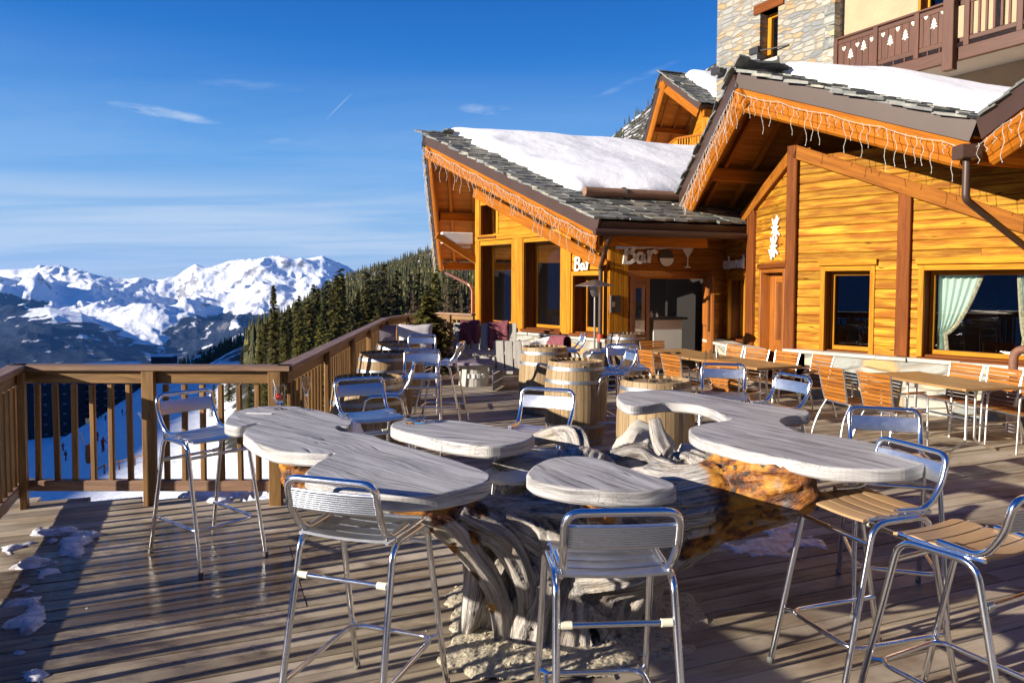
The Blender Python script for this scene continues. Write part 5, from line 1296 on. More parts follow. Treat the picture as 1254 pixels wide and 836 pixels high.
mb = MB(); mb.box((0, 0, 0), (.34, .14, .20), HW.R, .02); mb.build('housing', M['black'], FLT)
mb = MB(); mb.tube([HW.d*.0+V((0, 0, -.02)), HW.d*.5-HW.n*.1+V((0, 0, -.06)), HW.d*1.05-HW.n*.22+V((0, 0, -.08))], .022, 6); mb.build('arm', M['black'], FLT)
FL2 = thing('floodlight', 'small black floodlight at the left edge of the tower, just above the chalet ridge', 'floodlight', HW.pt(*HW.hit(884, 88), .2))
mb = MB(); mb.box((0, 0, 0), (.40, .16, .22), HW.R, .02); mb.build('housing', M['black'], FL2)
HP = HW.off(-.35); facing(HP, HT, uT, 13, 0, 14, -.4, 0, 'plaster', 'plaster_wall', [(uT+2.2, uT+3.3, HW.hit(1130, 8)[1]-.0, HW.hit(1130, 8)[1]+2.0)])
o = (uT+2.2, uT+3.3, HW.hit(1130, 8)[1], HW.hit(1130, 8)[1]+2.0)
window(HP, HT, o, depth=.25, lintel=None)
# quoin stones at the tower edge
r = random.Random(5)
for i in range(26):
    z = 3.6+i*.30; mb = MB(); HW.bx(mb, uT-.26-r.uniform(0, .12), uT+.03, z+.01, z+.29, -.2, .03, .03); mb.build('quoin', M['slate' if i % 3 == 0 else 'ledge'], HT)
BW = HW.off(1.15); ba, bz = BW.hit(1024, 48); _, bb = BW.hit(1064, 94.5); bu1 = BW.hit(1160, 3)[0]
ztop = bz; zbot = BW.hit(1090, 90)[1]; UE = ba+9
mb = MB()
BW.bx(mb, ba, UE, zbot-.12, zbot+.16, -.06, .05, .01); mb.build('balcony_beam', M['balcony'], HT)
mb = MB(); p = [HW.pt(ba+.06, 0, -.3), HW.pt(UE, 0, -.3), BW.pt(UE, 0, -.07), BW.pt(ba+.06, 0, -.07)]; mb.prism([(q.x, q.y) for q in p], zbot-.02, zbot+.12); mb.build('balcony_slab', M['slab'], HT)
mb = MB(); BW.bx(mb, ba, UE, ztop-.05, ztop, -.06, .06, .008); mb.build('balcony_rail', M['balcony'], HT)
mb = MB(); BW.bx(mb, ba, UE, ztop-.17, ztop-.07, -.02, .02, .006); BW.bx(mb, ba, UE, zbot+.26, zbot+.36, -.02, .02, .006); mb.build('balcony_crossrail', M['balcony'], HT)
for px in (1024.5, 1073, 1123, 1184, 1249):
    u = BW.hit(px, 60)[0]; mb = MB(); BW.bx(mb, u-.06, u+.06, zbot+.16, ztop-.05, -.05, .05, .008); mb.build('balcony_post', M['balcony'], HT)
u = BW.hit(1168, 60)[0]; mb = MB(); BW.bx(mb, u-.12, u+.12, zbot-.32, ztop+.9, .055, .24, .01); mb.build('balcony_column', M['balcony'], HT)
u0 = ba+.08; u1b = BW.hit(1158, 60)[0]; n = int((u1b-u0)/.16); 
for i in range(n):
    a = u0+(u1b-u0)*i/n; mb = MB(); BW.bx(mb, a, a+(u1b-u0)/n-.008, zbot+.37, ztop-.175, -.012, .012, .003); mb.build('balcony_board', M['balcony'], HT)
for i in range(10):
    a = u0+(u1b-u0)*(i+.5)/10
    if i % 1 == 0: mb = MB(); BW.bx(mb, a-.012, a+.012, zbot+.16, zbot+.26, -.01, .01); mb.build('baluster', M['balcony'], HT)
u2 = BW.hit(1188, 60)[0]
for i in range(22):
    a = u2+i*.15; mb = MB(); BW.bx(mb, a, a+.05, zbot+.37, ztop-.175, -.02, .02, .004); mb.build('baluster', M['balcony'], HT)
def cut(w, pl, u, z, s, k=.016):
    m = len(pl); vs = [w.pt(u+a*s, z+b*s, kk) for kk in (.0125, k) for a, b in pl]; mb = MB()
    mb.raw(vs, [[m+i for i in range(m)], list(range(m))[::-1]]+[[i, (i+1) % m, m+(i+1) % m, m+i] for i in range(m)]); mb.build('carving', M['tape'], HT)
tree_ = [(-.05, 0), (.05, 0), (.05, .12), (.30, .12), (.12, .36), (.24, .38), (.09, .60), (.17, .62), (0, .9), (-.17, .62), (-.09, .60), (-.24, .38), (-.12, .36), (-.30, .12), (-.05, .12)]
heart = [(0, -.5), (.30, -.12), (.42, .14), (.34, .36), (.16, .40), (0, .24), (-.16, .40), (-.34, .36), (-.42, .14), (-.30, -.12)]
for px, py, k in ((1042, 72, 't'), (1058, 62, 't'), (1090.5, 56, 't'), (1109, 49.5, 't'), (1144, 36, 't'), (1034, 60, 'h'), (1050.5, 55, 'h'), (1068, 48.5, 'h'), (1082, 43, 'h'), (1100, 36, 'h'), (1119, 29, 'h'), (1134.5, 21.5, 'h'), (1155, 14.5, 'h')):
    u, z = BW.hit(px, py); cut(BW, tree_ if k == 't' else heart, u, z, .27 if k == 't' else .12)
# ============ chalet further back
KC = thing('chalet_behind', 'farther chalet with steep snowy roof and orange slatted balcony, seen over the bar roof', 'chalet', (0, 0, 0))
AK = PY(811, 95, 30); EK = vplane(AK, dA, 858, 131); FK = vplane(AK, dB, 783, 200)
roof(KC, AK, EK, FK, 9.0, sa=(1.0, 8.0, -.03, .96), seed=21, plen=2.6, sc=1.1, snow_h=.35)
ck = AK.to_2d()+RH.to_2d()*1.9; WK = Wall(ck, dA, (-1, -1)); WKB = Wall(ck, dB, (-1, 0)); sk_ = (EK.z-AK.z)/(EK-AK).to_2d().length; skb = (FK.z-AK.z)/(FK-AK).to_2d().length
siding(WK, KC, 0, 3.2, 3, lambda u: AK.z-.35+sk_*u, [], 'board', .2); siding(WKB, KC, 0, 4.2, 3, lambda u: AK.z-.35+skb*u, [], 'board', .2)
mb = MB()
for i in range(16): WK.bx(mb, .02+i*.2, .02+i*.2+.188, 4, AK.z-.45+sk_*(i*.2+.2), .006, .03, .003)
mb.build('upright_boards', M['board'], KC)
bk = WK.off(1.1); zB = bk.hit(850, 166)[1]; zb0 = bk.hit(850, 196)[1]
ul = bk.hit(829, 170)[0]
for i in range(24): mb = MB(); bk.bx(mb, ul+i*.13, ul+i*.13+.055, zb0, zB-.04, 0, .03); mb.build('baluster', M['board'], KC)
mb = MB(); bk.bx(mb, ul, ul+3.2, zB-.05, zB+.03, -.04, .06); bk.bx(mb, ul, ul+3.2, zb0-.1, zb0+.02, -.04, .06); mb.build('balcony_rail', M['orange'], KC)
kb = Wall(bk.pt(ul, 0).to_2d(), dB, (-1, 0)); mb = MB()
for i in range(14): kb.bx(mb, i*.2, i*.2+.185, zb0-.3, zB-.04, 0, .03)
mb.build('balcony_boards', M['board'], KC)
mb = MB(); kb.bx(mb, 0, 2.8, zB-.05, zB+.03, -.04, .06); mb.build('balcony_handrail', M['orange'], KC)
mb = MB(); mb.prism([(q.x, q.y) for q in (bk.pt(ul, 0), bk.pt(ul+3.2, 0), WK.pt(3.4, 0), WK.pt(0, 0), kb.pt(2.8, 0))], zb0-.2, zb0-.1); mb.build('balcony_floor', M['orange'], KC)
# ------------------------------------------------------------ terrain, mountains, forest, piste
_rs = np.random.RandomState(4); _perm = _rs.permutation(512); _perm = np.concatenate([_perm, _perm]); _ga = _rs.rand(1024)*2*np.pi
def perlin(x, y):
    xi = np.floor(x).astype(int); yi = np.floor(y).astype(int); xf = x-xi; yf = y-yi
    u = xf*xf*xf*(xf*(xf*6-15)+10); v = yf*yf*yf*(yf*(yf*6-15)+10)
    def g(ix, iy, fx, fy): h = _ga[_perm[(_perm[ix & 511]+iy) & 511]]; return np.cos(h)*fx+np.sin(h)*fy
    a = g(xi, yi, xf, yf); b = g(xi+1, yi, xf-1, yf); c = g(xi, yi+1, xf, yf-1); d = g(xi+1, yi+1, xf-1, yf-1)
    return ((a*(1-u)+b*u)*(1-v)+(c*(1-u)+d*u)*v)*1.5
def fbm(x, y, o=5): return sum(perlin(x*2**k+k*17.3, y*2**k-k*9.1)*.5**k for k in range(o))
def ridged(x, y, o=6):
    s = 0; w = 1.0; a = 1.0
    for k in range(o):
        n = 1-np.abs(perlin(x*2.05**k+k*31.7, y*2.05**k+k*11.9)); n = n*n; s = s+n*a*w; w = np.clip(n*1.6, 0, 1); a *= .5
    return s
HPX = np.array([-300, 60, 180, 240, 300, 350, 400, 430, 470, 530, 600, 720, 795, 900, 1100, 1400, 2500]); HPY = np.array([620, 560, 478, 448, 423, 392, 358, 340, 326, 302, 262, 186, 126, 60, -20, -60, -60])
SPX = np.array([-900, -400, -150, 0, 50, 85, 100, 112, 130, 150, 175, 190, 215, 228, 240, 252, 265, 285, 300, 322, 345, 360, 378, 395, 410, 425, 440, 480, 600, 1500])
SPY = np.array([340, 322, 335, 332, 330, 330, 326, 324, 329, 333, 334, 340, 337, 329, 324, 330, 331, 325, 320, 317, 314, 318, 317, 314, 320, 326, 336, 350, 340, 330])
def height(x, y):
    x = np.asarray(x, float); y = np.asarray(y, float); d = np.hypot(x, y)+1e-6; a = np.arctan2(x, y)
    fr = np.clip(np.cos(a), .25, 1); px = 627+905*np.tan(np.clip(a, -1.2, 1.2)); Y = d*fr
    near = np.interp(d, [0, 7, 12, 20, 60, 120, 250, 400, 700, 1500, 3000, 4000, 12000], [-2.4, -2.6, -3.4, -6.5, -17, -29, -52, -72, -120, -240, -420, -480, -480])
    # to the right and behind, the ground stays level round the buildings
    flat = np.clip((a+.15)/.35, 0, 1); flat = np.where(np.abs(a) > 1.9, 1, flat); near = near*(1-flat)+np.maximum(near, -2.6)*flat
    e = (347-np.interp(px, HPX, HPY))/905; dc = np.interp(px, [180, 430, 900], [650, 1000, 850])
    q = np.clip((Y-28)/(dc-28), 0, 1); hill = -10+(e*dc+10)*q**np.interp(px, [250, 400], [1.05, 1.6]); hill = np.where(Y > dc, e*dc-(Y-dc)*.45, hill); hill = np.where(Y < 28, -10+(28-Y)*.28, hill)
    hill = np.minimum(hill, 999); hill = np.where(np.abs(a) > 1.15, -999, hill)
    hill = hill+fbm(x/90, y/90, 4)*np.clip(Y-60, 0, 400)*.03*(1-.85*q**6)
    z = np.maximum(near+fbm(x/40, y/40, 3)*np.clip(d-15, 0, 60)*.03, hill)
    # ridge behind the camera on the sunny side that keeps the piste in the shade
    bx = -.934*x-.356*y; lat = .356*x-.934*y
    rd = 205*np.exp(-((bx-760)/190)**2)*np.clip((lat+950)/300, 0, 1)*np.clip((2600-lat)/600, 0, 1); z = np.where((bx > 250) & (rd > 0), np.maximum(z, rd-40*np.clip((600-bx)/350, 0, 1)), z)
    # unseen wooded slopes added behind and right to block sky light, clear of sun
    cov = np.where(a > 0, np.clip((a-.95)/.35, 0, 1), np.clip((-a-2.45)/.25, 0, 1)); bk = -3+(d-90)*.50*np.clip((1200-d)/500, 0, 1)+fbm(x/160, y/160, 4)*25*np.clip((d-100)/300, 0, 1)
    z = np.where((cov > 0) & (d > 90), np.maximum(z, -3+(bk+3)*cov), z)
    # far range
    ec = (347-np.interp(px, SPX, SPY))/905; Dc = 8800
    t = np.clip((Y-3600)/(Dc-3600), 0, 1); crest = ec*Dc
    rg = ridged(x/2300+3.1, y/2300+.7); rf = ridged(x/620+8, y/620)
    far = -480+(crest+480)*(t**1.15); env = np.clip(t*2.2, 0, 1)*np.clip((1-t)*3.2, 0, 1)
    far = far+env*((rg-1.0)*300+(rf-1.0)*34)
    far = np.minimum(far, crest-(1-t)*60*np.clip((1-t)*4, 0, 1)+np.clip((1-t)*3, 0, 1)*40)
    far = far+np.clip((1-t)*12, 0, 1)*(ridged(x/230, y/230, 3)-1)*6*np.clip(t*5, 0, 1)+(ridged(x/420+2, x/600, 3)-1)*8*np.clip((t-.9)*10, 0, 1)
    far = np.where(Y > Dc, crest-(Y-Dc)*.5, far)
    # dark wooded spur at the left
    sp = (347-np.interp(px, [-400, 0, 60, 100, 130, 160, 190, 260], [372, 384, 377, 384, 398, 425, 452, 520]))/905*5200
    ts = np.clip((Y-3000)/2200, 0, 1); spur = -480+(sp+480)*ts**.9; spur = np.where(Y > 5200, sp-(Y-5200)*.32, spur); spur = spur+(ridged(x/700, y/700, 4)-1)*60*np.clip(1-np.abs(ts-.55)*2, 0, 1)
    spur = np.where(Y < 3000, -999, spur)
    sb = (347-np.interp(px, [150, 215, 260, 330, 390, 430, 480], [520, 452, 418, 388, 380, 392, 420]))/905*6400
    tb_ = np.clip((Y-3800)/2600, 0, 1); spb = -480+(sb+480)*tb_**.9; spb = np.where(Y > 6400, sb-(Y-6400)*.22, spb)+(ridged(x/600+4, y/600, 4)-1)*90*np.clip(1-np.abs(tb_-.6)*2, 0, 1); spb = np.where(Y < 3800, -999, spb)
    far = np.maximum(np.maximum(far, spur), spb)
    far = np.where(np.abs(a) > 1.25, -480+80*fbm(x/900, y/900, 3), far)
    return np.where(Y > 2600, np.maximum(far, np.where(Y > 3000, -480, z)), z)
def H(x, y): return float(height(np.array([x]), np.array([y]))[0])
def ground(px, py):
    """first terrain point the pixel's ray meets"""
    r = ray(px, py); ts = np.geomspace(9, 12000, 6000); z = height(r.x*ts, r.y*ts); k = np.argmax(CAM.z+r.z*ts < z); t_ = ts[k]; return V((r.x*t_, r.y*t_, float(z[k])))
def terrain():
    az = np.concatenate([np.radians(np.arange(-180, -42, 3.0)), np.linspace(-rad(42), rad(16), 760), np.radians(np.arange(17, 180, 3.0))])
    rr = np.concatenate([[5.5], np.geomspace(6.5, 60, 50), np.geomspace(61, 1300, 130)[1:], np.geomspace(1350, 3000, 24), np.linspace(3050, 9400, 300), [10500, 13000]])
    A, Rr = np.meshgrid(az, rr); X = Rr*np.sin(A); Y = Rr*np.cos(A); Z = height(X, Y); n1, n2 = A.shape
    Z[0] = -2.6
    v = np.stack([X, Y, Z], -1).reshape(-1, 3)
    i, j = np.meshgrid(np.arange(n1-1), np.arange(n2), indexing='ij'); j2 = (j+1) % n2
    f = np.stack([i*n2+j, i*n2+j2, (i+1)*n2+j2, (i+1)*n2+j], -1).reshape(-1, 4)
    me = bpy.data.meshes.new('terrain'); me.vertices.add(len(v)); me.vertices.foreach_set('co', v.astype(np.float32).ravel())
    me.loops.add(f.size); me.loops.foreach_set('vertex_index', f.ravel().astype(np.int32)); me.polygons.add(len(f)); me.polygons.foreach_set('loop_start', np.arange(0, f.size, 4, dtype=np.int32)); me.update(calc_edges=True); me.validate()
    me.polygons.foreach_set('use_smooth', [True]*len(me.polygons))
    # snow amount: open piste white, wooded hill dark, mountains by height and roughness
    d = np.hypot(X, Y); px = 627+905*np.tan(np.clip(A, -1.2, 1.2))
    piste = np.clip((300-px)/60, 0, 1); hillsnow = .30+.9*np.clip((px-640)/60, 0, 1); s = np.where((np.abs(A) > .9) & (A > 0) | (A < -2.4), .36, s) if False else np.where(d < 60, 1.0, piste+(1-piste)*hillsnow); s = np.where((d > 620) & (d < 2600), np.minimum(s, .35), s)
    s = np.where(((A > .9) | (A < -2.35)) & (d > 90) & (d < 2600), .34, s)
    snowline = -235+fbm(X/900, Y/900, 4)*150+np.interp(px, [0, 120, 180, 260, 350, 420], [60, -20, -190, -60, 40, 20])
    s = np.where(d > 2600, np.clip((Z-snowline)/110+.5, 0, 1.0), s); s = np.where((d > 2600) & (Z < -330), np.maximum(s, .12), s); s = np.where(d > 2600, np.clip(np.maximum(s, .20)+(ridged(X/240+3, Y/520, 4)-1.05)*.42, 0, 1), s)
    at = me.attributes.new('snow', 'FLOAT', 'POINT'); at.data.foreach_set('value', s.astype(np.float32).ravel())
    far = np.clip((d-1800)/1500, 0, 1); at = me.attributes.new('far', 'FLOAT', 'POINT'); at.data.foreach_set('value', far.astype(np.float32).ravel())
    m, t, b = nt('mountain_ground'); geo = N_(t, 'ShaderNodeNewGeometry'); pos = geo.outputs['Position']
    fa = attr(t, 'far').outputs['Fac']; sn = attr(t, 'snow').outputs['Fac']
    nf = noise_(t, vecmap(t, pos, (1/110, 1/110, 1/60)), 1, 8, .68); nn = noise_(t, vecmap(t, pos, (.09, .09, .09)), 1, 6, .65)
    nz = mixc(t, fa, nn, nf)
    mask = mth(t, 'ADD', sn, mth(t, 'MULTIPLY', mth(t, 'SUBTRACT', nz, .5), 1.7)); mask = ramp(t, mask, [(.44, 0.0), (.56, 1.0)])
    sp = N_(t, 'ShaderNodeSeparateXYZ'); L_(t, geo.outputs['Normal'], sp.inputs[0]); nrock = noise_(t, vecmap(t, pos, (1/45, 1/45, 1/25)), 1, 6, .7)
    steep = ramp(t, mth(t, 'ADD', sp.outputs[2], mth(t, 'MULTIPLY', mth(t, 'SUBTRACT', nrock, .5), .55)), [(.58, 1.0), (.68, 0.0)])
    rock_ = mth(t, 'MULTIPLY', mth(t, 'MULTIPLY', steep, fa), .85)
    wood_far = ramp(t, noise_(t, vecmap(t, pos, (1/35, 1/35, 1/35)), 1, 5, .7), [(.35, (.005, .011, .026)), (.6, (.014, .024, .045)), (.75, (.05, .048, .065))])  # bluish haze of distance is put into the far wood's colour
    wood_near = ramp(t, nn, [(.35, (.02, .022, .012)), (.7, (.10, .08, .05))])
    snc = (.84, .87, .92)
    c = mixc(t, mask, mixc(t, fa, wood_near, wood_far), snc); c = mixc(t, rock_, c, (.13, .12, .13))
    L_(t, c, b.inputs['Base Color']); b.inputs['Roughness'].default_value = .75; b.inputs['Specular IOR Level'].default_value = .2
    bh = mth(t, 'ADD', mth(t, 'MULTIPLY', nrock, fa), mth(t, 'MULTIPLY', noise_(t, vecmap(t, pos, (.6, .6, .6)), 1, 4), mth(t, 'MULTIPLY', mth(t, 'SUBTRACT', 1.0, fa), .02)))
    bump(t, b, bh, .6, 30.0)
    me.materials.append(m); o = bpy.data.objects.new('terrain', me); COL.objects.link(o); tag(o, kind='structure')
terrain()
# ---- conifers
def foliage(name, stops, rough=.8):
    m, t, b = nt(name); rn = attr(t, 'rnd').outputs['Fac']; oi = N_(t, 'ShaderNodeObjectInfo').outputs['Random']
    c = ramp(t, rn, stops); c = mixc(t, 1.0, c, ramp(t, oi, [(0, .7), (1, 1.35)]), 'MULTIPLY'); L_(t, c, b.inputs['Base Color']); b.inputs['Roughness'].default_value = rough; b.inputs['Specular IOR Level'].default_value = .15; return m
M['needles'] = foliage('fir_needles', [(0, (.035, .038, .009)), (.5, (.095, .090, .018)), (1, (.20, .16, .035))])
M['needles_dark'] = foliage('dark_fir_needles', [(0, (.02, .024, .012)), (.6, (.060, .060, .022)), (1, (.16, .13, .04))])
M['larch'] = foliage('bare_larch_twigs', [(0, (.05, .035, .022)), (.5, (.12, .085, .05)), (1, (.20, .15, .09))])
M['bark'] = plain('conifer_bark', (.10, .065, .04), .9, nz=.3)
def conifer_mesh(seed, h=12.0, rb=2.0, dens=1.0, thin=False, base=.06, q=1.0, leaf=.30):
    r = random.Random(seed); mb = MB(); tr = MB(); tr.tube([(0, 0, -.8), (.05, .02, h*.5), (0, 0, h*.98)], [h*.018, h*.011, .02], 7)
    z = h*base; 
    while z < h*.985:
        f = 1-z/h; R = rb*(f**.8)*(1 if f < .85 else 1-(f-.85)*2)*r.uniform(.72, 1.12)
        if thin: R = rb*(.35+.65*min(1, f*3))*r.uniform(.6, 1.2)*(1 if f > .1 else f*8)
        nb = max(3, int((5+R*2.2)*dens))
        for k in range(nb):
            a = r.uniform(0, 6.283); L = R*r.uniform(.6, 1.12); m = max(2, int(L/leaf*1.5*q)); dr = r.uniform(.18, .45); zz = z+r.uniform(-.2, .2)
            c, s_ = math.cos(a), math.sin(a)
            for j in range(m):
                for w_ in range(2):
                    u = (j+r.uniform(.2, 1.0))/m; x = L*u; zc = zz+x*.10-dr*L*u*u+r.uniform(-.05, .05); lat = r.gauss(0, .16)*L*(u*.9+.15)*(1.1-u*.6); sz = leaf*r.uniform(.6, 1.25)*(1.15-.4*u)
                    p = V((x*c-lat*s_, x*s_+lat*c, zc)); d1 = V((c+r.uniform(-.5, .5), s_+r.uniform(-.5, .5), r.uniform(-.55, .15))).normalized(); d2 = d1.cross(V((r.uniform(-.4, .4), r.uniform(-.4, .4), 1))).normalized()
                    mb.rnd = min(1, max(0, r.gauss(.45, .22)))
                    mb.raw([p-d2*sz*.42, p+d1*sz*.55-d2*sz*.12, p+d1*sz*.95, p+d1*sz*.5+d2*sz*.34, p-d1*sz*.25+d2*sz*.25], [[0, 1, 2, 3, 4]])
        z += (.24 if not thin else .2)*(1+f*.5)/dens**.5
    return mb, tr
def tree_proto(seed, mat, **kw):
    mb, tr = conifer_mesh(seed, **kw); t = thing('conifer', 'x', 'tree', (0, 0, 0), 0, 'conifers on the slope beyond the balustrade'); tr.build('trunk', M['bark'], t); mb.build('crown', M[mat], t); return t
PT = [tree_proto(1, 'needles', h=12, rb=3.0, dens=1.3, leaf=.42), tree_proto(2, 'needles', h=12, rb=2.4, dens=1.3, leaf=.42), tree_proto(3, 'larch', h=12, rb=2.8, dens=.9, leaf=.25), tree_proto(5, 'needles', h=12, rb=.62, thin=True, dens=1.6, leaf=.4), tree_proto(6, 'needles_dark', h=12, rb=2.6, dens=1.3, leaf=.42)]
KIND = ['bushy olive green fir', 'slim olive green fir', 'bare brown larch', 'thin pole-like spruce standing out above its neighbours', 'dark green fir']
NT = [  # px, top py, depth, kind, note
 (335, 350, 82, 3, 'against the snowy range'), (366, 378, 78, 0, 'right of the pole-like spruce'), (412, 337, 84, 0, 'tallest one, in front of the wooded hill'),
 (392, 385, 70, 0, 'between the two bushy ones'), (350, 402, 74, 1, 'at the foot of the pole-like spruce'), (318, 408, 90, 1, 'leftmost, above the front balustrade corner'), (430, 385, 66, 4, 'close behind the long balustrade'),
 (446, 352, 100, 1, 'second tallest, right of the tallest'), (463, 372, 82, 0, 'in the middle behind the long balustrade'), (486, 348, 120, 1, 'left of the brown larches'), (478, 385, 74, 2, 'low, over the bend of the balustrade'),
 (506, 352, 96, 2, 'left of the bar roof edge'), (525, 340, 110, 2, 'beside the left roof edge'), (548, 345, 88, 2, 'just under the roof corner'), (566, 360, 76, 2, 'between roof corner and chalet wall'), (513, 385, 66, 4, 'low behind the fir bush'), (538, 378, 60, 1, 'low, left of the copper pipe'), (562, 385, 64, 4, 'low, beside the copper pipe'),
 (296, 430, 110, 4, 'low left one over the front balustrade'), (280, 448, 95, 0, 'seen between the balusters'), (306, 455, 70, 1, 'seen between the right-hand balusters'), (325, 440, 62, 0, 'behind the cocktail glass'), (262, 470, 90, 4, 'small one by the piste'),
]
used = set()
for i, (px, py, d, k, note) in enumerate(NT):
    p = PY(px, py, d); g = H(p.x, p.y); h = max(3, p.z-g); o = PT[k] if k not in used else copy_tree(PT[k], (0, 0, 0), 0, ''); used.add(k)
    o.location = (p.x, p.y, g); s_ = h/12; o.scale = (s_*.95, s_*.95, s_) if h < 16 else (1.25, 1.25, s_); o.rotation_euler = (0, 0, i*1.7); o['label'] = KIND[k]+', '+note
# small fir on the deck
mbf, trf = conifer_mesh(9, h=1.15, rb=.80, dens=6, base=.01, leaf=.15, q=1.3); pf = P(521, 437, 0); pf = PY(523, 400, 14.2)
t = thing('potted_fir', 'small bushy fir in a tub at the far deck end left of the white sofa', 'potted tree', (pf.x, pf.y, 0)); o = mbf.build('crown', M['needles'], t); o.location = (0, 0, .25); trf.build('trunk', M['bark'], t)
mb = MB(); mb.lathe([(.001, 0), (.24, 0), (.30, .36), (.27, .36), (.25, .30), (.001, .30)], (0, 0, 0), 20); mb.build('tub', M['barrel_dark'], t, True)
# mid-distance forest, individually placed copies of two light tree meshes
def cone_tree(seed, h=10, rb=1.7, ly=7, n=7):
    r = random.Random(seed); mb = MB()
    for k in range(ly):
        z0 = h*(.06+.86*k/ly); R = rb*(1-k/ly)**.85*r.uniform(.85, 1.1)+.12; z1 = z0+h/ly*1.55; vs = []
        for i in range(n): a = 6.283*(i+r.uniform(-.3, .3))/n; q = R*r.uniform(.62, 1.15); vs.append((q*math.cos(a), q*math.sin(a), z0-r.uniform(0, .5)))
        mb.rnd = r.uniform(.1, .9); mb.raw(vs+[(r.uniform(-.05, .05), 0, min(z1, h))], [[i, (i+1) % n, n] for i in range(n)])
    return mb
def one_mesh(mb, name, mat):
    o = mb.build(name, mat); return o
def both(p):
    a, b = p; a.rnd = .2; a.raw(b.v, b.f, b.uv); a.rnd = None; return a
FO = [one_mesh(both(conifer_mesh(30+s_, h=8, rb=1.7, dens=.8, leaf=.55)), 'conifer', M['needles_dark'] if s_ != 2 else M['needles']) for s_ in (1, 2, 3)]+[one_mesh(both(conifer_mesh(40, h=8, rb=2.0, dens=.8, leaf=.36)), 'conifer', M['larch'])]
for o in FO: tag(o, 'dark fir of the dense wood climbing the hillside' if o is not FO[3] else 'bare brown larch of the wood close to the bar roof', 'tree', 'firs of the wood on the hillside' if o is not FO[3] else 'larches of the wood on the hillside'); o['used'] = 0
r = random.Random(12); cand = []
for _ in range(90000):
    px = r.uniform(203, 830); d = 95*(1050/95)**(r.random()**.6); p = PY(px, 347, d); x, y = p.x, p.y
    e = np.interp(px, HPX, HPY); dc = np.interp(px, [180, 430, 900], [650, 1000, 850])
    if y > dc*1.03: continue
    dn = noise.noise(V((x/60, y/60, 2)))+.5*noise.noise(V((x/22, y/22, 7)))
    if px > 560 and dn < .12: continue
    if dn < -.42: continue
    g_ = 347-905*(H(x, y)-HC)/y if False else 0
    # avalanche strip of open snow
    f = (px-300)/300; 
    if abs(d-(330+f*420)) < 26 and px > 330 and px < 560: continue
    if px < 300 and d < 300 or (px < 330 and d < 130): continue
    cand.append((d, x, y, (347-e+9)/905*y+HC))
    if len(cand) > 6500: break
hh_ = height([c[1] for c in cand], [c[2] for c in cand]); cand = [(c[0], c[1], c[2], c[3]-h) for c, h in zip(cand, hh_) if c[3]-h > 3.2]
cand.sort(); P_ = np.array([(c[1], c[2]) for c in cand]); Hs = height(P_[:, 0], P_[:, 1])
LABF = 'dark fir of the dense wood climbing the hillside'
for i in range(270):
    base_ = FO[3 if (627+905*P_[i, 0]/P_[i, 1] > 470 and i % 5 < 3) else i % 3]; o = base_ if not base_['used'] else base_.copy()
    if base_['used']: COL.objects.link(o)
    base_['used'] = 1; s_ = min(r.uniform(.5, 1.5), cand[i][3]/8); o.location = (P_[i, 0], P_[i, 1], Hs[i]-.3); o.scale = (s_, s_, s_*r.uniform(.9, 1.2)); o.rotation_euler = (0, 0, r.uniform(0, 6))
for o in FO: del o['used']
for o in list(COL.objects):
    if 'used' in o.keys(): del o['used']
mbs = [cone_tree(s_, 10, 1.6, 6, 6) for s_ in (11, 12, 13)]; vs = []; fs = []; rn = []; b_ = 0
for i in range(270, len(cand)):
    q = mbs[i % 3]; s_ = r.uniform(.45, .95); a = np.array(q.v)*[s_, s_, s_*1.1]+[P_[i, 0], P_[i, 1], Hs[i]-.3]; vs.append(a); rn += [min(1, max(0, x*.8+r.uniform(-.15, .25))) for x in q.rn]
    fs += [[b_+k for k in f] for f in q.f]; b_ += len(a)
me = bpy.data.meshes.new('distant_forest'); me.from_pydata(np.concatenate(vs).tolist(), [], fs); at = me.attributes.new('rnd', 'FLOAT', 'POINT'); at.data.foreach_set('value', rn); me.materials.append(M['needles_dark'])
o = bpy.data.objects.new('distant_forest', me); COL.objects.link(o); tag(o, kind='stuff')
# ---- village blocks and life on the piste
M['block'] = plain('dark_timber_cladding', (.045, .032, .028), .8, nz=.2, scale=.5); M['win'] = plain('pale_window_surround', (.16, .17, .20), .5); M['yellow_wall'] = plain('ochre_wall', (.55, .42, .2), .8)
wm = MB(); wm.box((0, 0, 0), (1.6, .3, 1.0)); wob = None
def block(px0, px1, ptop, Y, lab, mat='block', nf=7):
    global wob
    a, b = PY(px0, ptop, Y), PY(px1, ptop, Y+8); g = H((a.x+b.x)/2, Y)-2; w = Wall(a.to_2d(), (b-a).to_2d(), (0, -1)); L = (b-a).to_2d().length; zt = a.z; t = thing('apartment_block', lab, 'building', (a.x, a.y, g), 0, 'dark apartment blocks below the deck')
    w = Wall((0, 0), w.d.to_2d(), (0, -1)); h = zt-g
    mb = MB(); w.bx(mb, 0, L, 0, h, -12, 0); mb.build('wall', M[mat], t)
    mb = MB(); w.bx(mb, -.6, L+.6, h, h+.7, -12.6, .6); mb.build('roof', M['snow'], t)
    nx = int(L/4.2)
    for i in range(nx):
        for j in range(nf):
            if wob is None: wob = wm.build('window', M['win'], t); o = wob
            else: o = wob.copy(); COL.objects.link(o); o.parent = t
            q = w.pt(L*(i+.5)/nx, h*(j+.7)/(nf+.3), .05); o.location = q; o.rotation_euler = (0, 0, math.atan2(w.d.y, w.d.x))
block(24, 96, 452, 400, 'leftmost dark apartment block behind the balusters'); block(100, 168, 448, 425, 'dark apartment block second from the left'); block(172, 236, 450, 440, 'dark apartment block third from the left, under the middle post'); block(238, 300, 458, 455, 'rightmost dark apartment block, partly behind the trees')
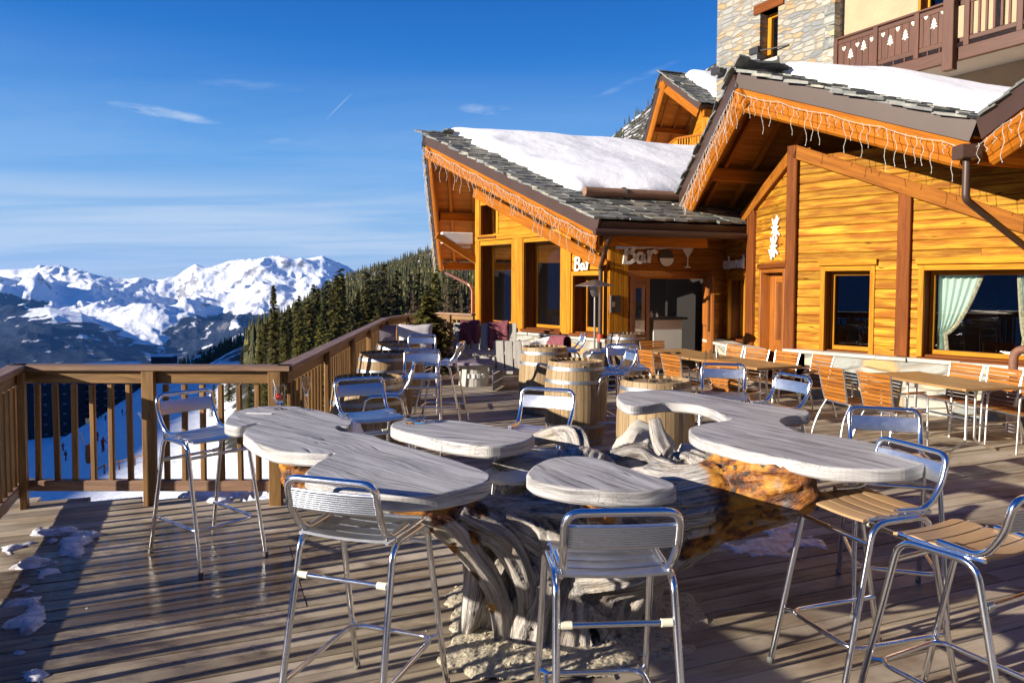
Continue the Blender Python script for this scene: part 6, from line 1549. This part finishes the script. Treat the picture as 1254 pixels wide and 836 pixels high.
def hut(px, ptop, Y, w_, lab, mat, pitched=False):
    p = PY(px, ptop, Y); g = H(p.x, p.y)-1; t = thing('house', lab, 'building', (p.x, p.y, g)); h = p.z-g; mb = MB(); mb.box((0, 0, h/2), (w_, w_*.7, h)); mb.build('wall', M[mat], t)
    mb = MB(); mb.prism([(-w_*.55, -w_*.4), (w_*.55, -w_*.4), (w_*.55, w_*.4), (-w_*.55, w_*.4)], h, h+.8); mb.build('roof', M['snow'], t)
hut(201, 436, 520, 14, 'grey building top just above the front hand rail', 'block'); hut(268, 440, 560, 10, 'sunlit ochre building peeping over the hand rail', 'yellow_wall'); hut(289, 441, 560, 12, 'sunlit ochre building right of the other ochre one', 'yellow_wall')
M['ski_dark'] = plain('dark_ski_suit', (.02, .02, .03), .7); M['ski_red'] = plain('red_ski_suit', (.45, .03, .02), .7)
def skier(mat):
    mb = MB(); mb.tube([(-.12, 0, .0), (-.11, .03, .45), (-.08, 0, .85), (0, 0, .95)], [.07, .08, .1, .14], 7); mb.tube([(.12, .05, .0), (.11, .08, .45), (.08, 0, .85), (0, 0, .95)], [.07, .08, .1, .14], 7)
    mb.tube([(0, 0, .85), (0, .03, 1.15), (0, .06, 1.42), (0, .08, 1.5)], [.15, .17, .19, .08], 8); mb.tube([(-.18, .05, 1.38), (-.27, .12, 1.12), (-.24, .34, 1.0)], [.07, .06, .05], 6); mb.tube([(.18, .05, 1.38), (.27, .12, 1.12), (.24, .34, 1.0)], [.07, .06, .05], 6)
    mb.lathe([(.001, -.13), (.08, -.09), (.11, 0), (.08, .10), (.001, .13)], (0, .1, 1.62), 8); return mb.build('person', mat, None, True)
sk = [skier(M['ski_dark']), skier(M['ski_red'])]; u_ = [0, 0]
for i, (px, py) in enumerate([(30, 532), (33, 535), (40, 517), (45, 519), (52, 516), (29, 536), (50, 533), (62, 533), (77, 548), (78, 516), (84, 519), (97, 515), (100, 512), (104, 510), (108, 508), (97, 519), (81, 560), (126, 549), (120, 510), (124, 508), (129, 511), (133, 509), (150, 504), (155, 506), (160, 503), (120, 536), (98, 518), (36, 518), (48, 512), (57, 514)]):
    k = 1 if py in (548, 560, 549, 536) else 0; p = ground(px, py+4)
    if p.y > 900: continue
    o = sk[k] if not u_[k] else sk[k].copy()
    if u_[k]: COL.objects.link(o)
    u_[k] = 1; o.location = p; o.rotation_euler = (0, 0, i*2.1); o.scale = (1.15,)*3; tag(o, ('tiny skier in a red suit' if k else 'tiny skier in dark clothes')+' out on the shaded piste', 'person', 'skiers on the piste in '+('red' if k else 'dark clothes'))
def lance(px, py, ptop_x, ptop_y, lab):
    p = ground(px, py); q = PY(ptop_x, ptop_y, p.y+1); t = thing('snow_lance', lab, 'snow cannon', p); mb = MB(); mb.tube([(0, 0, 0), q-p], .16, 8); mb.build('lance', M['white_dull'], t)
    mb = MB(); mb.lathe([(.001, 0), (.5, 0), (.6, .9), (.45, 2.2), (.001, 2.3)], (0, 0, 0), 10); mb.build('padding', M['orange_pad'], t, True)
M['orange_pad'] = plain('orange_foam_pad', (.75, .12, .01), .7)
lance(111, 566, 98, 529, 'leaning white snow lance with an orange pad beside the lit slope'); lance(184, 527, 170, 505, 'white snow lance seen left of the middle rail post, farther up')
# low slat fence on the slope and snow bank at the deck edge
FN = thing('slope_fence', 'low two-rail wooden fence crossing the snow below the deck', 'fence', (0, 0, 0)); pts = [ground(a, b) for a, b in ((112, 588), (128, 580), (146, 575), (165, 570), (186, 566))]
pts = [p for p in pts if p.y < 300]
for p in pts: mb = MB(); mb.box(p+V((0, 0, .4)), (.12, .12, 1.1)); mb.build('post', M['rail_cap'], FN)
for a, b in zip(pts[:-1], pts[1:]): mb = MB(); mb.beam(a+V((0, 0, .8)), b+V((0, 0, .8)), .08, .12); mb.build('rail', M['rail_cap'], FN)
def bank(name, px0, px1, Y0, Y1, zt, lab, mat='snow'):
    a, b = PY(px0, 600, Y0).x, PY(px1, 600, Y0).x; vs = []; fs = []; NX, NY = 40, 14
    for i in range(NX+1):
        for j in range(NY+1):
            u, v = i/NX, j/NY; x = a+(b-a)*u; y = Y0+(Y1-Y0)*v+.06*x; e = min(u*NX/6, (1-u)*NX/6, v*NY/3, (1-v)*NY/3, 1)
            vs.append((x, y, -2.7+(zt+2.7)*(e**.25 if e > 0 else 0)+noise.noise(V((x*1.5, y*1.5, 3)))*.07*e))
    for i in range(NX):
        for j in range(NY): k = i*(NY+1)+j; fs.append([k, k+NY+1, k+NY+2, k+1])
    mb = MB(); mb.raw(vs, fs); o = mb.build(name, M[mat], None, True, 80); tag(o, lab, 'snow bank'); return o
bank('snow_bank', 44, 182, 5.75, 6.7, -.22, 'rounded white snow bank just outside the front balustrade')
# air: pale even haze over the whole valley
hz = bpy.data.meshes.new('haze'); bm_ = MB(); bm_.box((0, 500, 0), (1, 1, 1)); 
zt_, zb_h = 460.0, -560.0
x0, x1_, y0, y1 = -13600, 13600, -13600, 13600
hz.from_pydata([(x, y, z) for z in (zb_h, zt_) for x, y in ((x0, y0), (x1_, y0), (x1_, y1), (x0, y1))], [], [[3, 2, 1, 0], [4, 5, 6, 7], [0, 1, 5, 4], [1, 2, 6, 5], [2, 3, 7, 6], [3, 0, 4, 7]])
ho = bpy.data.objects.new('haze', hz); COL.objects.link(ho); tag(ho, kind='stuff')
m = bpy.data.materials.new('valley_air'); m.use_nodes = True; t = m.node_tree; t.nodes.clear(); om = N_(t, 'ShaderNodeOutputMaterial'); pv = N_(t, 'ShaderNodeVolumePrincipled')
pv.inputs['Color'].default_value = (.13, .38, 1, 1); pv.inputs['Density'].default_value = HAZE if 'HAZE' in globals() else 3.0e-5; pv.inputs['Anisotropy'].default_value = .1; L_(t, pv.outputs[0], om.inputs['Volume']); hz.materials.append(m)
# ------------------------------------------------------------ lounge corner, heater, small things
def slatbox(mb, c, sz, R=None, bev=.006): mb.box(c, sz, R, bev)
SO = PY(588, 410, 14.2); SF = thing('lounge_sofa', 'whitewashed plank sofa with two burgundy blankets over its back', 'sofa', (SO.x, SO.y, 0), rad(-8))
W2 = 1.32
mb = MB()
for k in range(3): mb.box((0, -.02+.26*k, .40), (W2, .22, .04), None, .006)
mb.build('seat', M['pallet'], SF)
for k in range(7): mb = MB(); mb.box((-W2/2+.1+k*(W2-.2)/6, .50, .68), (.15, .035, .56), Matrix.Rotation(rad(-8), 3, 'X'), .005); mb.build('back_slat', M['pallet'], SF)
mb = MB(); mb.box((0, .57, .82), (W2, .03, .09), None, .005); mb.build('back_rail', M['pallet'], SF)
mb = MB(); mb.box((0, -.13, .20), (W2, .03, .34), None, .005); mb.build('front_board', M['pallet'], SF)
for s in (-1, 1):
    mb = MB()
    for k in range(4): mb.box((s*(W2/2+.03), .20, .12+.15*k), (.04, .78, .125), None, .006)
    mb.build('side_panel', M['pallet'], SF)
def blanket(loc, rz, w, l1, l2, label, y0=0, mat='blanket', seed=0, depth=.12):
    """folded blanket hanging over an edge: front drop l1, back drop l2"""
    vs = []; NX, NZ = 16, 22; tot = l1+l2+depth
    for i in range(NX+1):
        for j in range(NZ+1):
            u = i/NX; s_ = tot*j/NZ; x = w*(u-.5)*(1+.04*math.sin(s_*9))
            if s_ < l1: y, z = -depth/2, -(l1-s_)
            elif s_ < l1+depth: a = (s_-l1)/depth*math.pi; y, z = -math.cos(a)*depth/2, math.sin(a)*depth/2
            else: y, z = depth/2, -(s_-l1-depth)
            n_ = noise.noise(V((u*4+seed, s_*5, seed))); y += n_*.03*(-1 if s_ < l1 else 1)*min(1, abs(z)*6)-(.02 if s_ < l1 else 0)+math.sin(u*17+seed)*.010*(1 if s_ < l1 else -1)
            vs.append((x, y, z+.012*math.sin(u*5+seed)))
    fs = [[i*(NZ+1)+j, (i+1)*(NZ+1)+j, (i+1)*(NZ+1)+j+1, i*(NZ+1)+j+1] for i in range(NX) for j in range(NZ)]
    mb = MB(); mb.raw(vs, fs); o = mb.build('blanket', M[mat], None, True, 80); so = o.modifiers.new('s', 'SOLIDIFY'); so.thickness = .018; o.location = loc; o.rotation_euler = (0, 0, rz); return tag(o, label, 'blanket', 'burgundy blankets on the lounge seats')
R_ = Matrix.Rotation(rad(-8), 3, 'Z')
for x, lab in ((-.30, 'left burgundy blanket hung over the white sofa back'), (.28, 'right burgundy blanket hung over the white sofa back, reaching lower')):
    blanket(V((SO.x, SO.y, .955))+R_ @ V((x, .535, 0)), rad(-8), .40, .42 if x < 0 else .5, .3, lab, seed=x*9)
q = PY(580, 441, 12.7); LT = thing('low_table', 'low round-edged grey lounge table on a white slotted base', 'coffee table', (q.x, q.y, 0)); n = 36
mb = MB(); mb.prism([(.62*math.cos(2*math.pi*i/n), .40*math.sin(2*math.pi*i/n)) for i in range(n)], .36, .42, 0, .02); mb.build('top', M['cushion_dark'], LT)
mb = MB(); mb.lathe([(.26, 0), (.24, .36)], (0, 0, 0), 24); mb.build('base', M['pallet'], LT)
for k in range(4): mb = MB(); a = -1.9+k*.35; mb.box((.262*math.cos(a), .262*math.sin(a), .18), (.05, .02, .07), Matrix.Rotation(a+math.pi/2, 3, 'Z')); mb.build('slot', M['white'], LT)
def pallet_chair(px, py, Y, rz, lab):
    q = PY(px, py, Y); t = thing('lounge_chair', lab, 'lounge chair', (q.x, q.y, 0), rad(rz)); mb = MB()
    for k in range(3): mb.box((0, -.2+.2*k, .36), (.62, .18, .035), None, .006)
    mb.build('seat', M['pallet'], t)
    for k in range(4): mb = MB(); mb.box((-.22+k*.147, .33, .58), (.125, .03, .5), Matrix.Rotation(rad(-10), 3, 'X'), .005); mb.build('back_slat', M['pallet'], t)
    for s in (-1, 1):
        mb = MB()
        for k in range(4): mb.box((s*.33, .02, .08+.14*k), (.035, .68, .12), None, .005)
        mb.build('side_panel', M['pallet'], t)
    mb = MB(); mb.box((0, -.02, .42), (.56, .56, .09), None, .035); mb.build('cushion', M['blanket'], t)
    return t
pallet_chair(634, 430, 12.2, 168, 'whitewashed plank chair with burgundy seat cushion, left of the two open barrels')
q = PY(670, 425, 12.4); AC = thing('tub_armchair', 'rounded pale lounge armchair by the stone ledge with a burgundy blanket', 'armchair', (q.x, q.y, 0), rad(-30)); vs = []; NA, NZ = 26, 10
for i in range(NA+1):
    for j in range(NZ+1):
        a = rad(-20+220*i/NA); z = .30+(.34+.20*math.sin(rad(180*i/NA)))*j/NZ; R2 = .33+.06*j/NZ; vs.append((R2*math.cos(a), R2*math.sin(a), z))
mb = MB(); mb.raw(vs, [[i*(NZ+1)+j, (i+1)*(NZ+1)+j, (i+1)*(NZ+1)+j+1, i*(NZ+1)+j+1] for i in range(NA) for j in range(NZ)]); o = mb.build('shell', M['white_dull'], AC, True, 80); o.modifiers.new('s', 'SOLIDIFY').thickness = .04
mb = MB(); mb.lathe([(.001, .30), (.33, .30), (.35, .38), (.30, .43), (.001, .43)], (0, 0, 0), 24); mb.build('seat', M['cushion_dark'], AC, True)
for a in (45, 135, 225, 315): mb = MB(); mb.tube([(.25*math.cos(rad(a)), .25*math.sin(rad(a)), .3), (.3*math.cos(rad(a)), .3*math.sin(rad(a)), 0)], .02, 8); mb.build('leg', M['black'], AC)
blanket((q.x+.20, q.y-.20, .82), rad(-62), .5, .38, .30, 'burgundy blanket thrown over the rounded pale armchair', seed=4, depth=.16)
# bench with cushions by the balustrade
q = PY(487, 405, 12.6); BN = thing('rail_bench', 'plank bench by the balustrade bend under a heap of grey cushions', 'bench', (q.x, q.y, 0), rad(12))
mb = MB()
for k in range(3): mb.box((0, -.18+.18*k, .46), (1.0, .16, .04), None, .005)
mb.build('seat', M['pallet'], BN)
for s in (-1, 1): mb = MB(); mb.box((s*.42, 0, .22), (.05, .5, .44), None, .005); mb.build('leg', M['pallet'], BN)
def cushion(loc, sz, rot, lab, mat='cushion'):
    vs = []; n = 16
    for s in (1, -1):
        for i in range(n+1):
            for j in range(n+1):
                u, v = i/n*2-1, j/n*2-1; h = (max(0, 1-u**4)*max(0, 1-v**4))**.5; k = 1-.10*(abs(u)**4*(1-abs(v))+abs(v)**4*(1-abs(u)))
                vs.append((u*sz[0]/2*k, v*sz[1]/2*k, s*h*sz[2]/2+noise.noise(V((u*2, v*2, sz[0]*9)))*.02*h))
    m_ = (n+1)**2; fs = []
    for i in range(n):
        for j in range(n): k = i*(n+1)+j; fs += [[k, k+n+1, k+n+2, k+1], [m_+k, m_+k+1, m_+k+n+2, m_+k+n+1]]
    mb = MB(); mb.raw(vs, fs); o = mb.build('cushion', M[mat], None, True, 80); o.location = loc; o.rotation_euler = rot; tag(o, lab, 'cushion', 'grey cushions heaped on the rail bench')
cushion((q.x-.30, q.y+.05, .76), (.55, .55, .16), (rad(80), 0, rad(15)), 'mauve grey cushion leaning upright, left in the heap on the rail bench', 'cushion_dark')
cushion((q.x+.28, q.y+.10, .78), (.62, .55, .18), (rad(76), 0, rad(5)), 'light grey cushion leaning upright, right in the heap on the rail bench')
cushion((q.x+.16, q.y-.16, .58), (.70, .42, .17), (rad(12), 0, rad(-8)), 'pale cushion lying flat in front of the heap on the rail bench')
# patio heater
q = PY(728, 420, 12.1); PH = thing('patio_heater', 'slim mushroom patio heater with flat steel hood in front of the bar window', 'patio heater', (q.x, q.y, 0)); zt = PY(728, 344, 12.1).z
mb = MB(); mb.lathe([(.001, zt+.02), (.05, zt+.015), (.18, zt-.03), (.32, zt-.075), (.325, zt-.085), (.20, zt-.05), (.001, zt-.01)], (0, 0, 0), 36); mb.build('hood', M['heater'], PH, True)
mb = MB(); mb.lathe([(.03, zt-.26), (.055, zt-.24), (.10, zt-.12), (.10, zt-.05)], (0, 0, 0), 20); mb.build('burner', M['heater'], PH, True)
mb = MB(); mb.tube([(0, 0, .6), (0, 0, zt-.25)], .018, 10); mb.build('pole', M['heater'], PH, True)
mb = MB(); mb.lathe([(.24, 0), (.24, .04), (.19, .06), (.19, .60), (.15, .64), (.001, .65)], (0, 0, 0), 24); mb.build('base', M['heater'], PH, True)
# white post with rusty bend at the right edge
q = P(1238, 529, 0); WP = thing('bollard_pipe', 'chipped white pipe post with rusty curved top at the right edge by the ledge', 'pipe post', q); zt = PY(1240, 452, q.y).z
M['chipped'] = plain('chipped_white_paint', (.62, .56, .52), .6, nz=.25, scale=9); M['rust'] = plain('rusty_steel', (.16, .07, .04), .7, nz=.4, scale=12)
mb = MB(); mb.tube([(0, 0, 0), (0, 0, zt)], .055, 16); mb.build('post', M['chipped'], WP, True)
mb = MB(); mb.tube(fillet([(0, 0, zt), (0, 0, zt+.22), (.25, -.12, zt+.28), (1.0, -.9, zt+.28)], .1, 6), .05, 12); mb.build('bend', M['rust'], WP, True)
mb = MB(); mb.lathe([(.057, zt-.16), (.062, zt-.15), (.062, zt-.13), (.057, zt-.12)], (0, 0, 0), 16); mb.build('collar', M['rust'], WP, True)
# glasses, ashtray, napkin on the tabletops
M['glassware'] = nt('clear_glassware')[0]; b = M['glassware'].node_tree.nodes['Principled BSDF']; b.inputs['Transmission Weight'].default_value = 1; b.inputs['Roughness'].default_value = .01; b.inputs['IOR'].default_value = 1.3
M['garnish'] = plain('red_garnish', (.75, .06, .02), .4)
q = P(342, 501, ZT+.001); t = thing('cocktail_glass', 'footed cocktail glass with red garnish and a straw on the left tabletop', 'glass', q)
mb = MB(); mb.lathe([(.034, 0), (.034, .003), (.010, .012), (.009, .03), (.026, .045), (.036, .07), (.037, .145), (.0345, .145), (.0335, .072), (.022, .05), (.001, .048)], (0, 0, 0), 24); mb.build('bowl', M['glassware'], t, True)
rr_ = random.Random(2)
for k in range(5): mb = MB(); a = k*1.3; mb.lathe([(.001, -.013), (.012, -.007), (.012, .007), (.001, .013)], (.014*math.cos(a), .014*math.sin(a), .072+.008*(k % 3)), 8); mb.build('berry', M['garnish'], t, True)
mb = MB(); mb.tube([(.0, 0, .06), (-.04, .01, .185)], .0025, 6); mb.build('straw', M['white_dull'], t)
q = P(375.5, 502, ZT+.001); t = thing('champagne_flute', 'empty champagne flute standing on the left tabletop', 'glass', q)
mb = MB(); mb.lathe([(.032, 0), (.032, .003), (.005, .010), (.004, .085), (.012, .10), (.026, .15), (.024, .205), (.0228, .205), (.0245, .15), (.010, .103), (.001, .10)], (0, 0, 0), 24); mb.build('flute', M['glassware'], t, True)
def ashtray(q, lab, s=1.0):
    mb = MB(); mb.lathe([(.001, 0), (.05*s, 0), (.056*s, .03*s), (.047*s, .034*s), (.040*s, .012*s), (.001, .010*s)], (0, 0, 0), 24); o = mb.build('ashtray', M['glassware'], None, True); o.location = q; tag(o, lab, 'ashtray')
ashtray(P(508, 517, ZT+.001), 'round glass ashtray on the back centre tabletop', 1.15)
bp = BARRELS[5][0]; ashtray(V((bp.x-.04, bp.y-.02, .865)), 'left glass ashtray sunk in the head of the low round barrel'); ashtray(V((bp.x+.10, bp.y+.04, .865)), 'right glass ashtray sunk in the head of the low round barrel')
q = P(318, 506, ZT+.002); mb = MB(); mb.box((0, 0, .001), (.16, .03, .002), Matrix.Rotation(rad(-6), 3, 'Z')); o = mb.build('paper_strip', M['white']); o.location = q; tag(o, 'white paper strip lying on the left tabletop', 'paper')
x, y = rel(1, -.12, .50)
for dx, h, m_, lab in ((0, .13, 'glassware', 'clear glass cruet on the middle dining table'), (.09, .10, 'heater', 'steel salt shaker beside the cruet on the middle dining table'), (-.08, .11, 'glassware', 'short glass jar at the left of the cruet on the middle dining table')):
    mb = MB(); mb.lathe([(.001, 0), (.026, 0), (.026, h*.7), (.014, h*.85), (.014, h), (.001, h)], (0, 0, 0), 12); o = mb.build('cruet', M[m_], None, True); o.location = (x+dx, y+dx*.3, .76*FS+.001); tag(o, lab, 'cruet')
# thin snow and ice left on the deck
def patch(outline, lab, seed, h=.02, mat='ice', thr=.05, freq=5, res=.03): blob_sheet('snow_patch', [(P(a, b).x, P(a, b).y) for a, b in outline], .003, mat, h, None, 'stuff', seed, None, freq, thr, res)
patch([(0, 668), (70, 660), (95, 700), (60, 760), (45, 836), (0, 836)], 'broken crust of icy snow in the shade at the left edge of the deck', 3, .025, thr=.02)
patch([(20, 650), (60, 636), (130, 652), (120, 690), (70, 690)], 'small icy snow remnants near the left corner post', 5, .025, thr=.1)
patch([(880, 672), (920, 640), (985, 640), (1015, 665), (1000, 688), (930, 684)], 'thin reddish slush patch under the right burl', 8, .012, thr=.0)
patch([(190, 596), (330, 588), (335, 612), (280, 622), (200, 618)], 'ragged snow strip along the foot of the front balustrade', 9, .03, 'snow', thr=.2)
patch([(100, 724), (128, 730), (190, 770), (150, 770)], 'tiny ice crumbs on the wet boards before the lone stool', 14, .01, thr=.35)
q = PY(635, 577, 3.95); 
def lump(loc, sz, lab, seed): o = rock('snow_lump', lab, loc, sz, seed, 'snow', 0, 3, .35, 3); o['category'] = 'snow'
lump(PY(628, 582, 3.95), (.17, .11, .05), 'low lump of snow on the stump top between the left and half-round tabletops', 3)
lump(PY(425, 519, 4.9)+V((0, 0, -.08)), (.12, .10, .10), 'grey snow lump in the notch behind the left tabletop', 5)
# ------------------------------------------------------------ light, sky, camera
SUN_EL, sdir = rad(16.5), V((.905, .425, 0)).normalized()
tosun = V((-sdir.x*math.cos(SUN_EL), -sdir.y*math.cos(SUN_EL), math.sin(SUN_EL)))
ld = bpy.data.lights.new('sun', 'SUN'); ld.energy = 5.0; ld.angle = rad(.5); ld.color = (1.0, .90, .76)
lo = bpy.data.objects.new('sun', ld); COL.objects.link(lo); lo.rotation_euler = tosun.to_track_quat('Z', 'Y').to_euler()
w = bpy.data.worlds.new('World'); S.world = w; w.use_nodes = True; t = w.node_tree
bg = t.nodes['Background']; sk = t.nodes.new('ShaderNodeTexSky'); sk.sky_type = 'NISHITA'; sk.sun_disc = False
sk.sun_elevation = SUN_EL; sk.sun_rotation = math.atan2(tosun.x, tosun.y); sk.altitude = 1900; sk.air_density = 1.0; sk.dust_density = .15; sk.ozone_density = 3.5
tc = N_(t, 'ShaderNodeTexCoord').outputs['Generated']
hs = N_(t, 'ShaderNodeHueSaturation'); hs.inputs['Saturation'].default_value = 1.55; L_(t, sk.outputs[0], hs.inputs['Color'])
sep = N_(t, 'ShaderNodeSeparateXYZ'); L_(t, tc, sep.inputs[0]); z = sep.outputs[2]
zz = mth(t, 'ADD', mth(t, 'ABSOLUTE', z), .08); cbv = N_(t, 'ShaderNodeCombineXYZ')
L_(t, mth(t, 'DIVIDE', sep.outputs[0], zz), cbv.inputs[0]); L_(t, mth(t, 'DIVIDE', sep.outputs[1], zz), cbv.inputs[1])
n1 = noise_(t, vecmap(t, cbv.outputs[0], (.35, 1.0, 1)), .9, 7, .62, .6)
band = mth(t, 'MULTIPLY', ramp(t, z, [(.0, .45), (.03, .80), (.09, .70), (.125, .22), (.3, 0.0)]), ramp(t, n1, [(.36, .18), (.58, 1.0)]))
n2 = noise_(t, vecmap(t, cbv.outputs[0], (.5, 2.3, 1)), .8, 6, .6, .8)
wisp = mth(t, 'MULTIPLY', ramp(t, n2, [(.60, 0.0), (.76, .40)]), ramp(t, z, [(.08, 0.0), (.16, 1.0), (.30, .8), (.5, 0.0)]))
grad = N_(t, 'ShaderNodeVectorMath', operation='SCALE').outputs[0]
vm = grad.node; L_(t, ramp(t, z, [(.0, (.34, .48, .66)), (.07, (.27, .45, .72)), (.16, (.13, .35, .73)), (.27, (.034, .19, .60)), (.40, (.010, .095, .43)), (.8, (.004, .035, .20))]), vm.inputs[0]); vm.inputs['Scale'].default_value = 10.5
base = mixc(t, .72, hs.outputs[0], grad)
cl = mth(t, 'MAXIMUM', band, mth(t, 'MULTIPLY', wisp, .35), True)
# a few named wisps and a contrail, by direction
ux = mth(t, 'DIVIDE', sep.outputs[0], mth(t, 'MAXIMUM', sep.outputs[1], .05)); vz = mth(t, 'DIVIDE', sep.outputs[2], mth(t, 'MAXIMUM', sep.outputs[1], .05))
wn = noise_(t, vecmap(t, tc, (9, 9, 40)), 2.2, 6, .65)
for u0, v0, sl, hl, hh, am in ((-.468, .226, -.17, .085, .0085, .75), (-.035, .232, -.05, .045, .009, .55), (-.295, .188, -.03, .05, .007, .35), (-.35, .262, -.05, .09, .01, .2), (.16, .27, .45, .07, .006, .25), (-.232, .236, 1.0, .022, .0011, .55)):
    du = mth(t, 'SUBTRACT', ux, u0); dv = mth(t, 'SUBTRACT', mth(t, 'SUBTRACT', vz, v0), mth(t, 'MULTIPLY', du, sl))
    a_ = mth(t, 'DIVIDE', du, hl); b_ = mth(t, 'DIVIDE', dv, hh); rr2 = mth(t, 'ADD', mth(t, 'MULTIPLY', a_, a_), mth(t, 'MULTIPLY', b_, b_))
    g_ = mth(t, 'MULTIPLY', mth(t, 'SUBTRACT', 1.0, rr2, True), am)
    if hh > .002: g_ = mth(t, 'MULTIPLY', g_, ramp(t, wn, [(.38, .15), (.62, 1.0)]))
    g_ = mth(t, 'MULTIPLY', g_, mth(t, 'GREATER_THAN', sep.outputs[1], .1)); cl = mth(t, 'MAXIMUM', cl, g_, True)
col = mixc(t, cl, base, (5.2, 6.3, 7.6))
L_(t, col, bg.inputs[0]); bg.inputs[1].default_value = .054
setup_camera()
S.view_settings.view_transform = 'Standard'; S.view_settings.look = 'None'; S.view_settings.gamma = 1; S.view_settings.exposure = 1.15
S.render.engine = 'CYCLES'; S.cycles.use_denoising = True; S.cycles.max_bounces = 8; S.cycles.volume_bounces = 0
if 'LABCHECK' in globals() or __import__('os').environ.get('LABCHECK'):
    for o in S.objects:
        if o.parent is None and o.get('label') and not 4 <= len(o['label'].replace(',', ' ').split()) <= 16: print('LAB', len(o['label'].split()), o.name, '|', o['label'])
